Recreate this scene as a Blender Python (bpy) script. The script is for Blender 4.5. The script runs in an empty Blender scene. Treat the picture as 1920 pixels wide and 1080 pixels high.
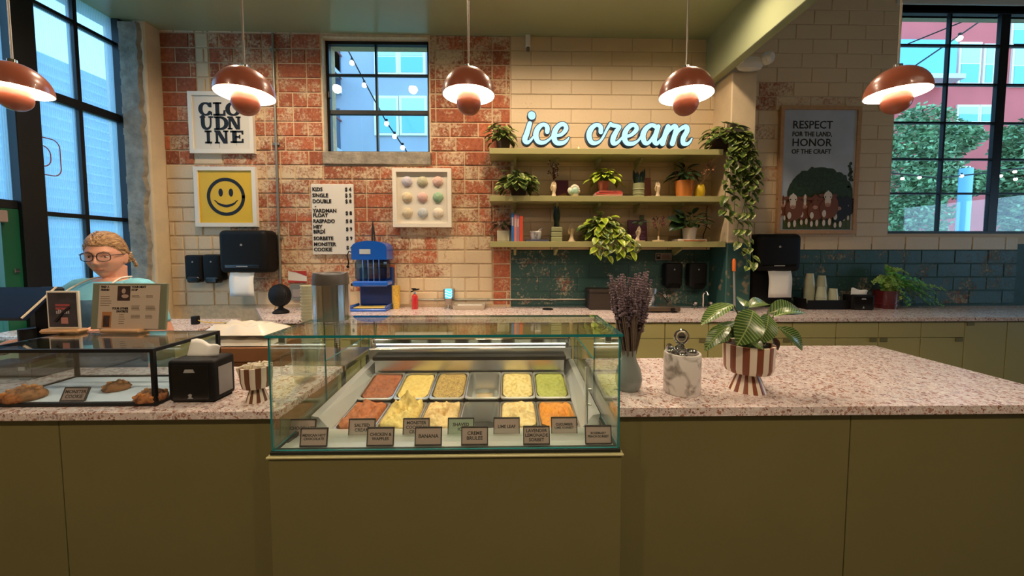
import bpy, bmesh, math, random
from mathutils import Vector, Matrix, noise
S = bpy.context.scene
COL = S.collection
R = math.radians
PI = math.pi
random.seed(7)

# ------------------------------------------------------------------ camera
EYE = Vector((0, 0, 1.45)); FPX = 690.0; CX, CY = 967.0, 508.0
YAW, PITCH = R(1.0), R(3.15)
cam_d = bpy.data.cameras.new('camera'); cam = bpy.data.objects.new('camera', cam_d); COL.objects.link(cam)
cam.location = EYE; cam.rotation_euler = (R(90) - PITCH, 0, -YAW)
cam_d.sensor_width = 36; cam_d.lens = FPX / 1920 * 36
cam_d.shift_x = -(CX - 960) / 1920; cam_d.shift_y = (CY - 540) / 1920
cam_d.clip_start = 0.05; cam_d.clip_end = 200
S.camera = cam
FW = Vector((math.sin(YAW) * math.cos(PITCH), math.cos(YAW) * math.cos(PITCH), -math.sin(PITCH)))
RT = Vector((math.cos(YAW), -math.sin(YAW), 0)); UP = RT.cross(FW)

def P(x, y, X=None, Y=None, Z=None):
    """survey helper: the point of the plane X=, Y= or Z= that was measured at pixel x, y of the photograph"""
    d = FW * FPX + RT * (x - CX) + UP * (CY - y)
    t = (Y - EYE.y) / d.y if Y is not None else (Z - EYE.z) / d.z if Z is not None else (X - EYE.x) / d.x
    return EYE + d * t
def PR(p):
    d = Vector(p) - EYE; z = d.dot(FW)
    return CX + FPX * d.dot(RT) / z, CY - FPX * d.dot(UP) / z
def MPP(p):                       # metres per pixel at a point
    return (Vector(p) - EYE).dot(FW) / FPX

# ------------------------------------------------------------------ view, world, lights
S.view_settings.view_transform = 'Standard'; S.view_settings.look = 'None'
S.view_settings.exposure = 0.82; S.view_settings.gamma = 1.0; S.view_settings.use_curve_mapping = False
cy = S.cycles
cy.max_bounces = 9; cy.diffuse_bounces = 4; cy.glossy_bounces = 5; cy.transmission_bounces = 8; cy.transparent_max_bounces = 24
cy.sample_clamp_indirect = 4.0; cy.caustics_reflective = False; cy.blur_glossy = 0.6
cy.use_denoising = True

W = bpy.data.worlds.new('World'); S.world = W; W.use_nodes = True
nt = W.node_tree; nt.nodes.clear()
wo = nt.nodes.new('ShaderNodeOutputWorld'); wb = nt.nodes.new('ShaderNodeBackground')
tc = nt.nodes.new('ShaderNodeTexCoord'); sx = nt.nodes.new('ShaderNodeSeparateXYZ'); rp = nt.nodes.new('ShaderNodeValToRGB')
nt.links.new(tc.outputs['Generated'], sx.inputs[0]); nt.links.new(sx.outputs['Z'], rp.inputs[0])
rp.color_ramp.elements[0].position = 0.0; rp.color_ramp.elements[0].color = (0.50, 0.74, 1.0, 1)
rp.color_ramp.elements[1].position = 0.55; rp.color_ramp.elements[1].color = (0.34, 0.74, 1.0, 1)
nt.links.new(rp.outputs[0], wb.inputs['Color']); wb.inputs['Strength'].default_value = 2.2
nt.links.new(wb.outputs[0], wo.inputs['Surface'])

def light(name, kind, loc, power, color, rot=(0, 0, 0), **kw):
    d = bpy.data.lights.new(name, kind); d.energy = power; d.color = color
    for k, v in kw.items(): setattr(d, k, v)
    o = bpy.data.objects.new(name, d); COL.objects.link(o); o.location = loc; o.rotation_euler = rot
    return o
WARM = (1.0, 0.77, 0.53)
# the shop's recessed ceiling spots; bare lights, no fixtures modelled
SPOTS = [(x, 2.62, 3.425) for x in (-2.07, -1.16, -0.12, 0.62, 1.45)] + [(x, -0.6, 3.425) for x in (-2.2, 0.0, 1.8)]
for i, l in enumerate(SPOTS):
    light('ceiling_spot_light', 'SPOT', (l[0], l[1], l[2] - 0.03), 40 if i < 5 else 70, WARM, spot_size=R(165), spot_blend=0.9, shadow_soft_size=0.05)
light('hall_fill_light', 'AREA', (3.6, -1.6, 4.25), 20, (1.0, 0.78, 0.55), shape='RECTANGLE', size=2.2, size_y=2.2)  # unseen area fill added to lift the hall ambient

# ------------------------------------------------------------------ materials
MATS = {}
def new_mat(name):
    m = bpy.data.materials.new(name); m.use_nodes = True; n = m.node_tree; n.nodes.clear()
    out = n.nodes.new('ShaderNodeOutputMaterial')
    return m, n, out
def N(n, t, **kw):
    o = n.nodes.new(t)
    for k, v in kw.items():
        if k in o.inputs.keys() if hasattr(o.inputs, 'keys') else False: o.inputs[k].default_value = v
        else: setattr(o, k, v)
    return o
def L(n, a, b): n.links.new(a, b)
def srgb(r, g, b):
    f = lambda c: ((c / 255 + 0.055) / 1.055) ** 2.4 if c > 10 else c / 255 / 12.92
    return (f(r), f(g), f(b))
def mat(name, color=(0.5, 0.5, 0.5), rough=0.5, metal=0.0, coat=0.0, var=0.0, vscale=30, bump=0.0, bscale=120, emit=None, es=0.0, sheen=0.0, hue=0.0, trans=0.0, sss=0.0, spec=0.5):
    if name in MATS: return MATS[name]
    m, n, out = new_mat(name)
    b = N(n, 'ShaderNodeBsdfPrincipled'); L(n, b.outputs[0], out.inputs[0])
    c4 = (*color, 1)
    b.inputs['Base Color'].default_value = c4; b.inputs['Roughness'].default_value = rough; b.inputs['Metallic'].default_value = metal
    b.inputs['Coat Weight'].default_value = coat; b.inputs['Coat Roughness'].default_value = 0.08
    b.inputs['Specular IOR Level'].default_value = spec
    if sss: b.inputs['Subsurface Weight'].default_value = sss; b.inputs['Subsurface Radius'].default_value = (0.02, 0.008, 0.004)
    if trans: b.inputs['Transmission Weight'].default_value = trans
    if emit: b.inputs['Emission Color'].default_value = (*emit, 1); b.inputs['Emission Strength'].default_value = es
    if var or bump:
        g = N(n, 'ShaderNodeNewGeometry')
        no = N(n, 'ShaderNodeTexNoise'); no.inputs['Scale'].default_value = vscale; no.inputs['Detail'].default_value = 5
        L(n, g.outputs['Position'], no.inputs['Vector'])
    if var or hue:
        hs = N(n, 'ShaderNodeHueSaturation'); hs.inputs['Color'].default_value = c4
        if var:
            mr = N(n, 'ShaderNodeMapRange'); mr.inputs['From Min'].default_value = 0.3; mr.inputs['From Max'].default_value = 0.7
            mr.inputs['To Min'].default_value = 1 - var; mr.inputs['To Max'].default_value = 1 + var
            L(n, no.outputs['Fac'], mr.inputs['Value']); L(n, mr.outputs[0], hs.inputs['Value'])
        if hue:
            oi = N(n, 'ShaderNodeObjectInfo'); m2 = N(n, 'ShaderNodeMapRange')
            m2.inputs['To Min'].default_value = 0.5 - hue; m2.inputs['To Max'].default_value = 0.5 + hue
            L(n, oi.outputs['Random'], m2.inputs['Value']); L(n, m2.outputs[0], hs.inputs['Hue'])
        L(n, hs.outputs[0], b.inputs['Base Color'])
    if bump:
        n2 = N(n, 'ShaderNodeTexNoise'); n2.inputs['Scale'].default_value = bscale; n2.inputs['Detail'].default_value = 4
        L(n, g.outputs['Position'], n2.inputs['Vector'])
        bp = N(n, 'ShaderNodeBump'); bp.inputs['Strength'].default_value = bump; bp.inputs['Distance'].default_value = 0.01
        L(n, n2.outputs['Fac'], bp.inputs['Height']); L(n, bp.outputs[0], b.inputs['Normal'])
    MATS[name] = m
    return m
def glass(name, tint=(0.95, 1, 0.98), refl=1.0, rough=0.0):
    """thin sheet: see-through with a Fresnel reflection"""
    if name in MATS: return MATS[name]
    m, n, out = new_mat(name)
    t = N(n, 'ShaderNodeBsdfTransparent'); t.inputs[0].default_value = (*tint, 1)
    g = N(n, 'ShaderNodeBsdfGlossy'); g.inputs['Roughness'].default_value = rough; g.inputs[0].default_value = (1, 1, 1, 1)
    f = N(n, 'ShaderNodeLayerWeight'); pw = N(n, 'ShaderNodeMath', operation='POWER'); pw.inputs[1].default_value = 5; L(n, f.outputs['Facing'], pw.inputs[0])
    mu = N(n, 'ShaderNodeMath', operation='MULTIPLY_ADD'); mu.inputs[1].default_value = 0.9 * min(refl, 1.05); mu.inputs[2].default_value = 0.045 * refl
    x = N(n, 'ShaderNodeMixShader')
    L(n, pw.outputs[0], mu.inputs[0]); L(n, mu.outputs[0], x.inputs[0]); L(n, t.outputs[0], x.inputs[1]); L(n, g.outputs[0], x.inputs[2])
    L(n, x.outputs[0], out.inputs[0])
    MATS[name] = m
    return m
def reeded():
    m, n, out = new_mat('reeded_glass')
    t = N(n, 'ShaderNodeBsdfTransparent'); t.inputs[0].default_value = (0.84, 0.93, 1, 1)
    r = N(n, 'ShaderNodeBsdfTranslucent'); r.inputs[0].default_value = (0.7, 0.84, 1, 1)
    g = N(n, 'ShaderNodeBsdfGlossy'); g.inputs['Roughness'].default_value = 0.12
    geo = N(n, 'ShaderNodeNewGeometry'); w = N(n, 'ShaderNodeTexWave', bands_direction='Y'); w.inputs['Scale'].default_value = 26
    L(n, geo.outputs['Position'], w.inputs['Vector'])
    mr = N(n, 'ShaderNodeMapRange'); mr.inputs['To Min'].default_value = 0.15; mr.inputs['To Max'].default_value = 0.55
    L(n, w.outputs['Fac'], mr.inputs['Value'])
    x = N(n, 'ShaderNodeMixShader'); L(n, mr.outputs[0], x.inputs[0]); L(n, t.outputs[0], x.inputs[1]); L(n, r.outputs[0], x.inputs[2])
    x2 = N(n, 'ShaderNodeMixShader'); x2.inputs[0].default_value = 0.06; L(n, x.outputs[0], x2.inputs[1]); L(n, g.outputs[0], x2.inputs[2])
    L(n, x2.outputs[0], out.inputs[0])
    return m
def brick_mat():
    """fired clay under worn paint; each brick's own object colour says how much paint is left (r) and which paint (g: 0 cream, 1 dark green)"""
    m, n, out = new_mat('worn_painted_brick')
    b = N(n, 'ShaderNodeBsdfPrincipled'); L(n, b.outputs[0], out.inputs[0])
    geo = N(n, 'ShaderNodeNewGeometry'); oi = N(n, 'ShaderNodeObjectInfo'); sc = N(n, 'ShaderNodeSeparateColor'); L(n, oi.outputs['Color'], sc.inputs[0])
    def noise_(s, d, rg=0.6):
        o = N(n, 'ShaderNodeTexNoise'); o.inputs['Scale'].default_value = s; o.inputs['Detail'].default_value = d; o.inputs['Roughness'].default_value = rg
        L(n, geo.outputs['Position'], o.inputs['Vector']); return o
    n1 = noise_(7, 3); n2 = noise_(42, 6, 0.7)
    mx = N(n, 'ShaderNodeMix', data_type='FLOAT'); mx.inputs[0].default_value = 0.55
    L(n, n1.outputs[0], mx.inputs[2]); L(n, n2.outputs[0], mx.inputs[3])
    nm = N(n, 'ShaderNodeMapRange'); nm.inputs['From Min'].default_value = 0.33; nm.inputs['From Max'].default_value = 0.67; L(n, mx.outputs[0], nm.inputs[0])
    ad = N(n, 'ShaderNodeMath', operation='ADD'); L(n, nm.outputs[0], ad.inputs[0]); L(n, sc.outputs[0], ad.inputs[1])
    mk = N(n, 'ShaderNodeMapRange'); mk.inputs['From Min'].default_value = 0.82; mk.inputs['From Max'].default_value = 1.22; L(n, ad.outputs[0], mk.inputs[0])
    # clay
    n3 = noise_(30, 4)
    clay = N(n, 'ShaderNodeValToRGB'); cr = clay.color_ramp
    cr.elements[0].position = 0.3; cr.elements[0].color = (*srgb(148, 76, 48), 1); cr.elements[1].position = 0.7; cr.elements[1].color = (*srgb(194, 112, 76), 1)
    L(n, n3.outputs[0], clay.inputs[0])
    hv = N(n, 'ShaderNodeHueSaturation'); rv = N(n, 'ShaderNodeMapRange'); rv.inputs['To Min'].default_value = 0.72; rv.inputs['To Max'].default_value = 1.2
    L(n, oi.outputs['Random'], rv.inputs[0]); L(n, rv.outputs[0], hv.inputs['Value']); L(n, clay.outputs[0], hv.inputs['Color'])
    # paint
    pc = N(n, 'ShaderNodeMix', data_type='RGBA'); pc.inputs[6].default_value = (*srgb(220, 196, 158), 1); pc.inputs[7].default_value = (*srgb(42, 78, 74), 1)
    L(n, sc.outputs[1], pc.inputs[0])
    und = N(n, 'ShaderNodeMix', data_type='RGBA'); und.inputs[7].default_value = (*srgb(205, 188, 158), 1)   # under the green: old cream over clay
    n4 = noise_(16, 3); u2 = N(n, 'ShaderNodeMapRange'); u2.inputs['From Min'].default_value = 0.42; u2.inputs['From Max'].default_value = 0.5; L(n, n4.outputs[0], u2.inputs[0])
    um = N(n, 'ShaderNodeMath', operation='MULTIPLY'); L(n, u2.outputs[0], um.inputs[0]); L(n, sc.outputs[1], um.inputs[1])
    L(n, um.outputs[0], und.inputs[0]); L(n, hv.outputs[0], und.inputs[6])
    fin = N(n, 'ShaderNodeMix', data_type='RGBA'); L(n, mk.outputs[0], fin.inputs[0]); L(n, und.outputs[2], fin.inputs[6]); L(n, pc.outputs[2], fin.inputs[7])
    L(n, fin.outputs[2], b.inputs['Base Color'])
    ro = N(n, 'ShaderNodeMapRange'); ro.inputs['To Min'].default_value = 0.85; ro.inputs['To Max'].default_value = 0.42; L(n, mk.outputs[0], ro.inputs[0]); L(n, ro.outputs[0], b.inputs['Roughness'])
    bp = N(n, 'ShaderNodeBump'); bp.inputs['Strength'].default_value = 0.5; bp.inputs['Distance'].default_value = 0.006
    ma = N(n, 'ShaderNodeMath', operation='ADD'); L(n, mk.outputs[0], ma.inputs[0]); L(n, n2.outputs[0], ma.inputs[1]); L(n, ma.outputs[0], bp.inputs['Height']); L(n, bp.outputs[0], b.inputs['Normal'])
    return m
def terrazzo():
    m, n, out = new_mat('terrazzo')
    b = N(n, 'ShaderNodeBsdfPrincipled'); L(n, b.outputs[0], out.inputs[0]); b.inputs['Roughness'].default_value = 0.22
    geo = N(n, 'ShaderNodeNewGeometry')
    wn = N(n, 'ShaderNodeTexNoise'); wn.inputs['Scale'].default_value = 60; L(n, geo.outputs['Position'], wn.inputs['Vector'])
    wv = N(n, 'ShaderNodeVectorMath', operation='MULTIPLY_ADD'); wv.inputs[1].default_value = (0.014,) * 3
    L(n, wn.outputs['Color'], wv.inputs[0]); L(n, geo.outputs['Position'], wv.inputs[2])
    prev = None
    base = N(n, 'ShaderNodeRGB'); base.outputs[0].default_value = (*srgb(214, 200, 198), 1); prev = base.outputs[0]
    for scale, lo, cols in ((62, 0.13, [(0.0, srgb(166, 124, 110)), (0.2, srgb(190, 160, 148)), (0.38, srgb(228, 220, 216)), (0.55, srgb(140, 102, 94)), (0.66, srgb(212, 194, 188)), (0.82, srgb(170, 154, 154))]),
                            (150, 0.2, [(0.0, srgb(140, 84, 66)), (0.3, srgb(240, 228, 220)), (0.7, srgb(190, 150, 135))])):
        v = N(n, 'ShaderNodeTexVoronoi'); v.inputs['Scale'].default_value = scale; L(n, wv.outputs[0], v.inputs['Vector'])
        e = N(n, 'ShaderNodeTexVoronoi', feature='DISTANCE_TO_EDGE'); e.inputs['Scale'].default_value = scale; L(n, wv.outputs[0], e.inputs['Vector'])
        s = N(n, 'ShaderNodeSeparateColor'); L(n, v.outputs['Color'], s.inputs[0])
        r = N(n, 'ShaderNodeValToRGB'); r.color_ramp.interpolation = 'CONSTANT'; el = r.color_ramp.elements
        while len(el) > 1: el.remove(el[-1])
        for i, (p, c) in enumerate(cols):
            q = el[0] if i == 0 else el.new(p)
            q.position = p; q.color = (*c, 1)
        L(n, s.outputs[0], r.inputs[0])
        g1 = N(n, 'ShaderNodeMath', operation='GREATER_THAN'); g1.inputs[1].default_value = lo; L(n, e.outputs['Distance'], g1.inputs[0])
        g2 = N(n, 'ShaderNodeMath', operation='GREATER_THAN'); g2.inputs[1].default_value = 0.18 if scale < 100 else 0.4; L(n, s.outputs[1], g2.inputs[0])
        g3 = N(n, 'ShaderNodeMath', operation='MULTIPLY'); L(n, g1.outputs[0], g3.inputs[0]); L(n, g2.outputs[0], g3.inputs[1])
        x = N(n, 'ShaderNodeMix', data_type='RGBA'); L(n, g3.outputs[0], x.inputs[0]); L(n, prev, x.inputs[6]); L(n, r.outputs[0], x.inputs[7]); prev = x.outputs[2]
    L(n, prev, b.inputs['Base Color'])
    return m
def leaf_mat(name, dark, light_, mode='edge', rough=0.35, vary=0.25):
    """two-tone leaf; local x runs across the blade, local y along it (unit leaf)"""
    m, n, out = new_mat(name)
    b = N(n, 'ShaderNodeBsdfPrincipled'); L(n, b.outputs[0], out.inputs[0]); b.inputs['Roughness'].default_value = rough
    t = N(n, 'ShaderNodeTexCoord'); s = N(n, 'ShaderNodeSeparateXYZ'); L(n, t.outputs['Object'], s.inputs[0])
    ab = N(n, 'ShaderNodeMath', operation='ABSOLUTE'); L(n, s.outputs[0], ab.inputs[0])
    oi = N(n, 'ShaderNodeObjectInfo')
    x = N(n, 'ShaderNodeMix', data_type='RGBA'); x.inputs[6].default_value = (*dark, 1); x.inputs[7].default_value = (*light_, 1)
    if mode == 'veins':        # pale feathered stripes running from the midrib
        m1 = N(n, 'ShaderNodeMath', operation='MULTIPLY_ADD'); m1.inputs[1].default_value = -0.55; L(n, ab.outputs[0], m1.inputs[0]); L(n, s.outputs[1], m1.inputs[2])
        m2 = N(n, 'ShaderNodeMath', operation='MULTIPLY'); m2.inputs[1].default_value = 84; L(n, m1.outputs[0], m2.inputs[0])
        m3 = N(n, 'ShaderNodeMath', operation='SINE'); L(n, m2.outputs[0], m3.inputs[0])
        r = N(n, 'ShaderNodeMapRange'); r.inputs['From Min'].default_value = 0.35; r.inputs['From Max'].default_value = 1.3; L(n, m3.outputs[0], r.inputs[0])
        e = N(n, 'ShaderNodeMapRange'); e.inputs['From Min'].default_value = 0.02; e.inputs['From Max'].default_value = 0.0; L(n, ab.outputs[0], e.inputs[0])
        mm = N(n, 'ShaderNodeMath', operation='MAXIMUM'); L(n, r.outputs[0], mm.inputs[0]); L(n, e.outputs[0], mm.inputs[1]); fac = mm.outputs[0]
    else:
        no = N(n, 'ShaderNodeTexNoise'); no.inputs['Scale'].default_value = 5; no.inputs['Detail'].default_value = 3; L(n, t.outputs['Object'], no.inputs['Vector'])
        md = N(n, 'ShaderNodeMath', operation='MULTIPLY_ADD'); md.inputs[1].default_value = 0.9; L(n, ab.outputs[0], md.inputs[0]); L(n, no.outputs[0], md.inputs[2])
        r = N(n, 'ShaderNodeMapRange'); r.inputs['From Min'].default_value = 0.55; r.inputs['From Max'].default_value = 0.85
        if mode == 'centre': r.inputs['From Min'].default_value, r.inputs['From Max'].default_value = 0.72, 0.5
        L(n, md.outputs[0], r.inputs[0]); fac = r.outputs[0]
    L(n, fac, x.inputs[0])
    h = N(n, 'ShaderNodeHueSaturation'); v = N(n, 'ShaderNodeMapRange'); v.inputs['To Min'].default_value = 1 - vary; v.inputs['To Max'].default_value = 1 + vary
    L(n, oi.outputs['Random'], v.inputs[0]); L(n, v.outputs[0], h.inputs['Value']); L(n, x.outputs[2], h.inputs['Color']); L(n, h.outputs[0], b.inputs['Base Color'])
    MATS[name] = m
    return m
def stripe_mat(name, a, b_, count, offset=0.0):
    """upright stripes round a pot (local angle)"""
    m, n, out = new_mat(name)
    b = N(n, 'ShaderNodeBsdfPrincipled'); L(n, b.outputs[0], out.inputs[0]); b.inputs['Roughness'].default_value = 0.3
    t = N(n, 'ShaderNodeTexCoord'); s = N(n, 'ShaderNodeSeparateXYZ'); L(n, t.outputs['Object'], s.inputs[0])
    at = N(n, 'ShaderNodeMath', operation='ARCTAN2'); L(n, s.outputs[1], at.inputs[0]); L(n, s.outputs[0], at.inputs[1])
    mu = N(n, 'ShaderNodeMath', operation='MULTIPLY_ADD'); mu.inputs[1].default_value = count; mu.inputs[2].default_value = offset; L(n, at.outputs[0], mu.inputs[0])
    si = N(n, 'ShaderNodeMath', operation='SINE'); L(n, mu.outputs[0], si.inputs[0])
    g = N(n, 'ShaderNodeMath', operation='GREATER_THAN'); g.inputs[1].default_value = 0.0; L(n, si.outputs[0], g.inputs[0])
    x = N(n, 'ShaderNodeMix', data_type='RGBA'); x.inputs[6].default_value = (*a, 1); x.inputs[7].default_value = (*b_, 1); L(n, g.outputs[0], x.inputs[0]); L(n, x.outputs[2], b.inputs['Base Color'])
    return m
def marble():
    m, n, out = new_mat('white_marble')
    b = N(n, 'ShaderNodeBsdfPrincipled'); L(n, b.outputs[0], out.inputs[0]); b.inputs['Roughness'].default_value = 0.3
    t = N(n, 'ShaderNodeTexCoord'); no = N(n, 'ShaderNodeTexNoise'); no.inputs['Scale'].default_value = 11; no.inputs['Detail'].default_value = 6; no.inputs['Distortion'].default_value = 1.2
    L(n, t.outputs['Object'], no.inputs['Vector'])
    r = N(n, 'ShaderNodeValToRGB'); r.color_ramp.elements[0].position = 0.36; r.color_ramp.elements[0].color = (*srgb(150, 142, 134), 1); r.color_ramp.elements[1].position = 0.48; r.color_ramp.elements[1].color = (*srgb(225, 220, 214), 1)
    L(n, no.outputs[0], r.inputs[0]); L(n, r.outputs[0], b.inputs['Base Color'])
    return m
def speckle(name, base, specks, scale, rough=0.6, lo=.38, hi=.56):
    m, n, out = new_mat(name)
    b = N(n, 'ShaderNodeBsdfPrincipled'); L(n, b.outputs[0], out.inputs[0]); b.inputs['Roughness'].default_value = rough
    t = N(n, 'ShaderNodeTexCoord'); no = N(n, 'ShaderNodeTexNoise'); no.inputs['Scale'].default_value = scale; no.inputs['Detail'].default_value = 5; L(n, t.outputs['Object'], no.inputs['Vector'])
    r = N(n, 'ShaderNodeValToRGB'); r.color_ramp.elements[0].position = lo; r.color_ramp.elements[0].color = (*specks, 1); r.color_ramp.elements[1].position = hi; r.color_ramp.elements[1].color = (*base, 1)
    L(n, no.outputs[0], r.inputs[0]); L(n, r.outputs[0], b.inputs['Base Color'])
    bp = N(n, 'ShaderNodeBump'); bp.inputs['Strength'].default_value = 0.35; bp.inputs['Distance'].default_value = 0.01; L(n, no.outputs[0], bp.inputs['Height']); L(n, bp.outputs[0], b.inputs['Normal'])
    MATS[name] = m
    return m

M_BRICK = brick_mat(); M_TERR = terrazzo(); M_REED = reeded(); M_MARBLE = marble()
SAGE = mat('sage_paint', srgb(150, 148, 96), 0.42)
SAGE_SHADED = mat('sage_paint_shaded', srgb(112, 106, 64), 0.5, var=0.03, vscale=4); SAGE_LIT = mat('sage_paint_lit', srgb(172, 162, 106), 0.45)  # one sage paint: front copy darkened for shade, back copy lightened for light
CEIL = mat('sage_ceiling_paint', srgb(158, 166, 130), 0.22, spec=.9)
BLACK = mat('black_plastic', srgb(17, 16, 16), 0.55, spec=0.2)
BLACKM = mat('black_steel', srgb(20, 22, 26), 0.45, metal=0.3)
STEEL = mat('brushed_steel', (0.62, 0.62, 0.62), 0.24, metal=1.0)
STEELB = mat('bright_steel', (0.86, 0.86, 0.85), 0.3, metal=0.6)
PANST = mat('pan_steel', (0.72, 0.72, 0.71), 0.28, metal=0.92)
CHROME = mat('chrome', (0.75, 0.75, 0.75), 0.08, metal=1.0)
WHITE = mat('white_paint', srgb(232, 226, 214), 0.5)
PAPER = mat('white_paper', srgb(235, 235, 232), 0.8)
CREAM = mat('cream_wall_paint', srgb(220, 198, 162), 0.45, var=0.06, vscale=9, bump=0.25, bscale=25)
CONC = mat('raw_concrete', srgb(150, 140, 124), 0.85, var=0.3, vscale=14, bump=0.8, bscale=40)
GLASS = glass('clear_glass', refl=1.6); WGLASS = glass('window_glass', (0.93, 0.98, 1.0)); PLGLASS = glass('clear_plastic', (0.93, 0.95, 0.92), 1.2, 0.05)
EDGE = mat('glass_edge', srgb(20, 120, 125), 0.15, spec=0.8)
WOOD = mat('light_wood', srgb(196, 150, 100), 0.5, var=0.12, vscale=20)
INK = mat('black_ink', srgb(20, 18, 18), 0.6)
GREENPOT = mat('pale_green_ceramic', srgb(150, 152, 110), 0.5)
SOIL = mat('dark_soil', srgb(40, 28, 20), 0.95, bump=0.6)
STEM = mat('green_stem', srgb(86, 112, 44), 0.5)

# ------------------------------------------------------------------ mesh helpers
class MB:
    def __init__(s): s.v, s.f, s.m, s.sm, s.T = [], [], [], [], None
    def add(s, vs, fs, mi=0, smooth=True):
        o = len(s.v)
        s.v += [tuple(s.T @ Vector(p)) if s.T else tuple(p) for p in vs]
        s.f += [tuple(i + o for i in f) for f in fs]; s.m += [mi] * len(fs); s.sm += [smooth] * len(fs)
        return s
    def box(s, x0, y0, z0, x1, y1, z1, b=0.0, mi=0):
        if b <= 0:
            vs = [(x, y, z) for z in (z0, z1) for y in (y0, y1) for x in (x0, x1)]
            return s.add(vs, [(0, 2, 3, 1), (4, 5, 7, 6), (0, 1, 5, 4), (2, 6, 7, 3), (0, 4, 6, 2), (1, 3, 7, 5)], mi, False)
        b = min(b, (x1 - x0) / 2.01, (y1 - y0) / 2.01, (z1 - z0) / 2.01)
        vs, ix = [], {}
        lo, hi = (x0, y0, z0), (x1, y1, z1)
        for sx in (0, 1):
            for sy in (0, 1):
                for sz in (0, 1):
                    for ax in range(3):
                        sg = (sx, sy, sz)
                        ix[(sg, ax)] = len(vs)
                        vs.append(tuple((hi[k] if sg[k] else lo[k]) + (0 if k == ax else (-b if sg[k] else b)) for k in range(3)))
        fs = []
        for ax in range(3):
            a1, a2 = (ax + 1) % 3, (ax + 2) % 3
            for sd in (0, 1):
                q = []
                for u, w in ((0, 0), (1, 0), (1, 1), (0, 1)):
                    g = [0, 0, 0]; g[ax] = sd; g[a1] = u; g[a2] = w; q.append(ix[(tuple(g), ax)])
                fs.append(tuple(q if sd else q[::-1]))
            for u in (0, 1):
                for w in (0, 1):
                    g0 = [0, 0, 0]; g0[a1] = u; g0[a2] = w; g1 = list(g0); g1[ax] = 1
                    q = [ix[(tuple(g0), a1)], ix[(tuple(g1), a1)], ix[(tuple(g1), a2)], ix[(tuple(g0), a2)]]
                    fs.append(tuple(q if (u ^ w) else q[::-1]))
        for sx in (0, 1):
            for sy in (0, 1):
                for sz in (0, 1):
                    q = [ix[((sx, sy, sz), k)] for k in range(3)]
                    fs.append(tuple(q if (sx + sy + sz) % 2 else q[::-1]))
        return s.add(vs, fs, mi, False)
    def tube(s, pts, r, n=8, caps=True, mi=0):
        pts = [Vector(p) for p in pts]; k = len(pts)
        rs = r if isinstance(r, (list, tuple)) else [r] * k
        vs, fs = [], []
        up = None
        for i, p in enumerate(pts):
            d = (pts[min(i + 1, k - 1)] - pts[max(i - 1, 0)]).normalized()
            if up is None:
                up = Vector((0, 0, 1)) if abs(d.z) < 0.9 else Vector((1, 0, 0))
            u = (up - d * up.dot(d)).normalized(); w = d.cross(u); up = u
            for j in range(n):
                a = 2 * PI * j / n
                vs.append(p + (u * math.cos(a) + w * math.sin(a)) * rs[i])
        for i in range(k - 1):
            for j in range(n):
                fs.append((i * n + j, i * n + (j + 1) % n, (i + 1) * n + (j + 1) % n, (i + 1) * n + j))
        if caps: fs.append(tuple(range(n))[::-1]); fs.append(tuple(range((k - 1) * n, k * n)))
        return s.add(vs, fs, mi)
    def lathe(s, prof, n=24, c=(0, 0, 0), mi=0, sx=1.0, sy=1.0, sq=None, caps=True):
        vs, fs = [], []
        for r, z in prof:
            for j in range(n):
                a = 2 * PI * j / n; ca, sa = math.cos(a), math.sin(a)
                if sq:
                    ca = math.copysign(abs(ca) ** (2 / sq), ca); sa = math.copysign(abs(sa) ** (2 / sq), sa)
                vs.append((c[0] + r * ca * sx, c[1] + r * sa * sy, c[2] + z))
        for i in range(len(prof) - 1):
            for j in range(n):
                fs.append((i * n + j, i * n + (j + 1) % n, (i + 1) * n + (j + 1) % n, (i + 1) * n + j))
        if caps and prof[0][0] > 0.0005: fs.append(tuple(range(n))[::-1])
        if caps and prof[-1][0] > 0.0005: fs.append(tuple(range((len(prof) - 1) * n, len(prof) * n)))
        return s.add(vs, fs, mi)
    def cyl(s, r, z0, z1, n=20, c=(0, 0), mi=0, r2=None):
        return s.lathe([(r, z0), (r if r2 is None else r2, z1)], n, (c[0], c[1], 0), mi)
    def ball(s, c, r, nu=14, nv=9, mi=0):
        rx, ry, rz = r if isinstance(r, (tuple, list)) else (r, r, r)
        vs = [(c[0], c[1], c[2] - rz)]
        for i in range(1, nv):
            t = -PI / 2 + PI * i / nv
            for j in range(nu):
                a = 2 * PI * j / nu
                vs.append((c[0] + rx * math.cos(t) * math.cos(a), c[1] + ry * math.cos(t) * math.sin(a), c[2] + rz * math.sin(t)))
        vs.append((c[0], c[1], c[2] + rz)); fs = []
        for j in range(nu): fs.append((0, 1 + (j + 1) % nu, 1 + j))
        for i in range(nv - 2):
            for j in range(nu):
                a = 1 + i * nu; fs.append((a + j, a + (j + 1) % nu, a + nu + (j + 1) % nu, a + nu + j))
        a = 1 + (nv - 2) * nu
        for j in range(nu): fs.append((a + j, a + (j + 1) % nu, len(vs) - 1))
        return s.add(vs, fs, mi)
    def prism(s, o, d0, d1, mi=0, axis='y'):
        """outline o (x, z) extruded along y (or (x, y) along z, (y, z) along x)"""
        k = len(o)
        ar = sum(o[i][0] * o[(i + 1) % k][1] - o[(i + 1) % k][0] * o[i][1] for i in range(k))
        if ar < 0: o = o[::-1]
        f = {'y': lambda p, d: (p[0], d, p[1]), 'z': lambda p, d: (p[0], p[1], d), 'x': lambda p, d: (d, p[0], p[1])}[axis]
        vs = [f(p, d0) for p in o] + [f(p, d1) for p in o]
        fs = [tuple(range(k)), tuple(range(k, 2 * k))[::-1]] + [(i, i + k, (i + 1) % k + k, (i + 1) % k) for i in range(k)]
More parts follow.
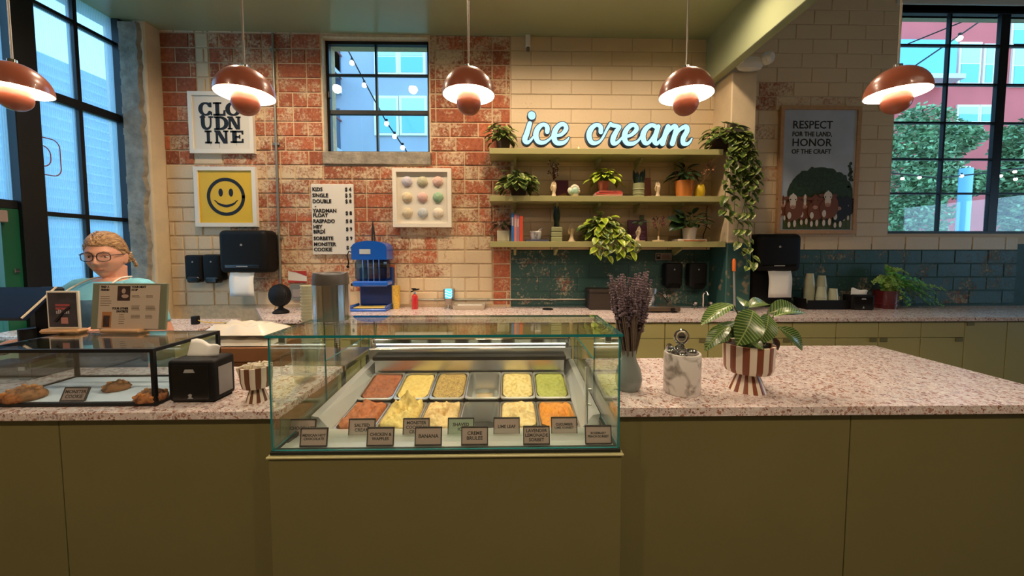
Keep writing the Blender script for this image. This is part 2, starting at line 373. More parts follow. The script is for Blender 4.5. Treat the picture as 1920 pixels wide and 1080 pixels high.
        if axis != 'y': fs = [q[::-1] for q in fs]
        return s.add(vs, fs, mi)
    def mesh(s, name, mats, sharp=38):
        me = bpy.data.meshes.new(name); me.from_pydata(s.v, [], s.f)
        for m in (mats if isinstance(mats, (list, tuple)) else [mats]): me.materials.append(m)
        me.polygons.foreach_set('material_index', s.m); me.polygons.foreach_set('use_smooth', s.sm)
        me.update()
        if any(s.sm): me.set_sharp_from_angle(angle=R(sharp))
        return me
    def build(s, name, mats, parent=None, loc=(0, 0, 0), rot=(0, 0, 0), sharp=38):
        return link(name, s.mesh(name, mats, sharp), parent, loc, rot)
def link(name, me, parent=None, loc=(0, 0, 0), rot=(0, 0, 0), scale=(1, 1, 1)):
    o = bpy.data.objects.new(name, me); COL.objects.link(o)
    o.location = loc; o.rotation_euler = rot; o.scale = scale
    if parent: o.parent = parent
    return o
def tag(o, label, cat, group=None, kind=None):
    o['label'] = label; o['category'] = cat
    if group: o['group'] = group
    if kind: o['kind'] = kind
    return o
def thing(name, label, cat, loc=(0, 0, 0), rz=0, group=None):
    o = bpy.data.objects.new(name, None); COL.objects.link(o); o.empty_display_size = 0.05
    o.location = loc; o.rotation_euler = (0, 0, rz)
    return tag(o, label, cat, group)
def struct(name, mb, mats, parent=None, loc=(0, 0, 0)):
    o = mb.build(name, mats, parent, loc)
    if not parent: o['kind'] = 'structure'
    return o
def sempty(name, loc=(0, 0, 0)):
    o = bpy.data.objects.new(name, None); COL.objects.link(o); o.location = loc; o['kind'] = 'structure'
    return o
KIDS = {}
def dup(root, loc, rz=0, label=None, group=None):
    r = root.copy(); COL.objects.link(r); r.location = loc; r.rotation_euler = (0, 0, rz)
    if label: r['label'] = label
    if group: r['group'] = group
    for ch in root.children:
        c = ch.copy(); COL.objects.link(c); c.parent = r
        for g in ch.children:
            d = g.copy(); COL.objects.link(d); d.parent = c
    return r
TXT = {}
def text_mesh(s, size, align='CENTER', ext=0.0008, bold=0.0, sxx=1.0, space=1.0):
    c = bpy.data.curves.new('t', 'FONT'); c.body = s; c.size = size; c.align_x = align; c.align_y = 'CENTER'; c.extrude = ext; c.offset = bold; c.resolution_u = 2; c.space_line = space
    o = bpy.data.objects.new('t', c); COL.objects.link(o)
    me = bpy.data.meshes.new_from_object(o.evaluated_get(bpy.context.evaluated_depsgraph_get()))
    bpy.data.objects.remove(o); bpy.data.curves.remove(c)
    if sxx != 1.0: me.transform(Matrix.Diagonal((sxx, 1, 1, 1)))
    return me
def text(s, size, m, parent, loc, align='CENTER', ext=0.0008, bold=0.0, sxx=1.0, rot=(PI / 2, 0, 0), name='lettering', space=1.0):
    me = text_mesh(s, size, align, ext, bold, sxx, space); me.materials.clear(); me.materials.append(m)
    return link(name, me, parent, loc, rot)
def soft(o, w=.02, seg=4):
    m = o.modifiers.new('bevel', 'BEVEL'); m.width = w; m.segments = seg; m.limit_method = 'ANGLE'; m.angle_limit = R(50)
    o.data.polygons.foreach_set('use_smooth', [True] * len(o.data.polygons)); o.data.set_sharp_from_angle(angle=R(180))
    return o
def lerp(a, b, t): return a + (b - a) * t
def smooth_path(pts, sub=6):
    """Catmull-Rom through tuples of any length"""
    out = []
    k = len(pts)
    for i in range(k - 1):
        p0, p1, p2, p3 = pts[max(i - 1, 0)], pts[i], pts[i + 1], pts[min(i + 2, k - 1)]
        for j in range(sub):
            t = j / sub
            out.append(tuple(0.5 * (2 * b + (c - a) * t + (2 * a - 5 * b + 4 * c - d) * t * t + (3 * b - a - 3 * c + d) * t ** 3) for a, b, c, d in zip(p0, p1, p2, p3)))
    out.append(tuple(pts[-1]))
    return out
def ribbon(path, mb, d0, d1, mi=0, rnd=6):
    """stroke along path of (x, z, width) as a slab between depths d0, d1"""
    lf, rt = [], []
    k = len(path)
    for i, (x, z, w) in enumerate(path):
        a, b = path[max(i - 1, 0)], path[min(i + 1, k - 1)]
        dx, dz = b[0] - a[0], b[1] - a[1]; l = math.hypot(dx, dz) or 1
        nx, nz = -dz / l * w / 2, dx / l * w / 2
        lf.append((x + nx, z + nz)); rt.append((x - nx, z - nz))
    vs = [(x, d0, z) for x, z in lf] + [(x, d0, z) for x, z in rt] + [(x, d1, z) for x, z in lf] + [(x, d1, z) for x, z in rt]
    fs = []
    for i in range(k - 1):
        fs += [(i, i + 1, k + i + 1, k + i)]
    mb.add(vs, fs, mi, False)
    fs = []
    for i in range(k - 1):
        fs += [(2 * k + i, 2 * k + i + 1, i + 1, i), (k + i, k + i + 1, 3 * k + i + 1, 3 * k + i), (3 * k + i, 3 * k + i + 1, 2 * k + i + 1, 2 * k + i)]
    mb.add(vs, fs, mi + 1, False)
    for x, z, w in (path[0], path[-1]):
        n = 12
        o = [(x + w / 2 * math.cos(2 * PI * j / n), z + w / 2 * math.sin(2 * PI * j / n)) for j in range(n)]
        vs = [(a, d0 - 0.0003, b) for a, b in o] + [(a, d1, b) for a, b in o]
        mb.add(vs, [tuple(range(n))], mi, False)
        mb.add(vs, [(j, j + n, (j + 1) % n + n, (j + 1) % n) for j in range(n)], mi + 1, False)
# ------------------------------------------------------------------ the room shell
YW = 3.5            # face of the back wall
XL = -3.42          # face of the window wall
ZC = 3.43
PILX0, PILX1, PILY = 1.92, 2.14, 3.22     # pilaster
WX0, WX1, WZ0, WZ1 = -1.715, -0.742, 2.365, 3.405      # back window opening
VX0, VX1, VZ0, VZ1 = 3.655, 5.9, 1.615, 3.745      # right window opening
struct('floor', MB().box(-4, -4.2, -0.1, 8, 3.8, 0), mat('grey_floor', srgb(120, 112, 102), 0.5, var=0.1, vscale=5))
cl = MB(); x0, x1 = XL - 0.2, 1.92
cl.add([(x0, -4.2, 3.445), (x1, -4.2, 3.42), (x1, 3.6, 3.405), (x0, 3.6, 3.445), (x0, -4.2, 3.6), (x1, -4.2, 3.6), (x1, 3.6, 3.6), (x0, 3.6, 3.6)],
       [(3, 2, 1, 0), (4, 5, 6, 7), (0, 1, 5, 4), (2, 3, 7, 6), (1, 2, 6, 5), (3, 0, 4, 7)], 0, False)
struct('ceiling', cl, CEIL)
struct('ceiling_hall', MB().box(1.88, -4.2, 4.3, 8, 3.8, 4.4), mat('pale_hall_ceiling', srgb(200, 196, 184), 0.8))
bm_ = MB(); zb = P(1345, 131, Y=PILY - 0.02).z
bm_.box(1.83, -4.2, zb, 1.908, YW - 0.001, 4.3, 0.004)
struct('trim_1', bm_, CEIL)['label'] = 'sage green ceiling beam running towards the back wall'
struct('wall_front', MB().box(-4, -4.4, 0, 8, -4.2, 4.4), mat('dim_wall', srgb(150, 135, 110), 0.8))
struct('wall_right', MB().box(7.4, -4.2, 0, 7.6, 3.8, 1.0).box(7.4, -4.2, 2.3, 7.6, 3.8, 4.4).box(7.4, -4.2, 1.0, 7.6, .2, 2.3).box(7.4, 2.2, 1.0, 7.6, 3.8, 2.3), mat('dim_wall'))
w4 = sempty('added_daylight_window', (7.5, 1.2, 1.0))  # unseen window, added to bring daylight onto the right side
for i in range(3): MB().box(-.03, -1.0 + i * .98, 0, .03, -.96 + i * .98, 1.3, .004).build('muntin', mat('black_steel'), w4)
for i in range(3): MB().box(-.025, -1.0, i * .63, .025, 1.0, i * .63 + .04, .004).build('muntin', mat('black_steel'), w4)
MB().box(-.004, -.98, .02, .004, .98, 1.28).build('pane', WGLASS, w4)
def obox(o, me_cache={}):
    pass
MORTAR = mat('mortar_under_paint', srgb(214, 188, 152), 0.85, var=0.12, vscale=30)
GREENW = mat('dark_green_mortar', srgb(42, 76, 72), 0.6, var=0.2, vscale=20)
ZG = 1.515           # top of the dark green dado
def wall_core(x0, x1, z0, z1, hole=None):
    m = MB(); y0, y1 = YW + 0.006, YW + 0.26
    if hole:
        a, b, c, d = hole
        m.box(x0, y0, z0, a, y1, z1); m.box(b, y0, z0, x1, y1, z1); m.box(a, y0, z0, b, y1, c); m.box(a, y0, d, b, y1, z1)
    else: m.box(x0, y0, z0, x1, y1, z1)
    return m
BRX0 = P(310, 300, Y=YW).x; BRX1 = P(957, 200, Y=YW).x
wb_ = struct('wall_back', wall_core(BRX0 - 0.5, BRX1, 0, 3.6, (WX0, WX1, WZ0, WZ1)), MORTAR)
CRM_MORT = mat('cream_painted_mortar', srgb(204, 180, 146), .6)
wm_ = struct('wall_middle', wall_core(BRX1, 2.03, 0, 3.6), CRM_MORT)
wr_ = struct('wall_right_bay', wall_core(2.03, 7.5, 0, 4.4, (VX0, VX1, VZ0, VZ1)), CRM_MORT)
SX0, SX1, SZT = P(367, 120, Y=YW).x, P(392, 120, Y=YW).x, P(380, 183, Y=YW).z
for par, a, b in ((wm_, BRX1 + 0.002, 2.03), (wr_, 2.03, 7.4)):
    MB().box(a, YW + 0.0045, 0.85, b, YW + 0.01, ZG).build('green_dado', GREENW, par)
PITCHZ = 0.1312; ZTOP = 3.424
BMESH = {}
def brick_mesh(w, h):
    k = (round(w, 2), round(h, 2))
    if k not in BMESH:
        m = MB(); W_, H_ = 0.5, 0.5; c = 0.004
        cx_, cz_ = c / w, c / h
        vs = [(-.5, 0.009, -.5), (.5, 0.009, -.5), (.5, 0.009, .5), (-.5, 0.009, .5)]
        f1 = [(-.5, 0.003, -.5), (.5, 0.003, -.5), (.5, 0.003, .5), (-.5, 0.003, .5)]
        f2 = [(-.5 + cx_, 0, -.5 + cz_), (.5 - cx_, 0, -.5 + cz_), (.5 - cx_, 0, .5 - cz_), (-.5 + cx_, 0, .5 - cz_)]
        fs = [(8, 9, 10, 11)]
        for i in range(4):
            j = (i + 1) % 4; fs += [(i, j, 4 + j, 4 + i), (4 + i, 4 + j, 8 + j, 8 + i)]
        m.add(vs + f1 + f2, fs, 0, False); BMESH[k] = m.mesh('brick', M_BRICK)
    return BMESH[k]
# how much old paint is left, read off the wall zone by zone (pixels of the photograph, later rows win)
ZONES = [(300, 50, 960, 600, .50), (310, 57, 346, 310, .12), (346, 57, 366, 184, .25), (366, 57, 393, 184, 1.2), (372, 286, 398, 312, 1.0), (395, 57, 530, 165, .52), (530, 57, 600, 200, .40), (530, 200, 600, 310, .50),
         (806, 60, 960, 180, .56), (835, 180, 960, 290, .34), (806, 290, 960, 330, .48), (480, 308, 600, 345, .74), (600, 310, 735, 345, .50), (310, 310, 372, 600, 1.1), (365, 425, 432, 600, 1.1), (432, 425, 520, 470, .55),
         (480, 340, 590, 470, .50), (655, 340, 740, 470, .46), (845, 330, 960, 400, .48), (845, 400, 925, 452, .72), (735, 425, 850, 465, .62), (690, 425, 740, 520, .50),
         (500, 470, 600, 508, .46), (430, 508, 600, 545, .62), (600, 470, 690, 545, .60), (740, 465, 830, 500, .52), (830, 452, 935, 500, .86), (740, 500, 860, 518, .7), (860, 480, 935, 600, 1.1), (740, 518, 935, 600, 1.1),
         (300, 545, 740, 620, 1.1), (930, 300, 960, 400, .34), (930, 400, 960, 455, .55), (934, 458, 960, 600, .25),
         (1418, -200, 2000, 145, 1.1), (1418, 145, 2000, 470, 1.1), (1424, 146, 1520, 170, .52), (1420, 172, 1440, 245, .5), (1420, 245, 1456, 262, .62), (1420, 300, 1456, 345, .7), (1440, 180, 1620, 205, .8)]
def paint_at(x, y):
    v = 1.1
    for a, b, c, d, l in ZONES:
        if a <= x < c and b <= y < d: v = l
    return v
def lay(par, x0, x1, z0, z1, blen, seed, hole=None, halves=0.0, maxn=290):
    rnd = random.Random(seed); jobs = []
    k = 0; z = ZTOP
    while z - PITCHZ < z1: z += PITCHZ; k += 1
    while z - PITCHZ > z0 - 0.02:
        zc = z - PITCHZ / 2; x = x0 - (blen / 2 if k % 2 else 0) * (1 if rnd.random() < .8 else .6)
        while x < x1 - 0.02:
            l = blen * (1 if rnd.random() > halves else .5)
            a, b = max(x, x0), min(x + l, x1); x += l
            if b - a < 0.03: continue
            pcs = [(a, b)]
            if hole and zc + PITCHZ * .3 > hole[2] and zc - PITCHZ * .3 < hole[3]:
                pcs = [(p, q) for p, q in ((a, min(b, hole[0])), (max(a, hole[1]), b)) if q - p > 0.03]
            if par is wb_ and zc > SZT:          # a painted upright stripe cuts the upper courses
                pcs = [(u, v) for p, q in pcs for u, v in ((p, min(q, SX0)), (max(p, SX0), min(q, SX1)), (max(p, SX1), q)) if v - u > .03]
            for p, q in pcs: jobs.append((p, q, zc))
        z -= PITCHZ; k += 1
    out = []
    for p, q, zc in jobs:
        gp = .0135 if par is wb_ else .0065; w, h = q - p - gp, PITCHZ - gp
        px, py = PR(((p + q) / 2, YW, zc))
        green = par is not wb_ and zc < ZG
        if par is wb_ or par is wr_ and not green: lv = paint_at(px, py)
        elif green: lv = 0.80 + rnd.uniform(-.06, .14)
        else: lv = 1.1
        if par is wm_ and green and (930 < px < 1120): lv -= .06
        if not green and lv < .9: lv = lv * .84 + rnd.uniform(-.1, .1)
        out.append((px, py, p, q, zc, w, h, lv, green))
    vis = [o for o in out if -60 < o[0] < 1990 and -40 < o[1] < 620]
    for px, py, p, q, zc, w, h, lv, green in vis[:maxn]:
        o = link('brick', brick_mesh(w, h), par, ((p + q) / 2, YW - rnd.uniform(0, .003) - .001 + (0 if par is wb_ else .0025), zc), scale=(w, 1, h))
        o.color = (max(0, min(1.2, lv)), 1.0 if green else 0.0, 0, 1)
    return len(vis)
nb = [lay(wb_, BRX0, BRX1, 0.9, 3.42, 0.262, 3, (WX0 - .01, WX1 + .01, WZ0 - .1, WZ1), 0.33),
      lay(wm_, BRX1 + .004, 2.0, 0.9, 3.40, 0.375, 5),
      lay(wr_, PILX1 + .04, 4.95, 0.9, 3.95, 0.33, 9, (VX0 - .01, VX1, VZ0 - .02, VZ1 + .02))]
print('BRICKS', nb)

# column of raw concrete and cream paint in the corner beside the tall windows
col_ = MB(); ca, cb = -3.27, P(310, 300, Y=YW).x
col_.box(ca, 3.36, 0, cb, 3.62, 3.5, 0.012)
cobj = struct('trim_2', col_, CREAM); cobj['label'] = 'cream painted concrete column in the corner'
rr = random.Random(2); rough = MB(); zz = 0.0
o_l = []
while zz < 3.44: o_l.append((zz, rr.uniform(-.012, .012))); zz += 0.06
vs = []
for z_, d in o_l: vs += [(ca - 0.10, 3.335, z_), (ca + 0.05 + d, 3.335 + d * .4, z_), (ca + 0.075 + d * 1.5, 3.37, z_)]
rough.add(vs, [(3 * i + j, 3 * i + j + 1, 3 * i + 4 + j, 3 * i + 3 + j) for i in range(len(o_l) - 1) for j in range(2)], 0, False)
rough.build('concrete_edge', CONC, cobj)
# pilaster beside the shelves
pil = MB(); pil.box(PILX0, PILY, ZG, PILX1, YW + .02, zb - .002, 0.008)
pobj = struct('trim_3', pil, CREAM); pobj['label'] = 'cream painted pilaster beside the shelves'
MB().box(PILX0 - .0005, PILY - .001, 0.88, PILX1 + .001, YW + .02, ZG, 0.008).build('green_dado', speckle('peeling_green_paint', srgb(42, 78, 74), srgb(130, 112, 86), 12, 0.5, .31, .40), pobj)
# the hall behind the right window has a pale lintel
struct('trim_4', MB().box(VX0 - .05, YW - .01, VZ1, 7.3, YW + .2, VZ1 + .14, .004), mat('pale_lintel', srgb(205, 205, 200), .7))['label'] = 'pale lintel over the right window'

# concrete sill under the back window
struct('trim_5', MB().box(WX0 - .01, YW - .02, WZ0 - .115, WZ1 and WX1 + .01, YW + .24, WZ0, .004), CONC)['label'] = 'rough concrete sill under the back window'
def bar(mb, a, b, t): mb.box(min(a[0], b[0]) - t[0], min(a[1], b[1]) - t[1], min(a[2], b[2]) - t[2], max(a[0], b[0]) + t[0], max(a[1], b[1]) + t[1], max(a[2], b[2]) + t[2])
def steel_window(name, x0, x1, z0, z1, xs, zs, y, thick=(), label=''):
    r = sempty(name, ((x0 + x1) / 2, y, z0)); r['label'] = label
    inv = Vector(r.location)
    f = MB()
    for x in (x0 + .014, x1 - .014): f.box(x - .014, y - .025, z0, x + .014, y + .025, z1, .002)
    for z in (z0 + .014, z1 - .014): f.box(x0, y - .024, z - .014, x1, y + .024, z + .014, .002)
    f.build('window_frame', BLACKM, r, -inv)
    for x in xs:
        w = .045 if x in thick else .009
        MB().box(x - w, y - .018, z0, x + w, y + .018, z1, .002).build('muntin', BLACKM, r, -inv)
    for z in zs:
        w = .02 if z in thick else .009
        MB().box(x0, y - .0175, z - w, x1, y + .0175, z + w, .002).build('muntin', BLACKM, r, -inv)
    xe = [x0] + list(xs) + [x1]; ze = [z0] + sorted(zs) + [z1]
    for i in range(len(xe) - 1):
        for j in range(len(ze) - 1):
            MB().box(xe[i] + .005, y - .002, ze[j] + .005, xe[i + 1] - .005, y + .002, ze[j + 1] - .005).build('pane', WGLASS, r, -inv)
    return r
yb = YW + .1
w1 = steel_window('window_1', WX0, WX1, WZ0, WZ1, [P(707, 180, Y=yb).x], [P(700, 142, Y=yb).z, P(700, 212, Y=yb).z], yb, (P(700, 212, Y=yb).z,), 'black steel framed window in the brick wall')
MB().box(-.01, -.045, -.008, .01, -.02, .05, .003).build('latch', BLACKM, w1, (WX0 + .03 - w1.location.x, 0, P(600, 185, Y=yb).z - w1.location.z))
xs2 = [P(1767, 250, Y=yb).x, P(1868, 250, Y=yb).x, P(1868, 250, Y=yb).x + .5]
steel_window('window_2', VX0, VX1, VZ0, VZ1, xs2, [P(1760, y, Y=yb).z for y in (86, 159, 231, 299, 363)], yb, (xs2[1],), 'tall black steel window on the right of the hall')

# ---------------- tall reeded window wall on the left
lw = sempty('window_3', (XL, 3.0, 0)); lw['label'] = 'tall black framed wall of reeded glass'
iv = -Vector(lw.location)
ym = 3.04
for a, b, t in ((2.62, 2.76, .06), (3.335, 3.44, .06)): MB().box(XL - .05, a, 0, XL + t, b, 3.5, .004).build('post', BLACKM, lw, iv)
MB().box(XL - .03, ym - .014, 0, XL + .03, ym + .014, 3.5, .003).build('muntin', BLACKM, lw, iv)
MB().box(XL - .03, 2.2, 0, XL + .03, 2.228, 3.5, .003).build('muntin', BLACKM, lw, iv)
for z, h, a, b in ((3.23, .014, 1.5, 3.36), (2.6, .034, 2.7, 3.36), (1.722, .016, 2.7, 3.36), (1.765, .03, -1, 2.7), (0.5, .03, 2.7, 3.36), (2.6, .034, -1, 2.7)):
    MB().box(XL - .028, a, z - h, XL + .028, b, z + h, .003).build('rail', BLACKM, lw, iv)
zs = [0.03, 0.5, 1.722, 2.6, 3.23, 3.5]
for a, b in ((2.75, ym), (ym, 3.36)):
    for i in range(5): MB().box(XL - .006, a + .005, zs[i] + .005, XL, b - .005, zs[i + 1] - .005).build('pane', M_REED, lw, iv)
for a, b in ((2.23, 2.63), (1.5, 2.2)):
    for z0, z1 in ((1.78, 2.6), (2.6, 3.23), (3.23, 3.5)): MB().box(XL - .006, a, z0 + .005, XL, b, z1 - .005).build('pane', M_REED, lw, iv)
# rounded double outline emblem on the glass
RED = mat('rust_red_vinyl', srgb(150, 60, 50), .5)
for k, (w, h) in enumerate(((.13, .135), (.07, .075))):
    cz, y0 = 2.145, 2.775
    pts = [(y0, cz + h)] + [(y0 + w - .05 + .05 * math.sin(a), cz + h - .06 + .06 * math.cos(a)) for a in [i * PI / 12 for i in range(7)]] + [(y0 + w - .05 + .05 * math.cos(a), cz - h + .06 - .06 * math.sin(a)) for a in [i * PI / 12 for i in range(7)]] + [(y0, cz - h)]
    MB().tube([(XL + .004, y, z) for y, z in pts], .004, 4).build('window_emblem', RED, lw, iv)
struct('wall_left', MB().box(XL - .25, -4.2, 0, XL - .01, 1.5, 4.4), mat('dim_wall'))
struct('wall_left_header', MB().box(XL - .25, 1.5, 3.5, XL - .02, 3.8, 4.4), mat('dim_wall'))
# green street door below the left transom
d = sempty('door_1', (XL, 2.3, 0)); d['label'] = 'dark green street door with a glass leaf'; iv = -Vector(d.location)
DG = mat('bottle_green_paint', srgb(16, 84, 56), .4)
for a, b in ((2.53, 2.63), (1.75, 1.85)): MB().box(XL - .04, a, 0, XL + .03, b, 1.735, .004).build('door_stile', DG, d, iv)
MB().box(XL - .04, 1.85, 1.66, XL + .03, 2.53, 1.735, .004).build('door_rail', DG, d, iv)
MB().box(XL + .03, 1.5, 1.64, XL + .06, 2.545, 1.72, .004).build('door_closer_cover', mat('pinkish_grey_metal', srgb(150, 132, 126), .5), d, iv)
MB().box(XL - .015, 1.85, .3, XL - .005, 2.53, 1.66).build('pane', WGLASS, d, iv)
MB().box(XL - .04, 1.85, 0, XL + .03, 2.53, .3, .004).build('door_rail', DG, d, iv)
MB().box(XL + .03, 2.57, 1.30, XL + .045, 2.60, 1.325, .003).build('lock_plate', CHROME, d, iv)

# ---------------- outdoors
GRND = mat('outdoor_paving', srgb(120, 130, 120), .9)
struct('ground', MB().box(-40, 3.9, -.12, 40, 40, -.02).box(-40, -10, -.12, -4.1, 3.9, -.02), GRND)
struct('lawn', MB().box(-9, 0, -.02, -4.2, 12, .35, .1), mat('grass_green', srgb(70, 140, 50), .9, var=.3, bump=1))
def building(name, label, wallm, wins, boxes, ledges=(), glassm=None, bal=()):
    t = thing(name, label, 'building', boxes[0][0:1] + (boxes[0][1],) + (0,))
    iv = -Vector(t.location)
    w = MB()
    for b in boxes: w.box(*b)
    w.build('wall', wallm, t, iv)
    for x0, x1, z0, z1, y in wins:
        f = MB(); f.box(x0 - .08, y - .06, z0 - .08, x1 + .08, y + .02, z1 + .08).build('window_surround', WHITE, t, iv)
        MB().box(x0, y - .075, z0, x1, y - .05, z0 + (z1 - z0) * .48).build('sash', glassm[0], t, iv)
        MB().box(x0, y - .075, z0 + (z1 - z0) * .52, x1, y - .05, z1).build('sash', glassm[1], t, iv)
    return t, iv
GL1 = mat('far_glass', srgb(90, 170, 215), .1, spec=.9); GL2 = mat('far_glass_pale', srgb(170, 225, 240), .1, spec=.9)
YB = 12.0
def wr(x0, y0, x1, y1, y): a, b = P(x0, y1, Y=y), P(x1, y0, Y=y); return (a.x, b.x, a.z, b.z, y)
t, iv = building('apartment_building', 'pale grey apartment building seen through the back window', mat('grey_stucco', srgb(158, 164, 182), .9, var=.05, vscale=1),
    [wr(708, 78, 742, 137, YB), wr(753, 78, 793, 137, YB), wr(708, 186, 743, 250, YB), wr(755, 186, 796, 250, YB), wr(708, 290, 743, 350, YB), wr(755, 290, 796, 350, YB)],
    [(-9, YB, 0, .5, YB + 3, 14), (-10, YB + 1.2, 0, -9, YB + 3, 14)], glassm=(GL1, GL2))
for y0, y1 in ((104, 140), (146, 170), (226, 282)):
    a, b = P(602, y1, Y=YB), P(641, y0, Y=YB); BR = mat('rust_red_railing', srgb(150, 84, 84), .6)
    bl = MB().box(a.x - 2, YB - 1.0, a.z - .12, b.x, YB, a.z).build('balcony_floor', mat('pale_slab', srgb(200, 205, 215), .8), t, iv)
    rl = MB().box(a.x - 2, YB - 1, b.z - .04, b.x, YB - .95, b.z).box(b.x - .04, YB - 1, b.z - .04, b.x, YB, b.z)
    for i in range(14): rl.box(b.x - .03 - i * .13, YB - 1, a.z, b.x - i * .13, YB - .97, b.z)
    rl.build('railing', BR, t, iv)
    MB().box(a.x - .1, YB - .03, a.z, a.x + .62, YB - .005, a.z + 1.3).build('balcony_door', mat('dark_doorway', srgb(70, 84, 110), .5), t, iv)
YR = 13.0
RB = mat('red_stucco', srgb(196, 92, 92), .9, var=.08, vscale=1)
t, iv = building('red_building', 'red stucco building seen through the tall hall window', RB,
    [wr(1796, 85, 1834, 156, YR), wr(1842, 88, 1860, 156, YR), wr(1794, 202, 1830, 228, YR), wr(1836, 202, 1866, 228, YR), wr(1895, 30, 1925, 84, YR), wr(1780, 316, 1812, 336, YR), wr(1895, 88, 1930, 160, YR)],
    [(P(1690, 200, Y=YR).x - 1.0, YR, 0, 32, YR + 4, P(1800, -30, Y=YR).z)], glassm=(GL1, GL2))
a = P(1690, 155, Y=YR); b = P(1764, 90, Y=YR)
MB().box(a.x - 2, YR - .5, a.z, b.x, YR, b.z).build('bay_window', GL1, t, iv)
MB().box(a.x - 2, YR - .7, a.z - .15, b.x + .1, YR, a.z).build('balcony_floor', mat('pale_slab'), t, iv)
XB = -11.0
sb = thing('warehouse', 'grey blue ribbed building blurred behind the reeded glass', 'building', (XB, 8, 0))
iv = -Vector(sb.location)
MB().box(XB - 4, 2.5, 0, XB, 11.5, 6.1).build('wall', mat('blue_grey_metal', srgb(120, 150, 190), .8), sb, iv)
for i in range(22): MB().box(XB, 2.5, .8 + i * .24, XB + .05, 11.5, .84 + i * .24).build('rib', mat('pale_rib', srgb(178, 196, 222), .8), sb, iv)
# string lights: cable with bulbs
BULB = mat('string_bulb', (1, .9, .75), .4, emit=(1, .86, .62), es=7)
def string_lights(name, label, cable, bulbs, y):
    t = thing(name, label, 'string lights', P(*cable[0], Y=y)); iv = -Vector(t.location)
    pts = [P(*c, Y=y) for c in cable]; yy_ = 12.02 if y == 9 else 13.02
    if y != 8 or cable[0][1] < 100: pts = [Vector((pts[0].x - .5, yy_, pts[0].z + .4))] + pts + [Vector((pts[-1].x + .5, yy_, pts[-1].z - .3))]
    MB().tube(pts, .016, 5).build('cable', BLACK, t, iv)
    for x, yy in bulbs:
        p = P(x, yy, Y=y); rb = .032 if 'low' in label else .055; MB().ball((0, 0, 0), rb, 8, 6).build('bulb', BULB, t, p + iv)
        MB().cyl(rb * .5, rb * .8, rb * 2, 6).build('socket', BLACK, t, p + iv)
string_lights('string_light', 'string of bulbs sloping outside the back window', [(600, -20), (634, 60), (662, 112), (690, 165), (724, 228), (768, 292), (860, 420)], [(660, 118), (683, 160), (725, 232), (740, 256), (755, 277)], 9)
string_lights('string_light', 'bulb cable rising outside the top of the tall hall window', [(1880, 10), (1800, 66), (1700, 134), (1650, 165)], [(1799, 72), (1708, 133)], 8)
string_lights('string_light', 'low level string of bulbs among the trees outside the tall hall window', [(1650, 322), (1760, 334), (1870, 322), (1940, 312)], [(1692, 335), (1724, 333), (1762, 333), (1803, 330), (1876, 330), (1903, 322), (1904, 336)], 8)
lp = thing('lamp_post', 'pale blue lamp post outside the tall hall window', 'lamp post', (P(1811, 330, Y=9).x, 9, 0))
a = P(1811, 316, Y=9)
MB().cyl(.1, .0, .12, 12, r2=.1).cyl(.13, .12, .16, 12).build('base', mat('pale_blue_steel', srgb(120, 175, 225), .5), lp)
MB().cyl(.12, .14, a.z, 12).build('pole', mat('pale_blue_steel'), lp)
LEAFG = leaf_mat('tree_leaf', srgb(64, 110, 62), srgb(140, 182, 110))
def tree(label, x, y, z0, blobs, n, seed, size):
    rnd = random.Random(seed)
    t = thing('street_tree', label, 'tree', (x, y, 0))
    MB().tube([(0, 0, 0), (.1, 0, z0 * .5), (0, 0, z0 + .5)], [.16, .12, .06], 8).build('trunk', mat('bark', srgb(90, 76, 66), .9), t)
    m = MB()
    for i in range(n):
        c = blobs[rnd.randrange(len(blobs))]
        while True:
            d = Vector((rnd.uniform(-1, 1), rnd.uniform(-1, 1), rnd.uniform(-1, 1)))
            if .25 < d.length < 1: break
        p = Vector((c[0] + d.x * c[3], c[1] + d.y * c[3], c[2] + d.z * c[4]))
        u = Vector((rnd.gauss(0, 1), rnd.gauss(0, 1), rnd.gauss(0, .6))).normalized(); w = u.cross(Vector((rnd.gauss(0, 1), rnd.gauss(0, 1), 1))).normalized()
        s_ = size * rnd.uniform(.6, 1.3)
        m.add([p, p + u * s_ * .5 + w * s_ * .3, p + u * s_, p + u * s_ * .5 - w * s_ * .3], [(0, 1, 2, 3)], 0, False)
    o = m.build('foliage', mat('tree_foliage', srgb(126, 156, 116), .7, var=.6, vscale=2.6), t); o['kind'] = 'stuff'
    return t
def bl(px, py, y, rp, rz): p = P(px, py, Y=y); return (p.x, p.y, p.z, rp * y / 690, rz * y / 690)
def atree(label, y, bls, n, seed, size):
    bb = [bl(px, py, y, a, b) for px, py, a, b in bls]; x = bb[0][0]
    return tree(label, x, y, 2.0, [(b[0] - x, b[1] - y, b[2], b[3], b[4]) for b in bb], n, seed, size)
atree('broad tree filling the lower left panes of the tall hall window', 10.5, [(1705, 330, 66, 84), (1725, 260, 50, 62), (1785, 262, 40, 30), (1700, 410, 60, 45), (1745, 335, 40, 48), (1800, 345, 46, 26)], 15000, 4, .13)
atree('leafy tree at the far edge of the tall hall window', 10.0, [(1915, 330, 42, 70), (1935, 270, 50, 50), (1918, 400, 34, 45), (1960, 360, 60, 90)], 10000, 5, .13)
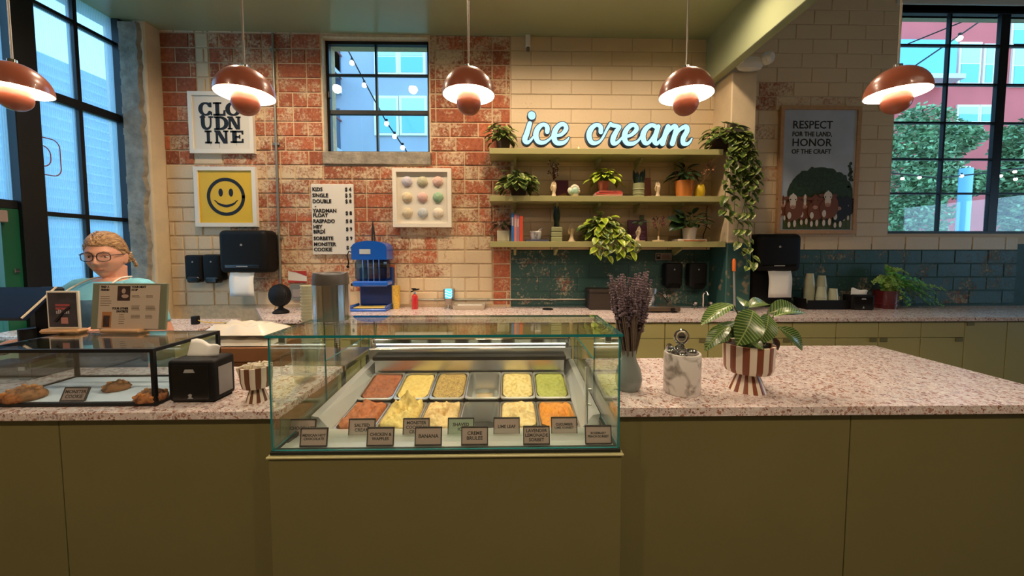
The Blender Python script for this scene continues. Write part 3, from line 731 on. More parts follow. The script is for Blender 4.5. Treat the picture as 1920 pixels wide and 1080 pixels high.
# ------------------------------------------------------------------ front counter, worktops, back counter
YF = 1.272
def counter(name, label, x0, x1, seams, y1):
    t = thing(name, label, 'counter', ((x0 + x1) / 2, YF, 0)); iv = -Vector(t.location)
    MB().box(x0 + .01, YF + .022, .09, x1 - .01, y1, .868).build('carcass', SAGE_SHADED, t, iv)
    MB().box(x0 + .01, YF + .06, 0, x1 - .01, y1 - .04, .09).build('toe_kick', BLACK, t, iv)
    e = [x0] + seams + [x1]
    for a, b in zip(e, e[1:]): MB().box(a + .0018, YF, .09, b - .0018, YF + .02, .862, .0015).build('front_panel', SAGE_SHADED, t, iv)
    return t
sl = P(117, 900, Y=YF).x; sr = P(1590, 900, Y=YF).x
counter('front_counter', 'olive green panelled counter under the cookie case and register', -3.34, -.80, [sl - 1.25, sl], 1.72)
c_r = counter('front_counter', 'olive green panelled counter under the marble pot and striped planter', .385, 2.10, [sr], 1.83)
MB().box(1.47, 1.83, .09, 2.10, 2.05, .868).build('carcass', SAGE_SHADED, c_r, -Vector(c_r.location))
tl = MB().box(-3.36, 1.252, .869, -.795, 1.745, .9, .003).build('countertop', M_TERR); tag(tl, 'pink terrazzo worktop under the cookie case', 'countertop')
tr = MB(); tr.prism([(.38, 1.252), (2.12, 1.252), (2.12, 2.075), (1.46, 2.075), (1.46, 1.85), (.38, 1.85)], .869, .9, 0, 'z')
tag(tr.build('countertop', M_TERR), 'pink terrazzo worktop with the lavender vase and striped planter on it', 'countertop')
YC = 2.872
bt = MB().prism([(-1.915, YC - .005), (7.35, YC - .005), (7.35, YW - .004), (-2.4, YW - .004)], .884, .914, 0, 'z').build('countertop', M_TERR); tag(bt, 'long terrazzo worktop along the back wall', 'countertop')
bx = [P(x, 640, Y=YC).x for x in (502, 592, 674, 756, 838, 920, 1002, 1084, 1166, 1248, 1330, 1412, 1488, 1570, 1650, 1730, 1812, 1892, 1972)]
under = ['the black fan', 'the kettle', 'the blue shave ice machine', 'the small red extinguisher', 'the glowing blue bottle', 'the clear tray', 'the bare worktop by the clear tray', 'the brown box by the lavender', 'the lavender bouquet',
         'the steel griddle', 'the soap dispensers', 'the tap', 'the black paper towel box by the poster', 'the cup caddy', 'the stack of clear cups', 'the dark red fern pot', 'the trailing fern fronds', 'the tall hall window']
for i in range(len(bx) - 1):
    a, b = bx[i], bx[i + 1]; drawer = i < 16
    t = thing('base_cabinet', 'sage green cabinet with %s under %s' % ('drawer and door' if drawer else 'one tall door', under[i]), 'cabinet', ((a + b) / 2, YC + .02, 0), 0, 'cabinets under the back counter')
    iv = -Vector(t.location)
    MB().box(a + .0005, YC + .036, .08, b - .0005, YW - .05, .883).build('carcass', SAGE_LIT, t, iv)
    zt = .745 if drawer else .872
    if drawer: MB().box(a + .003, YC + .016, .749, b - .003, YC + .035, .872, .0015).build('drawer', SAGE_LIT, t, iv)
    dr = MB().box(a + .003, YC + .016, .085, b - .003, YC + .035, zt, .0015).build('door', SAGE_LIT, t, iv)
    sd = b - .075 if i % 2 else a + .012
    MB().box(sd, YC + .009, zt - .028, sd + .06, YC + .0155, zt + .002, .001).build('pull', mat('dull_brass_tab', srgb(132, 124, 84), .4, metal=.4), dr)
# side counter in the corner behind the person
t = thing('side_counter', 'terrazzo topped corner counter behind the menu board', 'counter', (-2.75, 2.4, 0)); iv = -Vector(t.location)
MB().box(-3.33, 2.36, 0, -2.14, 2.9, .884).build('carcass', SAGE_LIT, t, iv)
MB().box(-3.34, 2.34, .884, -2.12, 2.92, .914, .003).build('worktop', M_TERR, t, iv)
# the box with folded bags
t = thing('cardboard_box', 'brown cardboard box with white bags on top behind the napkin dispenser', 'box', (-1.62, 2.3, 0)); iv = -Vector(t.location)
CB = mat('brown_cardboard', srgb(140, 92, 54), .8)
MB().box(-1.82, 2.15, 0, -1.40, 2.5, .88, .004).build('box_body', CB, t, iv)
MB().box(-1.83, 2.14, .80, -1.39, 2.51, .886, .004).build('box_lid', CB, t, iv)
def crumple(x0, y0, z0, x1, y1, h, seed, nx=16, ny=12):
    m = MB(); vs, fs = [], []
    for j in range(ny + 1):
        for i in range(nx + 1):
            u, v = i / nx, j / ny; e = min(u, 1 - u, v, 1 - v) * 6
            p = Vector((lerp(x0, x1, u), lerp(y0, y1, v), 0))
            z = z0 + h * min(1, e) * (.72 + .5 * noise.noise(p * 13 + Vector((seed, 0, 0)))) + .003
            vs.append((p.x + .008 * noise.noise(p * 31), p.y, z))
    for j in range(ny):
        for i in range(nx): a = j * (nx + 1) + i; fs.append((a, a + 1, a + nx + 2, a + nx + 1))
    vs2 = [(x, y, z0) for x, y, z in vs]; k = len(vs)
    fs2 = [tuple(q + k for q in f[::-1]) for f in fs]
    m.add(vs + vs2, fs + fs2); return m
for k in range(2):
    o = crumple(-1.86 + k * .02, 2.16, 0, -1.42, 2.44 - k * .03, .05 + .012 * k, 3 + k).build('plastic_bag', mat('white_plastic_film', srgb(226, 216, 200), .3, coat=.5), None, (0, 0, (.888, .95)[k]))
    tag(o, ('crumpled white plastic bag packet lying on the cardboard box lid', 'upper crumpled white plastic bag packet on top of the cardboard box')[k], 'bag', 'bags on the cardboard box')

# ------------------------------------------------------------------ ice cream display case
GX0, GX1, GY0, GY1, GZ0, GZ1 = -.789, .370, 1.20, 1.562, .775, 1.175
YB2 = 2.10
case = thing('ice_cream_display_case', 'glass fronted ice cream display case on an olive base', 'display case', ((GX0 + GX1) / 2, 1.6, 0)); iv = -Vector(case.location)
def cp(name, mb, m, parent=None): return mb.build(name, m, parent or case, iv if not parent else (0, 0, 0))
cp('base_panel', MB().box(GX0 - .008, GY0 - .006, 0.0, GX1 + .008, GY0 + .05, .764, .002), SAGE_SHADED)
cp('base_body', MB().box(GX0, GY0 + .052, 0, GX1, YB2, .66), SAGE_SHADED)
cp('base_ledge', MB().box(GX0 - .012, GY0 - .014, .7645, GX1 + .012, GY0 + .05, .772, .002), mat('pale_sage_trim', srgb(188, 180, 130), .4))
cp('glass_gasket', MB().box(GX0 - .004, GY0 - .004, .7725, GX1 + .004, GY0 + .022, .785, .001).box(GX0 - .004, GY0 + .022, .7725, GX0 + .012, YB2, .783).box(GX1 - .012, GY0 + .022, .7725, GX1 + .004, YB2, .783), mat('dark_gasket', srgb(26, 30, 24), .5))
def pane(name, x0, y0, z0, x1, y1, z1, thin):
    m = MB(); m.box(x0, y0, z0, x1, y1, z1)
    ax = {'x': (4, 5), 'y': (2, 3), 'z': (0, 1)}[thin]
    m.m = [0 if i in ax else 1 for i in range(6)]
    return cp(name, m, [GLASS, EDGE])
# faces of box(): 0 z0, 1 z1, 2 y0, 3 y1, 4 x0, 5 x1
pane('front_glass', GX0 + .006, GY0, .786, GX1 - .006, GY0 + .008, GZ1 - .0095, 'y')
pane('side_glass', GX0, GY0, .786, GX0 + .006, GY1, GZ1 - .0095, 'x')
pane('side_glass', GX1 - .006, GY0, .786, GX1, GY1, GZ1 - .0095, 'x')
pane('rear_side_glass', GX0, GY1 + .002, .786, GX0 + .006, YB2 - .05, .98, 'x')
pane('rear_side_glass', GX1 - .006, GY1 + .002, .786, GX1, YB2 - .05, .98, 'x')
pane('top_glass', GX0 - .006, GY0 - .006, GZ1 - .009, GX1 + .006, GY1, GZ1, 'z')
for x in (GX0 + .028, GX1 - .05):
    cp('glass_clamp', MB().box(x, GY0 + .009, GZ1 - .034, x + .022, GY0 + .02, GZ1 - .0095, .002), mat('frosted_plastic', srgb(200, 196, 184), .4))
# steel inside
fl = MB()
fl.prism([(GY0 + .023, .768), (GY0 + .023, .782), (GY0 + .06, .782), (GY0 + .065, .777), (GY0 + .15, .768), (GY0 + .155, .757), (1.425, .748), (1.425, .69), (GY0 + .023, .69)], GX0 + .013, GX1 - .013, 0, 'x')
cp('steel_ledge', fl, STEELB)
BLK = mat('dark_gap', srgb(24, 24, 24), .5)
cp('dark_well', MB().box(GX0 + .012, 1.436, .62, GX1 - .012, 1.93, .668), BLK)
for sx, x in ((1, GX0 + .008), (-1, GX1 - .008)):
    m = MB()       # sloping steel flange and light rail along each side
    a, b = x, x + sx * .028; c = x + sx * .075
    m.add([(a, 1.43, .80), (b, 1.43, .795), (c, 1.43, .74), (a, 2.06, .835), (b, 2.06, .83), (c, 2.06, .79), (a, 1.43, .66), (c, 1.43, .66), (a, 2.06, .66), (c, 2.06, .66)],
          [q if sx > 0 else q[::-1] for q in [(0, 1, 4, 3), (1, 2, 5, 4), (0, 6, 7, 2, 1), (3, 4, 5, 9, 8), (2, 7, 9, 5)]], 0, False)
    cp('side_rail', m, STEELB)
cp('rear_wall', MB().box(GX0 + .08, 1.922, .67, GX1 - .08, 1.935, .872), STEEL)
cp('rear_seal', MB().box(GX0 + .07, 1.915, .872, GX1 - .07, 1.96, .895, .003), BLK)
cp('rear_shelf', MB().box(GX0 + .03, 1.962, .86, GX1 - .03, YB2, .925, .006).box(GX0 + .01, YB2 - .02, .6, GX1 - .01, YB2, .9), STEEL)
cp('rear_rail', MB().box(GX0 + .03, 2.0, .94, GX1 - .03, 2.02, .966, .003), CHROME)
cp('added_fill_strip', MB().box(GX0 + .06, 2.001, .934, GX1 - .06, 2.019, .9395), mat('added_fill_glow', (1, .95, .86), .4, emit=(1, .93, .82), es=1.6))  # glowing strip added to brighten the pans, no known fixture
for x in (GX0 + .035, GX1 - .045): cp('rail_bracket', MB().box(x, 1.985, .925, x + .012, 2.03, .97, .002), CHROME)
cp('divider_bar', MB().box(GX0 + .07, 1.656, .69, GX1 - .07, 1.674, .735, .002), STEEL)
cp('price_riser', MB().box(GX0 + .03, 1.312, .7615, GX1 - .05, 1.315, .80), PLGLASS)
cp('light_tube', MB().tube([(GX1 - .07, 1.40, .775), (GX1 - .07, 1.40, 1.0)], .007, 10).tube([(GX1 - .07, 1.40, .91), (GX1 - .05, 1.40, .91)], .004, 8).tube([(GX1 - .07, 1.40, .85), (GX1 - .05, 1.40, .85)], .004, 8), mat('satin_rod', (.8, .8, .78), .2, metal=.8))
# pans: 2 rows of 6
PW, PL, PIT = .1635, .238, .1655
def rrect(hx, hy, r, z, n=4):
    o = []
    for cx_, cy_, a0 in ((hx - r, hy - r, 0), (-hx + r, hy - r, PI / 2), (-hx + r, -hy + r, PI), (hx - r, -hy + r, 1.5 * PI)):
        for i in range(n + 1): a = a0 + PI / 2 * i / n; o.append((cx_ + r * math.cos(a), cy_ + r * math.sin(a), z))
    return o
def ring_loft(mb, rings, mi=0, cap0=False, cap1=True):
    n = len(rings[0]); vs = [p for r in rings for p in r]; fs = []
    for i in range(len(rings) - 1):
        for j in range(n): fs.append((i * n + j, i * n + (j + 1) % n, (i + 1) * n + (j + 1) % n, (i + 1) * n + j))
    if cap0: fs.append(tuple(range(n))[::-1])
    if cap1: fs.append(tuple(range((len(rings) - 1) * n, len(rings) * n)))
    return mb.add(vs, fs, mi)
pm = MB(); hx, hy = PW / 2, PL / 2
ring_loft(pm, [rrect(hx, hy, .012, -.006), rrect(hx, hy, .012, 0), rrect(hx - .0065, hy - .008, .026, .001), rrect(hx - .0085, hy - .010, .026, -.006), rrect(hx - .018, hy - .022, .03, -.085), rrect(hx - .04, hy - .045, .03, -.092)])
pm.f[-1] = pm.f[-1]
PAN = pm.mesh('pan', PANST, 30)
def ice(seed, amp, fill, peak=0.0, swirl=False, freq=24):
    m = MB(); nr, na = 12, 40; vs = [(0, 0, 0)]; hx_, hy_ = hx - .0090, hy - .0105
    for i in range(1, nr + 1):
        t = i / nr
        for j in range(na):
            a = 2 * PI * j / na; ca, sa = math.cos(a), math.sin(a)
            q = (abs(ca) ** 5 + abs(sa) ** 5) ** (-1 / 5)
            vs.append((hx_ * t * ca * q, hy_ * t * sa * q, 0))
    out = []
    for x, y, _ in vs:
        t = max(abs(x) / hx_, abs(y) / hy_)
        p = Vector((x, y, seed * 3.1))
        z = fill + (1 - t ** 4) * (amp * .5 + amp * (noise.noise(p * freq) + .5 * noise.noise(p * freq * 2.3) + .3 * noise.noise(p * freq * 5)))
        if swirl: z += .006 * math.sin(math.hypot(x * 1.3, y - .02) * 190)
        if peak:
            for cx_, cy_, h, s_ in ((.015, .055, peak * .8, .026), (.04, .03, peak * .8, .022), (-.01, .06, peak * .6, .02), (-.03, .02, peak * .45, .03), (-.02, -.05, peak * .4, .03)):
                z += h * math.exp(-((x - cx_) ** 2 + (y - cy_) ** 2) / s_ ** 2) * (1 + .5 * noise.noise(p * 60))
        out.append((x, y, min(z, .09) if t < .98 else fill - .004))
    fs = [(0, 1 + j, 1 + (j + 1) % na) for j in range(na)]
    for i in range(nr - 1):
        for j in range(na):
            a = 1 + i * na; fs.append((a + j, a + na + j, a + na + (j + 1) % na, a + (j + 1) % na))
    # skirt closing the block downwards
    k = len(out); a = 1 + (nr - 1) * na
    out += [(x * .93, y * .93, -.075) for x, y, z in out[a:a + na]]
    for j in range(na): fs.append((a + j, k + j, k + (j + 1) % na, a + (j + 1) % na))
    fs.append(tuple(range(k, k + na))[::-1])
    m.add(out, fs); return m
F = [  # row, colour, specks, amp, fill, peak, swirl, label
    (1, srgb(172, 98, 60), srgb(140, 74, 44), .010, -.008, 0, 0, 'brown chocolate ice cream, in the back row behind the chocolate sign'),
    (1, srgb(236, 208, 122), srgb(222, 188, 100), .006, -.008, 0, 0, 'smooth pale yellow ice cream, in the back row beside the chocolate'),
    (1, srgb(200, 168, 96), srgb(150, 118, 66), .009, -.006, 0, 0, 'tan crumb-topped ice cream, in the back row beside the bare pan'),
    (1, None, None, 0, 0, 0, 0, 'nothing in it, bare steel, in the back row'),
    (1, srgb(238, 218, 150), srgb(214, 184, 104), .011, -.006, 0, 0, 'pale cream ice cream, in the back row beside the green one'),
    (1, srgb(186, 190, 92), srgb(166, 168, 76), .009, -.008, 0, 0, 'pale green ice cream, at the end of the back row'),
    (0, srgb(196, 116, 68), srgb(168, 92, 52), .016, -.004, .012, 0, 'reddish brown ice cream, in the front row behind the salted cream sign'),
    (0, srgb(242, 214, 132), srgb(226, 190, 104), .018, .0, .042, 0, 'heaped pale yellow ice cream with tall peaks, in the front row'),
    (0, srgb(240, 208, 148), srgb(214, 172, 110), .015, -.004, .01, 0, 'golden tan ice cream, in the front row behind the shaved ice sign'),
    (0, None, None, 0, 0, 0, 0, 'nothing in it, bare steel, in the front row'),
    (0, srgb(246, 220, 160), srgb(228, 192, 124), .014, -.004, .008, 0, 'creamy beige ice cream, in the front row beside the orange sorbet'),
    (0, srgb(240, 160, 52), srgb(224, 140, 40), .005, -.010, 0, 1, 'swirled bright orange sorbet, at the end of the front row')]
for i, (row, c, sp, amp, fill, peak, sw, lab) in enumerate(F):
    k = i % 6; x = -.209 + (k - 2.5) * PIT
    y, z, tilt = (1.79, .789, R(11)) if row else (1.547, .747, R(3))
    t = thing('ice_cream_pan', 'steel pan with ' + lab, 'ice cream pan', (x, y, z), 0, 'pans in the ice cream display'); t.rotation_euler = (tilt, 0, 0)
    link('pan', PAN, t)
    if c:
        o = ice(i + 1, amp * (1.4 if row else 1.7), fill + (.003 if row else .008), peak, sw).build('ice_cream', speckle('ice_cream_%d' % i, c, sp, 55 if i != 2 else 130, .55), t, sharp=60)
    else:
        MB().box(-hx + .04, -hy + .06, -.0915, hx - .04, hy - .05, -.089, .001).build('melted_residue', mat('milky_residue', srgb(214, 190, 150), .3), t)
# flavour signs
CARD = mat('dusty_rose_card', srgb(206, 174, 166), .6); HOLD = mat('dark_card_holder', srgb(44, 38, 36), .4)
def flavour(lines, px, pyb, Y, z, w, h, tilt=12, cardm=CARD, rz=0, group='flavour signs in the ice cream display', what='ice cream display', size=None, where=''):
    p = P(px, pyb, Y=Y)
    t = thing('flavour_sign', 'dusty rose sign reading %s, %s' % (' '.join(lines).lower(), where), 'sign', (p.x, Y, z), rz, group)
    t.rotation_euler = (-R(tilt), 0, rz)
    f = MB(); f.box(-w / 2, 0, 0, w / 2, .004, h, .001); f.box(-w / 2, -.0035, 0, w / 2, 0, .005).box(-w / 2, -.0035, h - .004, w / 2, 0, h).box(-w / 2, -.0035, .005, -w / 2 + .003, 0, h - .004).box(w / 2 - .003, -.0035, .005, w / 2, 0, h - .004)
    f.box(-w / 2 + .006, .004, 0, w / 2 - .006, .03, .003)
    f.build('sign_holder', HOLD, t)
    MB().box(-w / 2 + .003, -.0015, .005, w / 2 - .003, -.0003, h - .004).build('card', cardm, t)
    sz = size or min(.0165, h * .72 / len(lines), 1.45 * w / max(len(l) for l in lines) * .95)
    ch = max(len(l) for l in lines) * sz * .62
    text('\n'.join(lines), sz, INK, t, (0, -.0017, h / 2), bold=.0004, ext=.0002, sxx=min(1, w * .86 / ch), rot=(PI / 2, 0, 0))
    return t
for ls, x, wh in ((['MEXICAN HOT', 'CHOCOLATE'], 588, 'at the register end of the front line'), (['CHICKEN &', 'WAFFLES'], 713, 'in the front line below the salted cream sign'), (['BANANA'], 803, 'in the front line beside the chicken one'), (['CREME', 'BRULEE'], 890, 'below the shaved ice sign'), (['LAVENDER', 'LEMONADE', 'SORBET'], 1006, 'below the cucumber sign'), (['ROSEMARY', 'PEACH SORBET'], 1122, 'at the end beside the lavender vase')):
    flavour(ls, x, 848, 1.232, .7825, .092, .062, where=wh)
for ls, x, wh in ((['CHOCOLATE'], 566, 'behind the mexican hot chocolate sign'), (['SALTED', 'CREAM'], 678, 'in front of the reddish brown ice cream'), (['MONSTER', 'COOKIE N', 'CREAM'], 780, 'in front of the heaped yellow ice cream'), (['LIME LEAF'], 950, 'in front of the beige ice cream'), (['CUCUMBER', 'LIME SORBET'], 1058, 'in front of the orange sorbet')):
    flavour(ls, x, 823, 1.335, .7615, .098, .066, where=wh)
sv = flavour(['SHAVED', 'ICE'], 864, 823, 1.335, .7615, .098, .066, cardm=mat('grey_green_card', srgb(186, 196, 172), .6), where='with a thick dark rim')
sv['label'] = 'grey green sign reading shaved ice in a thick dark rim'

# ------------------------------------------------------------------ pendant lamps
TERRA = mat('terracotta_lacquer', srgb(168, 92, 68), .3, coat=.35); SHADEIN = mat('white_enamel', (.9, .88, .84), .5)
BULBM = mat('lamp_bulb', (1, .9, .75), .4, emit=(1, .80, .55), es=45)
rl = .1155
def lamp(x, y, z, label, first=[None]):
    if first[0] is None:
        t = thing('pendant_lamp', label, 'lamp', (x, y, z), 0, 'pendant lamps over the counter')
        prof = [(rl * math.cos(a), rl * math.sin(a) * 1.02) for a in [PI / 2 * i / 12 for i in range(12)]] + [(.008, rl * 1.02)]
        MB().lathe(prof, 40, caps=False).build('upper_shade', TERRA, t)
        inn = [(r_ * .975, z_ * .97) for r_, z_ in prof]
        m = MB(); m.lathe(inn, 40, caps=False); m.f = [f[::-1] for f in m.f]; m.lathe([(rl * .975, 0), (rl, 0)], 40, caps=False)
        m.build('shade_lining', SHADEIN, t)
        rb = .0545; zc = -.032
        pb = [(rb * math.cos(a), zc + rb * math.sin(a)) for a in [-PI / 2 + (PI / 2 + R(38)) * i / 12 for i in range(13)]]
        b = MB().lathe([(max(r_, .0004), z_) for r_, z_ in pb], 32, caps=False)
        b.build('lower_shade', TERRA, t)
        for k in range(3):
            a = k * 2 * PI / 3 + .5; MB().tube([(.05 * math.cos(a), .05 * math.sin(a), -.004), (.085 * math.cos(a), .085 * math.sin(a), .075)], .0022, 6).build('strut', STEEL, t)
        MB().ball((0, 0, 0.0), .022, 14, 10).build('bulb', BULBM, t, (0, 0, .012))
        MB().cyl(.016, rl * 1.02 - .002, rl * 1.02 + .012, 16).build('cap', CHROME, t)
        first[0] = t
    else: t = dup(first[0], (x, y, z), 0, label)
    zc_ = 3.425 if x < 1.7 else 4.3
    MB().tube([(0, 0, rl * 1.02 + .012), (0, 0, zc_ - z)], .0042, 8).build('cord', mat('grey_cord', srgb(220, 210, 194), .35, metal=.2), t)
    MB().cyl(.05, zc_ - z - .03, zc_ - z, 20).build('canopy', TERRA, t)
    light('pendant_lamp_light', 'POINT', (x, y, z + .064), 18, (1, .78, .55), shadow_soft_size=.022)
for (px, py), lab in (((27, 170), 'terracotta dome pendant lamp cut by the frame over the reeded window'), ((460, 179), 'terracotta dome pendant lamp in front of the cloud nine picture'), ((879, 179), 'terracotta dome pendant lamp over the middle of the ice cream case'), ((1286, 180), 'terracotta dome pendant lamp over the end of the ice cream sign'), ((1681, 177), 'terracotta dome pendant lamp in front of the tall hall window')):
    p = P(px, py, Y=1.68); lamp(p.x, 1.68, p.z, lab)
# ------------------------------------------------------------------ pictures and fixtures on the walls
def wallrect(x0, y0, x1, y1, Y):
    ym_, xm_ = (y0 + y1) / 2, (x0 + x1) / 2
    return P(x0, ym_, Y=Y).x, P(x1, ym_, Y=Y).x, P(xm_, y1, Y=Y).z, P(xm_, y0, Y=Y).z
def picture(name, label, px, fw, fm, backm, depth=.035, cat='picture', Y=YW - .003, rebate=.012):
    """frame of four mitred sides round a recessed sheet; local origin bottom centre of the frame's back"""
    x0, x1, z0, z1 = wallrect(*px, Y - depth); w, h = x1 - x0, z1 - z0
    t = thing(name, label, cat, ((x0 + x1) / 2, Y - .001, z0))
    f = MB(); a, b = w / 2, h
    for q in ([(-a, 0), (a, 0), (a - fw, fw), (-a + fw, fw)], [(a, 0), (a, b), (a - fw, b - fw), (a - fw, fw)], [(a, b), (-a, b), (-a + fw, b - fw), (a - fw, b - fw)], [(-a, b), (-a, 0), (-a + fw, fw), (-a + fw, b - fw)]):
        f.prism(q, -depth, 0)
    f.build('frame', fm, t)
    MB().box(-a + fw, -depth + rebate, fw, a - fw, -.002, b - fw).build('print', backm, t)
    return t, w, h, -depth + rebate - .0006
def disc(mb, x, z, rx, rz, d, mi=0, n=20, rot=0.0, dep=.0004):
    mb.prism([(x + rx * math.cos(2 * PI * i / n) * math.cos(rot) - rz * math.sin(2 * PI * i / n) * math.sin(rot), z + rx * math.cos(2 * PI * i / n) * math.sin(rot) + rz * math.sin(2 * PI * i / n) * math.cos(rot)) for i in range(n)], d - dep, d, mi)
WFR = mat('white_lacquer_frame', srgb(236, 228, 212), .35)
t, w, h, d0 = picture('framed_print', 'white framed print of black slab letters reading cloud nine', (353, 171, 474, 287), .035, WFR, mat('ivory_paper', srgb(226, 218, 202), .7))
k = w / 124.0
def gx(px): return (px - 413.5) * k
def gz(py): return (286 - py) * k
def glyph(ch, x0, x1, yt, yb):
    m = MB(); X = lambda u: gx(lerp(x0, x1, u)); Z = lambda v: gz(lerp(yb, yt, v)); d1 = d0; W_ = (x1 - x0) * k; H_ = (yb - yt) * k
    def rect(u0, v0, u1, v1): m.prism([(X(u0), Z(v0)), (X(u1), Z(v0)), (X(u1), Z(v1)), (X(u0), Z(v1))], d1 - .001, d1)
    def poly(*q): m.prism([(X(u), Z(v)) for u, v in q], d1 - .0012, d1)
    def arc(pts): ribbon(smooth_path([(X(u), Z(v), wd * W_) for u, v, wd in pts], 6), m, d1 - .001, d1)
    if ch == 'I': rect(.28, 0, .72, 1); rect(.02, 0, .98, .14); rect(.02, .86, .98, 1)
    if ch == 'L': rect(.2, 0, .52, 1); rect(.02, 0, .98, .15); rect(.02, .87, .7, 1); poly((.78, 0), (1, 0), (1, .42), (.86, .42))
    if ch == 'E': rect(.16, 0, .5, 1); rect(.02, 0, .98, .15); rect(.02, .85, .98, 1); rect(.4, .43, .72, .57); poly((.8, 0), (1, 0), (1, .34), (.88, .34)); poly((.8, 1), (1, 1), (1, .68), (.88, .68)); rect(.66, .34, .76, .66)
    if ch == 'N': rect(.08, 0, .26, 1); rect(.74, 0, .92, 1); poly((.08, 1), (.4, 1), (.92, 0), (.62, 0)); rect(0, 0, .36, .12); rect(.62, .88, 1, 1); rect(0, .88, .3, 1)
    if ch == 'U': rect(.0, .88, .42, 1); rect(.64, .88, 1, 1); arc([(.22, .95, .3), (.22, .5, .3), (.28, .22, .28), (.5, .08, .18), (.72, .2, .16), (.8, .5, .13), (.8, .95, .13)])
    if ch == 'D': rect(.12, 0, .42, 1); rect(0, 0, .5, .13); rect(0, .87, .5, 1); arc([(.42, .93, .14), (.65, .88, .2), (.84, .7, .28), (.88, .5, .3), (.84, .3, .28), (.65, .12, .2), (.42, .07, .14)])
    if ch in 'CO':
        a0, a1 = (R(38), R(322)) if ch == 'C' else (0, 2 * PI)
        pts = []
        for i in range(25):
            a = lerp(a0, a1, i / 24); pts.append((X(.5 + .38 * math.cos(a)), Z(.5 + .43 * math.sin(a)), W_ * (.13 + .19 * abs(math.cos(a)) ** 1.5)))
        ribbon(pts, m, d1 - .001, d1)
        if ch == 'C': rect(.78, .62, .95, .98); poly((.8, .28), (.98, .3), (.98, .02), (.9, .02))
    m.build('printed_letter', INK, t)
for ch, a, b, c, d_ in (('C', 371, 397, 188, 214), ('L', 398, 422, 188, 214), ('O', 423, 451, 188, 214), ('U', 372, 398, 215, 241), ('D', 399, 426, 215, 241), ('N', 425, 451, 215, 240), ('I', 380, 394, 242, 267), ('N', 399, 426, 242, 267), ('E', 429, 455, 242, 266)):
    glyph(ch, a, b, c, d_)
dp = MB()
for x, l in ((391, 5), (408, 9), (441, 5)): dp.box(gx(x) - .001, d0 - .0006, gz(266 + l), gx(x) + .001, d0, gz(264))
dp.build('paint_drip', INK, t)
# smiling face
t, w, h, d0 = picture('framed_print', 'white framed print of a yellow smiling face', (364, 312, 480, 425), .036, WFR, mat('sunny_yellow_print', srgb(232, 186, 16), .45))
c0 = h / 2
sp = MB(); rb_ = .158 * w / .56
ribbon([(.175 * w * 1.62 * math.cos(a), c0 + .175 * w * 1.62 * math.sin(a), .030) for a in [i * 2 * PI / 40 for i in range(41)]], sp, d0 - .0008, d0)
sp.build('face_outline', INK, t)
for s_ in (-1, 1):
    m = MB(); disc(m, s_ * .083 * w, c0 + .07 * w, .036 * w, .066 * w, d0, n=24); m.build('eye', INK, t)
m = MB(); ribbon(smooth_path([(-.165 * w, c0 - .07 * w, .004), (-.12 * w, c0 - .115 * w, .018), (0, c0 - .15 * w, .024), (.12 * w, c0 - .115 * w, .018), (.165 * w, c0 - .07 * w, .004)], 6), m, d0 - .0008, d0)
for s_ in (-1, 1): ribbon([(s_ * .15 * w, c0 - .085 * w, .009), (s_ * .185 * w, c0 - .06 * w, .009)], m, d0 - .0008, d0)
m.build('smile', INK, t)
# scoops of ice cream
t, w, h, d0 = picture('framed_print', 'white framed picture of nine ice cream scoops in rows', (736, 315, 846, 426), .034, WFR, mat('ivory_paper'), .05, rebate=.03)
sc_c = [srgb(196, 190, 200), srgb(190, 184, 152), srgb(214, 176, 162), srgb(216, 196, 160), srgb(216, 176, 164), srgb(146, 178, 142), srgb(206, 192, 160), srgb(186, 190, 190), srgb(222, 208, 186)]
for i in range(9):
    m = MB(); r_ = .088 * w; sd_ = i * 7.3
    vs, fs = [], []; nu, nv = 20, 7
    for j in range(nv + 1):
        e = PI / 2 * j / nv
        for q in range(nu):
            a = 2 * PI * q / nu; p = Vector((math.cos(a) * math.cos(e), math.sin(e) * .6, math.sin(a) * math.cos(e)))
            rr_ = r_ * (1 + .10 * noise.noise(p * 3 + Vector((sd_, 0, 0))) + (.16 * max(0, noise.noise(p * 5 + Vector((sd_, 4, 0)))) if e < .5 else 0))
            vs.append((p.x * rr_, -p.y * rr_, p.z * rr_))
    for j in range(nv):
        for q in range(nu): fs.append((j * nu + (q + 1) % nu, j * nu + q, (j + 1) * nu + q, (j + 1) * nu + (q + 1) % nu))
    m.add(vs, fs); m.build('paper_scoop', mat('scoop_%d' % i, sc_c[i], .6, var=.12, vscale=60), t, ((i % 3 - 1) * .265 * w, d0, h * .5 + (1 - i // 3) * .268 * w + .008), sharp=180)
# price board
x0, x1, z0, z1 = wallrect(584, 345, 663, 477, YW - .03)
t = thing('price_board', 'white price board of raised black letters beside the shave ice machine', 'sign', ((x0 + x1) / 2, YW - .004, z0)); w, h = x1 - x0, z1 - z0; k = h / 132
MB().box(-w / 2, -.02, 0, w / 2, 0, h, .003).build('board', mat('white_board', srgb(232, 226, 214), .4), t)
for s_, y in (('KIDS', 355), ('SINGLE', 366.3), ('DOUBLE', 377.3), ('-', 386), ('YARDMAN', 395), ('FLOAT', 403.5), ('RASPADO', 414.5), ('HEY', 425), ('BIRD\u00cd', 434.3), ('SORBETE', 447), ('MONSTER', 458), ('COOKIE', 468)):
    text(s_, .0475, INK, t, (-w / 2 + (.012 if s_ != '-' else .03), -.021, (477 - y) * k), 'LEFT', .003, .0011, .95)
for s_, y in (('4', 355), ('5', 366.3), ('8', 377.3), ('8', 399.5), ('8', 414.5), ('9', 429.7), ('9', 447), ('4', 464.5)):
    text('$ ' + s_, .0475, INK, t, (w / 2 - .016, -.021, (477 - y) * k), 'RIGHT', .003, .0011, .95)
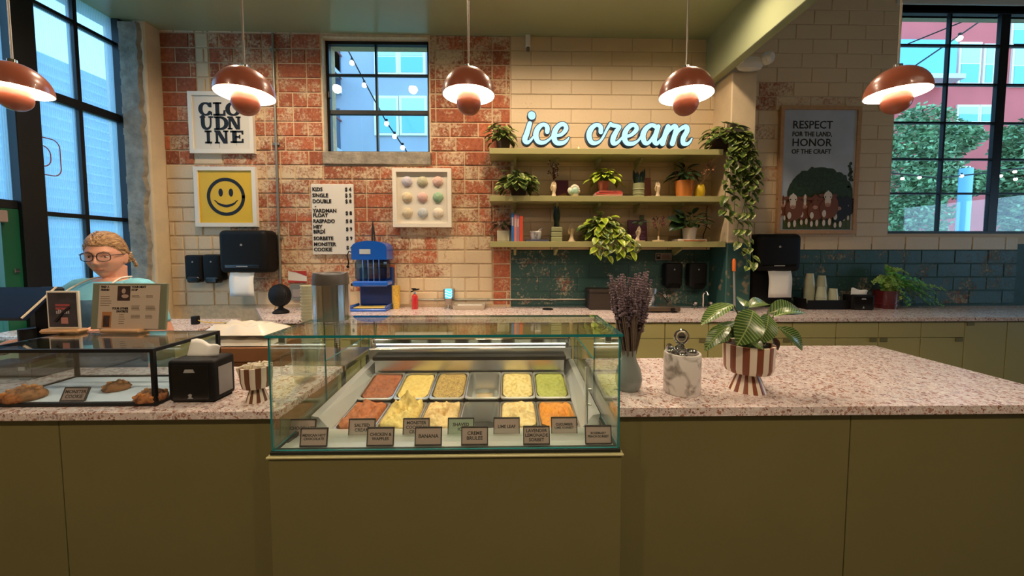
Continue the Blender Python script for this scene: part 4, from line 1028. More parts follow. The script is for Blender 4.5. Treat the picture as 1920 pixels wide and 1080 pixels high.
# cattle poster
t, w, h, d0 = picture('framed_poster', 'wood framed poster of cattle under a cloudy sky', (1461, 198, 1611, 438), .034, mat('pale_oak', srgb(184, 142, 98), .5, var=.1), mat('poster_sky', srgb(176, 186, 200), .5, var=.16, vscale=3), .03, 'poster')
def qx(px): return (px - 1536) / 150 * w
def qz(py): return (438 - py) / 240 * h
rnd = random.Random(11)
TREE = mat('printed_dark_tree', srgb(40, 62, 30), .6, var=.5, vscale=40); GRS = mat('printed_grass', srgb(70, 84, 34), .6, var=.4, vscale=50)
m = MB(); m.box(qx(1473), d0 - .0003, qz(430), qx(1601), d0, qz(392)); m.build('printed_grass', GRS, t)
m = MB(); o = []
for i in range(40): a = PI * i / 39; r_ = 1 + .08 * noise.noise(Vector((i * .5, 1, 3))); o.append((qx(1541 + 62 * math.cos(a) * r_), qz(372 - 60 * math.sin(a) ** .8 * r_)))
m.prism(o, d0 - .0006, d0); m.build('printed_tree', TREE, t)
m = MB()
for i in range(14): disc(m, qx(1601 - 5 * rnd.random()) - .012, qz(305 + i * 5), .018 * (1 if i < 3 else 1.5) * rnd.random() + .006, .018, d0 - .0003, n=7, rot=i)
m.build('printed_tree', TREE, t)
BRN, WHT, BLK2, PNK = mat('printed_brown_hide', srgb(120, 66, 38), .6), mat('printed_white_hide', srgb(222, 212, 200), .6), mat('printed_black_hide', srgb(30, 26, 26), .6), mat('printed_muzzle', srgb(190, 140, 120), .6)
def cow(cx_, top, sc_, body, face, blaze):
    k2 = sc_
    for nm, mt_, items in (('printed_cow_body', body, [(0, 34, 15, 20), (9, 30, 12, 22), (-6, 56, 3, 14), (6, 56, 3, 14)]), ('printed_cow_belly', WHT, [(-6, 44, 4, 7), (5, 60, 3, 7), (-6, 62, 3, 6)]), ('printed_cow_ear', body, [(-12, 9, 6, 3.2), (12, 9, 6, 3.2)]), ('printed_cow_face', face, [(0, 10, 8, 9), (0, 20, 6, 10)]), ('printed_cow_blaze', blaze, [(0, 9, 3.2, 10), (0, 19, 3, 6)]), ('printed_cow_muzzle', PNK, [(0, 27, 5.5, 4)]), ('printed_cow_eye', BLK2, [(-5, 12, 1.2, 1.4), (5, 12, 1.2, 1.4), (-2, 28, .8, .8), (2, 28, .8, .8)])):
        m = MB()
        for dx, dy, rx, rz in items:
            m = MB(); disc(m, qx(cx_ + dx * k2), qz(top + dy * k2), rx * k2 / 150 * w, rz * k2 / 240 * h, cow.d, n=12); m.build(nm, mt_, t); cow.d -= .0001
        cow.d -= .0002
cow.d = d0 - .0007
for a in ((1472, 366, .7, BRN, WHT, BRN), (1592, 366, .7, BLK2, BLK2, BLK2), (1512, 364, .85, BRN, BRN, WHT), (1489, 362, .95, BRN, WHT, WHT), (1575, 366, .9, BLK2, BLK2, BLK2), (1530, 364, .9, BRN, BRN, BRN), (1553, 357, .98, BRN, WHT, WHT)): cow(*a)
for s_, y, sz in (('RESPECT', 233.5, 20.5), ('FOR THE LAND,', 250.5, 12.2), ('HONOR', 266.5, 20), ('OF THE CRAFT', 283, 12.2)):
    ob = text(s_, sz / 240 * h, INK, t, (qx(1484), d0 - .0012, qz(y)), 'LEFT', .0004, .0012)
    ob.scale.x = (74 if s_ != 'HONOR' else 74) / 150 * w / ob.dimensions.x if ob.dimensions.x else 1
# conduit, small sensor, emergency light
t = thing('conduit_pipe', 'thin grey steel conduit running down the brick wall', 'pipe', (P(527, 540, Y=YW).x, YW - .012, .95)); iv = -Vector(t.location)
xa, xb_ = P(511, 60, Y=YW - .012), P(527, 560, Y=YW - .012)
COND = mat('galvanised_steel', srgb(150, 146, 134), .4, metal=.7)
MB().tube([(xa.x, YW - .012, 3.42), (xb_.x, YW - .012, .95)], .011, 10).build('pipe', COND, t, iv)
for f_ in (.06, .4, .75): MB().box(lerp(xa.x, xb_.x, f_) - .03, YW - .018, 3.42 - f_ * 2.47 - .012, lerp(xa.x, xb_.x, f_) + .03, YW + .001, 3.42 - f_ * 2.47 + .012, .003).build('clamp', COND, t, iv)
t = thing('conduit_pipe', 'horizontal grey conduit along the foot of the wall above the worktop', 'pipe', (0, YW - .012, 1.0)); iv = -Vector(t.location)
MB().tube([(P(770, 562, Y=YW).x, YW - .012, .985), (P(1130, 562, Y=YW).x, YW - .012, .985)], .009, 8).build('pipe', COND, t, iv)
for x in (-.7, -.2, .4): MB().box(x - .012, YW - .02, .972, x + .012, YW + .001, .998, .002).build('clamp', COND, t, iv)
p = P(990, 88, Y=YW - .04)
t = thing('ceiling_sensor', 'small white sensor bracket high on the cream wall', 'sensor', (p.x, YW - .03, p.z))
MB().box(-.022, -.02, .0, .022, .026, .11, .006).build('housing', WHITE, t); MB().cyl(.016, -.03, .01, 12).build('lens', mat('grey_lens', srgb(120, 110, 100), .3), t)
p = P(1405, 138, Y=PILY)
t = thing('emergency_light', 'white twin headed emergency light on the pilaster', 'light', (p.x - .03, PILY - .002, p.z))
MB().lathe([(.02, 0), (.07, .012), (.085, .04), (.085, .07), (.07, .10), (.02, .112)], 20, sx=1.35, sy=.55).build('housing', WHITE, t, (0, -.045, 0))
for s_ in (-1, 1):
    hd = MB(); hd.lathe([(.0005, 0), (.046, .002), (.052, .02), (.05, .05), (.03, .07)], 20); o = hd.build('lamp_head', WHITE, t, (s_ * .115, -.06, .085), (PI / 2, 0, s_ * .35))
    MB().cyl(.034, -.003, .002, 18).build('lens', mat('lamp_lens', srgb(190, 184, 170), .15, metal=.4), o)
# paper towel boxes
def towel(label, px, ph, Y, paper, tall):
    x0, x1, z0, z1 = wallrect(*px, Y - .12); w, h = x1 - x0, z1 - z0; dp_ = .2
    t = thing('paper_towel_dispenser', label, 'towel dispenser', ((x0 + x1) / 2, Y - .002, z0))
    soft(MB().box(-w / 2, -dp_, 0, w / 2, 0, h).build('cover', BLACK, t), .045, 5)
    MB().box(-w * .36, -dp_ - .004, h * .12, w * .36, -dp_ + .01, h * .19, .003).build('lower_lip', mat('glossy_black', srgb(14, 14, 15), .2), t)
    MB().prism([(-.008, 0), (.008, 0), (.009, .012), (0, .02), (-.009, .012)], -dp_ - .004, -dp_ + .006).build('emblem', mat('grey_emblem', srgb(150, 150, 150), .5), t, (0, 0, h * .63))
    MB().box(-w * .12, -dp_ - .005, h * .14, w * .12, -dp_ - .003, h * .165, .001).build('maker_plate', mat('grey_emblem'), t)
    if tall: MB().box(-w * .46, -dp_ * .6, -tall, w * .46, 0, .005, .012).build('lower_housing', BLACK, t)
    a, b, c, d_ = wallrect(*paper, Y - .16)
    m = MB(); vs = []; xo = (x0 + x1) / 2
    for i in range(7):
        v = i / 6; yy = -.165 - .03 * math.sin(v * 2.2)
        for q in range(5): vs.append((lerp(a, b, q / 4) - xo, yy - .006 * math.sin(q * 1.6 + i), lerp(h * .06, c - z0, v)))
    m.add(vs, [(5 * i + q, 5 * i + 5 + q, 5 * i + 6 + q, 5 * i + 1 + q) for i in range(6) for q in range(4)]); ob = m.build('paper', PAPER, t)
    md = ob.modifiers.new('s', 'SOLIDIFY'); md.thickness = .0015
    return t
towel('black paper towel dispenser on the brick wall under the smiling face', (421, 432, 509, 511), 0, YW, (435, 506, 480, 555), 0)
towel('black paper towel dispenser with a tall back beside the poster', (1408, 439, 1492, 508), 0, YW, (1437, 506, 1480, 557), .30)
def soap(label, px, Y, y_=.1, group='wall soap dispensers'):
    x0, x1, z0, z1 = wallrect(*px, Y - y_); w, h = x1 - x0, z1 - z0
    t = thing('soap_dispenser', label, 'soap dispenser', ((x0 + x1) / 2, Y - .002, z0), 0, group)
    soft(MB().box(-w / 2 + .001, -y_, .02, w / 2 - .001, 0, h).build('cover', BLACK, t), .022, 4)
    MB().box(-w * .35, -y_ - .012, .0, w * .35, -y_ * .3, .055, .012).build('push_bar', mat('glossy_black'), t)
    MB().prism([(-.006, 0), (.006, 0), (.007, .009), (0, .016), (-.007, .009)], -y_ - .0015, -y_ + .004).build('emblem', mat('grey_emblem'), t, (0, 0, h * .72))
soap('black soap dispenser, nearer the corner column of a pair on the cream wall', (345, 478, 378, 530), YW)
soap('black soap dispenser, nearer the paper towel box of a pair on the cream wall', (379, 477, 413, 531), YW)
soap('black soap dispenser on the dark green wall, nearer the griddle', (1248, 493, 1281, 542), YW)
soap('black soap dispenser on the dark green wall, directly behind the tap', (1293, 493, 1327, 542), YW)
# small wall notices
x0, x1, z0, z1 = wallrect(1229, 474, 1260, 488, YW - .01)
t = thing('wall_notice', 'small grey notice with a dark symbol on the green wall', 'sign', ((x0 + x1) / 2, YW - .005, z0)); w, h = x1 - x0, z1 - z0
MB().box(-w / 2, -.004, 0, w / 2, 0, h, .001).build('plate', mat('grey_plate', srgb(150, 140, 134), .5), t)
MB().box(-w * .44, -.0052, h * .15, -w * .2, -.004, h * .85).build('symbol', INK, t); MB().box(-w * .40, -.0058, h * .5, -w * .24, -.0052, h * .75).build('symbol', mat('grey_plate'), t)
m = MB()
for i in range(3): m.box(-w * .1, -.0052, h * (.25 + .2 * i), w * (.4 - .05 * i), -.004, h * (.33 + .2 * i))
m.build('printed_line', mat('red_ink', srgb(120, 50, 44), .6), t)
x0, x1, z0, z1 = wallrect(540, 508, 575, 530, YW - .01)
t = thing('wall_card', 'white card with red bands taped to the brick by the kettle', 'sign', ((x0 + x1) / 2, YW - .005, z0)); w, h = x1 - x0, z1 - z0
MB().box(-w / 2, -.003, 0, w / 2, 0, h).build('card', WHITE, t)
REDP = mat('red_print', srgb(180, 50, 40), .5)
m = MB(); m.prism([(-w / 2, 0), (w / 2, 0), (w / 2, h * .12), (-w / 2, h * .2)], -.0042, -.003); m.prism([(-w * .1, h * .9), (w / 2, h * .55), (w / 2, h), (-w / 2, h)], -.0042, -.003); m.build('red_band', REDP, t)
text('COLD DRINKS', .03, mat('grey_ink', srgb(120, 110, 100), .6), t, (-.0, -.0038, h * .42), ext=.0003, sxx=.7) if False else None
x0, x1, z0, z1 = wallrect(547, 532, 572, 562, YW - .02)
t = thing('outlet_box', 'grey electrical box on the wall behind the kettle', 'outlet', ((x0 + x1) / 2, YW - .003, z0))
MB().box(x0 - x1, -.05, 0, 0, 0, z1 - z0, .004).build('box', COND, t, ((x1 - x0) / 2, 0, 0)); MB().box(-.035, -.053, .03, .035, -.05, .1, .002).build('cover_plate', mat('grey_plate'), t)
x0, x1, z0, z1 = wallrect(832, 541, 852, 560, YW - .02)
t = thing('outlet_box', 'grey electrical box behind the glowing blue bottle', 'outlet', ((x0 + x1) / 2, YW - .003, z0))
MB().box(-.05, -.05, 0, .05, 0, z1 - z0, .004).build('box', COND, t); MB().box(-.03, -.053, .02, .03, -.05, .08, .002).build('cover_plate', mat('grey_plate'), t)

# ------------------------------------------------------------------ wall shelves
SZ = (2.331, 1.927, 1.532); YS = 3.215; YSM = 3.34; KS = .00486
SHX0 = P(918, 400, Y=YS).x
SHF = mat('sage_shelf_paint', srgb(168, 162, 108), .4)
shelf = []
for i, (z, xe) in enumerate(zip(SZ, (1.86, 1.905, 1.905))):
    t = thing('wall_shelf', ['topmost sage green shelf carrying the ice cream letters', 'middle sage green shelf with the neon pothos', 'lowest sage green shelf with the mortar and pestle'][i], 'shelf', (.87, 3.36, z - .05), 0, 'wall shelves')
    iv = -Vector(t.location)
    MB().box(SHX0, YS, z - .05, xe, YW - .0005, z - .001, .002).build('board', SHF, t, iv)
    for px in (966, 1045, 1124, 1202, 1280, 1357):
        x = P(px, 470, Y=3.3).x
        if x < xe - .02: MB().prism([(YS + .10, z - .0505), (YS + .10, z - .068), (YW - .03, z - .125), (YW - .001, z - .125), (YW - .001, z - .0505)], x - .011, x + .011, 0, 'x').build('bracket', SHF, t, iv)
for px, wh in ((965, 'behind the standing books'), (1124, 'behind the neon pothos'), (1203, 'behind the pale green pots'), (1281, 'behind the orange pot')):
    x = P(px, 400, Y=YW).x
    t = thing('shelf_standard', 'slim green upright rail fixed to the wall, ' + wh, 'rail', (x, YW - .002, 1.45)); iv = -Vector(t.location)
    for a, b in ((SZ[2] + .001, SZ[1] - .14), (SZ[1] + .001, SZ[0] - .14)): MB().box(x - .02, YW - .018, a, x + .02, YW - .002, b, .002).build('rail', mat('grey_green_rail', srgb(104, 116, 84), .5), t, iv)
def sx_(px): return P(px, 420, Y=YSM).x
# ---- lit letters
CYAN = mat('lit_pale_blue_face', (.1, .2, .25), .4, emit=(.30, .56, .62), es=1.0); NAVY = mat('navy_letter_return', srgb(26, 62, 104), .4)
lt = thing('ice_cream_sign', 'lit pale blue script letters spelling ice cream on the top shelf', 'sign', (P(1140, 280, Y=3.27).x, 3.27, SZ[0])); YLT = 3.27
def lx(u): return P(960 + u / 5.333, 250, Y=YLT).x - lt.location.x      # u, v: hundredths measured on the letter faces
def lz(v): return P(1140, 190 + v / 5.333, Y=YLT).z - SZ[0] + .008
KL = 3.27 / 690 / 5.333
LET = {'letter_i': [[(178, 235, 44), (150, 330, 50), (128, 395, 52), (150, 425, 40), (185, 405, 26), (212, 370, 20)], [(196, 152, 74), (198, 160, 74)]],
       'letter_c': [[(352, 315, 46), (350, 265, 44), (310, 245, 38), (262, 280, 50), (238, 350, 54), (262, 415, 46), (318, 425, 36), (370, 395, 24), (402, 360, 20)]],
       'letter_e': [[(425, 355, 30), (490, 345, 34), (540, 290, 44), (525, 245, 40), (478, 248, 44), (435, 300, 52), (420, 370, 54), (445, 425, 46), (505, 428, 40), (545, 405, 28), (568, 375, 14)]],
       'letter_c.001': [[(888, 315, 46), (885, 265, 44), (845, 245, 38), (795, 280, 50), (770, 350, 54), (795, 418, 46), (850, 425, 34), (900, 385, 24), (955, 280, 26), (985, 235, 34)]],
       'letter_r': [[(985, 235, 36), (1010, 250, 40), (1075, 262, 34), (1050, 300, 44), (1015, 370, 52), (1012, 425, 46), (1050, 425, 34), (1090, 385, 24), (1120, 350, 20)]],
       'letter_e.001': [[(1130, 360, 28), (1190, 345, 34), (1245, 290, 44), (1230, 248, 40), (1185, 250, 44), (1140, 300, 50), (1125, 370, 54), (1150, 425, 46), (1210, 430, 40), (1262, 400, 24), (1290, 360, 20)]],
       'letter_a': [[(1440, 262, 44), (1395, 245, 40), (1340, 280, 50), (1310, 350, 54), (1330, 420, 46), (1375, 415, 34), (1430, 330, 28), (1462, 260, 40)], [(1462, 258, 44), (1440, 330, 50), (1425, 400, 50), (1450, 430, 38), (1490, 390, 24), (1520, 340, 18)]],
       'letter_m': [[(1560, 258, 48), (1535, 330, 50), (1508, 428, 52)], [(1520, 400, 30), (1560, 310, 34), (1620, 255, 44), (1640, 290, 48), (1605, 428, 52)], [(1615, 400, 30), (1665, 300, 34), (1735, 258, 46), (1750, 300, 50), (1715, 370, 50), (1715, 425, 46), (1755, 430, 34), (1785, 405, 22), (1800, 375, 14)]]}
for nm, strokes in LET.items():
    m = MB()
    for q, s_ in enumerate(strokes):
        ribbon(smooth_path([(lx(u), lz(v), w_ * KL) for u, v, w_ in s_], 6), m, -.0005 * q, .055)
    ob = m.build(nm.split('.')[0], [CYAN, NAVY], lt)
m = MB()      # dark halo plate just behind each face, following the strokes
for nm, strokes in LET.items():
    for s_ in strokes: ribbon(smooth_path([(lx(u), lz(v), w_ * KL + .016) for u, v, w_ in s_], 5), m, .004, .056)
m.build('letter_return', [NAVY, NAVY], lt)
# ------------------------------------------------------------------ leaves and plants
def leaf_mesh(name, m, wf, rows=6, fold=.16, droop=.22, cup=0.0):
    """unit leaf: stalk end at the origin, blade along +y, face +z"""
    b = MB(); vs, fs = [], []
    for i in range(rows + 1):
        t = i / rows; w = max(wf(t), .004)
        for s_ in (-1, -.5, 0, .5, 1):
            vs.append((s_ * w, t, abs(s_) * w * fold * 2 - droop * t * t + cup * math.sin(PI * t)))
    for i in range(rows):
        for q in range(4): a = 5 * i + q; fs.append((a, a + 1, a + 6, a + 5))
    b.add(vs, fs); return b.mesh(name, m, 180)
HEART = lambda t: .40 * (math.sin(PI * min(1, (t + .10) / 1.10)) ** .75) * (1 - .35 * t) + (.03 if t < .3 else 0)
OVAL = lambda t: .27 * math.sin(PI * min(1, max(0, t * .97 + .02))) ** .8
LANCE = lambda t: .13 * math.sin(PI * min(1, t * .96 + .03)) ** .7
SWORD = lambda t: .085 * min(1, 2.2 * (1 - t)) ** .8 * (.75 + .5 * t if t < .5 else 1)
LM_DARK = leaf_mat('pothos_leaf', srgb(62, 84, 34), srgb(140, 150, 70)); LM_NEON = leaf_mat('neon_leaf', srgb(124, 150, 30), srgb(206, 212, 74))
LM_VAR = leaf_mat('variegated_leaf', srgb(66, 92, 38), srgb(196, 198, 116), 'edge'); LM_DEEP = leaf_mat('deep_green_leaf', srgb(30, 50, 26), srgb(62, 92, 44))
LM_SNAKE = leaf_mat('snake_leaf', srgb(34, 50, 36), srgb(96, 116, 74)); LM_PURP = leaf_mat('purple_leaf', srgb(60, 40, 36), srgb(90, 70, 50)); LM_CAL = leaf_mat('striped_leaf', srgb(58, 86, 38), srgb(156, 170, 104), 'veins', .25, .15)
H_DARK, H_NEON, H_VAR = leaf_mesh('leaf', LM_DARK, HEART), leaf_mesh('leaf', LM_NEON, HEART), leaf_mesh('leaf', LM_VAR, HEART)
O_DEEP, L_DEEP = leaf_mesh('leaf', LM_DEEP, OVAL), leaf_mesh('leaf', LM_DEEP, LANCE, droop=.5)
S_SNAKE = leaf_mesh('leaf', LM_SNAKE, SWORD, 7, .35, -.05); O_PURP = leaf_mesh('leaf', LM_PURP, OVAL)
O_CAL = [leaf_mesh('leaf', LM_CAL, lambda t: .33 * math.sin(PI * min(1, t * .97 + .02)) ** .75, 10, .10, dr, .06) for dr in (.2, .45, .7)]
def put_leaf(par, me, pos, dirv, up, size, wid=1.0):
    y = Vector(dirv).normalized(); z = Vector(up); z = (z - y * z.dot(y)).normalized(); x = y.cross(z)
    o = bpy.data.objects.new('leaf', me); COL.objects.link(o); o.parent = par
    o.location = pos; o.rotation_euler = Matrix((x, y, z)).transposed().to_euler(); o.scale = (size * wid, size, size)
    return o
def bush(t, me, c, rad, n, size, seed, stems=True, low=-.15, sm=STEM, front=.0, hang=.5, wid=1.0):
    """leafy dome round c: each leaf an object, all stalks one part"""
    rnd = random.Random(seed); m = MB()
    for i in range(n):
        a = 2 * PI * (i * .381966 + rnd.uniform(-.05, .05)); e = math.asin(lerp(low, 1, ((i + .5) / n) ** .8))
        d = Vector((math.cos(a) * math.cos(e), math.sin(a) * math.cos(e), math.sin(e)))
        f = rnd.uniform(.62, 1.0)
        p = Vector(c) + Vector((d.x * rad[0], d.y * rad[1], d.z * rad[2])) * f
        dv = Vector((d.x, d.y, d.z * .35 - hang * rnd.uniform(.5, 1.2))); s_ = size * rnd.uniform(.7, 1.25)
        put_leaf(t, me[i % len(me)] if isinstance(me, list) else me, p, dv, Vector((d.x * .5, d.y * .5 - .35, 1 + rnd.uniform(-.3, .3))), s_, wid)
        b = Vector((c[0] + d.x * .01, c[1] + d.y * .01, c[2] - rad[2] * .15))
        m.tube([b, (b + p) / 2 + Vector((0, 0, .25 * rad[2])), p], .0018, 4, False)
    if stems: m.build('stalks', sm, t)
def vine(t, me, path, step, size, seed, sm=STEM):
    rnd = random.Random(seed); pts = smooth_path(path, 8); m = MB(); m.tube(pts, .0025, 5); acc = 0; k = 0
    for a, b in zip(pts, pts[1:]):
        a, b = Vector(a), Vector(b); acc += (b - a).length
        if acc > step:
            acc = 0; k += 1; s_ = 1 if k % 2 else -1
            put_leaf(t, me, b, Vector((s_ * rnd.uniform(.4, 1), -.5 - rnd.random() * .5, -rnd.uniform(.3, 1.1))), Vector((s_ * .3, -1, .9)), size * rnd.uniform(.7, 1.25))
    m.build('vine', sm, t)
TER = mat('terracotta_pot', srgb(176, 100, 66), .75); WCER = mat('white_ceramic', srgb(222, 208, 186), .4); BONE = mat('cream_ceramic_hand', srgb(214, 190, 156), .4)
def potmesh(r0, r1, h, wall=.006, lip=None, n=28, sq=None):
    lip = lip or []
    return MB().lathe([(.0004, 0), (r0, 0)] + [(lerp(r0, r1, i / 4), h * i / 4) for i in range(1, 4)] + [(r1, h)] + lip + [(r1 - wall, h), (r1 - wall, h - .02), (.0004, h - .02)], n, sq=sq)
def pot(t, r0, r1, h, m, name='pot', **kw):
    o = potmesh(r0, r1, h, **kw).build(name, m, t)
    MB().cyl(max(r1 - kw.get('wall', .006) - .001, .01), h - .03, h - .0195, 20).build('soil', SOIL, t); return o
def sh(name, label, cat, px, lvl, y=YSM, rz=0, group=None, dz=0): return thing(name, label, cat, (sx_(px), y, SZ[lvl] + dz - .001), rz, group)
# ---- top shelf
t = sh('potted_plant', 'leafy pothos in a dark basket at the brick end of the top shelf', 'plant', 944, 0)
pot(t, .05, .065, .10, mat('dark_basket', srgb(70, 52, 38), .9, bump=1, bscale=200), 'basket')
bush(t, [H_VAR, H_DARK], (-.015, -.02, .12), (.115, .09, .14), 60, .07, 21, low=-.35)
t = sh('trailing_plant', 'big trailing pothos spilling over the pilaster end of the shelves', 'plant', 1342, 0, 3.30)
pot(t, .06, .075, .10, mat('dark_basket'), 'basket')
bush(t, [H_DARK, H_DARK, H_VAR], (.02, -.03, .08), (.17, .12, .17), 80, .085, 22, low=-.2)
rnd = random.Random(5)
for k in range(13):
    x0 = rnd.uniform(-.05, .16); l = rnd.uniform(.3, .68); xx = .06 + rnd.uniform(-.10, .17)
    vine(t, H_VAR if k % 5 == 0 else H_DARK, [(0, -.05, .10), (x0, -.13, .13), (lerp(x0, xx, .6), -.16, 0), (xx, -.145 - .03 * rnd.random(), -.3 * l), (xx + rnd.uniform(-.03, .05), -.15, -l)], .038, .08, 40 + k)
for k, (x1, l) in enumerate(((.17, 1.02), (.12, .88), (.22, .98))): vine(t, H_VAR, [(0, -.05, .10), (.10, -.15, .08), (.14, -.16, -.4), (x1 - .04, -.15, -.7), (x1, -.17, -l)], .05, .075, 60 + k)
p = P(1085, 272, Y=3.3); t = thing('tea_light', 'tiny orange glowing tea light between the lit words', 'candle', (p.x, 3.30, SZ[0] - .001))
MB().cyl(.016, 0, .018, 14).build('cup', CHROME, t); MB().ball((0, 0, .026), (.005, .005, .011), 8, 6).build('flame', mat('flame', (1, .5, .15), .5, emit=(1, .45, .12), es=3), t)
# ---- middle shelf
def hand(t, h, m, name='hand'):
    b = MB(); k = h / .17
    b.lathe([(.0004, 0), (.034 * k, 0), (.033 * k, .006 * k), (.024 * k, .014 * k), (.0165 * k, .04 * k), (.016 * k, .055 * k), (.022 * k, .075 * k), (.027 * k, .095 * k), (.026 * k, .11 * k), (.014 * k, .122 * k), (.0004, .125 * k)], 20, sy=.72)
    for i, (dx, l) in enumerate(((-.019, .040), (-.0065, .053), (.0065, .050), (.018, .036))):
        b.tube([(dx * k, 0, .098 * k), (dx * .98 * k, -.003 * k, (.118 + l * .3) * k), (dx * .8 * k, .001 * k, (.118 + l * .75) * k), (dx * .65 * k, .006 * k, (.116 + l) * k)], [.0075 * k, .007 * k, .0062 * k, .004 * k], 8)
    b.tube([(-.020 * k, -.004 * k, .072 * k), (-.030 * k, -.014 * k, .094 * k), (-.026 * k, -.020 * k, .112 * k), (-.018 * k, -.022 * k, .124 * k)], [.010 * k, .0085 * k, .007 * k, .0045 * k], 8)
    return b.build(name, m, t, sharp=60)
t = sh('potted_plant', 'low wide heart-leaved plant at the brick end of the middle shelf', 'plant', 972, 1, 3.33)
pot(t, .06, .075, .08, mat('dark_basket'), 'basket')
bush(t, [H_VAR, H_VAR, H_DARK], (-.005, -.03, .085), (.165, .10, .15), 75, .085, 23, low=-.25)
t = sh('hand_vase', 'cream hand shaped vase holding white berries by the plum book', 'vase', 1038, 1)
hand(t, .155, BONE)
m = MB(); bb = MB(); rnd = random.Random(8)
for i in range(16):
    a = rnd.uniform(0, 6.28); r_ = rnd.uniform(.01, .055); zt = rnd.uniform(.20, .345)
    m.tube([(0, 0, .15), (r_ * .4 * math.cos(a), r_ * .3 * math.sin(a), lerp(.15, zt, .6)), (r_ * math.cos(a), r_ * .5 * math.sin(a), zt)], .0015, 4)
    for q in range(3): (bb if (i + q) % 3 == 0 else m).ball((r_ * math.cos(a) + rnd.uniform(-.01, .01), r_ * .5 * math.sin(a), zt - .016 * q), .0065, 7, 5)
m.build('dried_stems', mat('russet_stem', srgb(110, 58, 44), .8), t); o = bb.build('white_berries', WHITE, t); o['kind'] = 'stuff'
def book_up(label, px0, px1, lvl, h, m, y=YSM, lean=0, group=None, wd=.14, band=None, dz=0):
    x0, x1 = sx_(px0), sx_(px1); w = x1 - x0
    t = thing('book', label, 'book', ((x0 + x1) / 2, y, SZ[lvl] - .001 + dz), 0, group)
    MB().box(-w / 2, -wd / 2, 0, -w / 2 + .002, wd / 2, h, .0008).box(w / 2 - .002, -wd / 2, 0, w / 2, wd / 2, h, .0008).box(-w / 2 + .002, -wd / 2, 0, w / 2 - .002, -wd / 2 + .003, h, .0008).build('cover', m, t)
    MB().box(-w / 2 + .0022, -wd / 2 + .0032, .003, w / 2 - .0022, wd / 2 - .003, h - .003).build('pages', PAPER, t)
    if band: MB().box(-w * .3, -wd / 2 - .0006, h * .55, w * .3, -wd / 2, h * .85).build('spine_label', band, t)
    return t
def book_front(label, px0, px1, lvl, h, m, y=3.42, deco=None):
    x0, x1 = sx_(px0), sx_(px1); w = x1 - x0
    t = thing('book', label, 'book', ((x0 + x1) / 2, y, SZ[lvl] - .001)); t.rotation_euler = (R(-8), 0, 0)
    MB().box(-w / 2, -.012, 0, w / 2, -.010, h, .0008).box(-w / 2, .010, 0, w / 2, .012, h, .0008).box(-w / 2, -.010, 0, -w / 2 + .002, .010, h).build('cover', m, t)
    MB().box(-w / 2 + .0022, -.0098, .003, w / 2 - .003, .0098, h - .003).build('pages', PAPER, t)
    if deco:
        for mm_, items in deco:
            q = MB()
            for a, b, c, d_ in items: disc(q, a * w, b * h, c * w, d_ * h, -.0121, n=16)
            q.build('cover_print', mm_, t)
    return t
PLUM = mat('plum_cover', srgb(92, 32, 66), .5); GOLD = mat('dull_gold_print', srgb(150, 104, 48), .5)
book_front('plum coloured book standing face out on the middle shelf', 1043, 1068, 1, .172, PLUM, deco=[(GOLD, [(.1, .16, .3, .1), (.2, .24, .14, .07), (-.15, .14, .2, .06)])])
t = sh('shell_planter', 'pale mint and white shell shaped ornament beside the plum book', 'ornament', 1077, 1)
mint = mat('mint_glaze', srgb(160, 190, 168), .3, var=.2, vscale=60)
m = MB()
for i in range(9):
    a = PI * (i + .5) / 9; c0 = Vector((.028 * math.cos(a) * 1.1, 0, .05 + .05 * math.sin(a))); m.ball((c0.x, 0, c0.z), (.021, .022, .021), 10, 7)
m.ball((-.045, -.01, .062), (.022, .02, .028), 10, 7); m.build('shell_body', WCER, t)
m = MB(); m.ball((0, -.012, .058), (.036, .025, .04), 12, 8); m.ball((-.038, -.02, .05), (.02, .02, .025), 10, 7); m.build('shell_inside', mint, t)
MB().lathe([(.0004, 0), (.035, 0), (.03, .012), (.036, .03), (.0004, .034)], 20).build('foot', WCER, t)
SALM = mat('salmon_cover', srgb(206, 96, 84), .5); CORAL = mat('coral_cover', srgb(214, 84, 72), .5); BLUSH = mat('pale_pink_cover', srgb(222, 160, 140), .5)
zt = 0
for i, (w_, h_, mm_, lb) in enumerate(((.245, .02, BLUSH, 'pale pink book lying at the bottom of the stack under the neon pothos'), (.235, .016, CORAL, 'coral red book in the middle of the stack under the neon pothos'), (.20, .015, SALM, 'salmon book lying on top of the stack under the neon pothos'))):
    t = sh('book', lb, 'book', 1136 + i, 1, 3.33, R(3 * i - 3), 'books lying under the neon pothos', zt)
    MB().box(-w_ / 2, -.08, 0, w_ / 2, .08, .002, .0006).box(-w_ / 2, -.08, h_ - .002, w_ / 2, .08, h_, .0006).box(-w_ / 2, -.08, .002, w_ / 2, -.0775, h_ - .002).build('cover', mm_, t)
    MB().box(-w_ / 2 + .003, -.0772, .0022, w_ / 2 - .003, .077, h_ - .0022).build('pages', PAPER, t); zt += h_ + .0003
t = sh('potted_plant', 'neon green pothos in a terracotta pot on a stack of books', 'plant', 1130, 1, 3.33, 0, None, zt)
pot(t, .038, .05, .085, TER, lip=[(.054, .085), (.054, .09)])
bush(t, H_NEON, (.01, -.02, .11), (.13, .08, .10), 42, .075, 24, low=-.3)
t = sh('potted_plant', 'dark snake plant in a round pale green pot', 'plant', 1196, 1)
pot(t, .048, .052, .128, GREENPOT)
MB().lathe([(.0492, .03), (.0535, .033), (.0505, .04)], 28, caps=False).lathe([(.0505, .07), (.0545, .073), (.052, .08)], 28, caps=False).build('pot_ribs', GREENPOT, t)
rnd = random.Random(3)
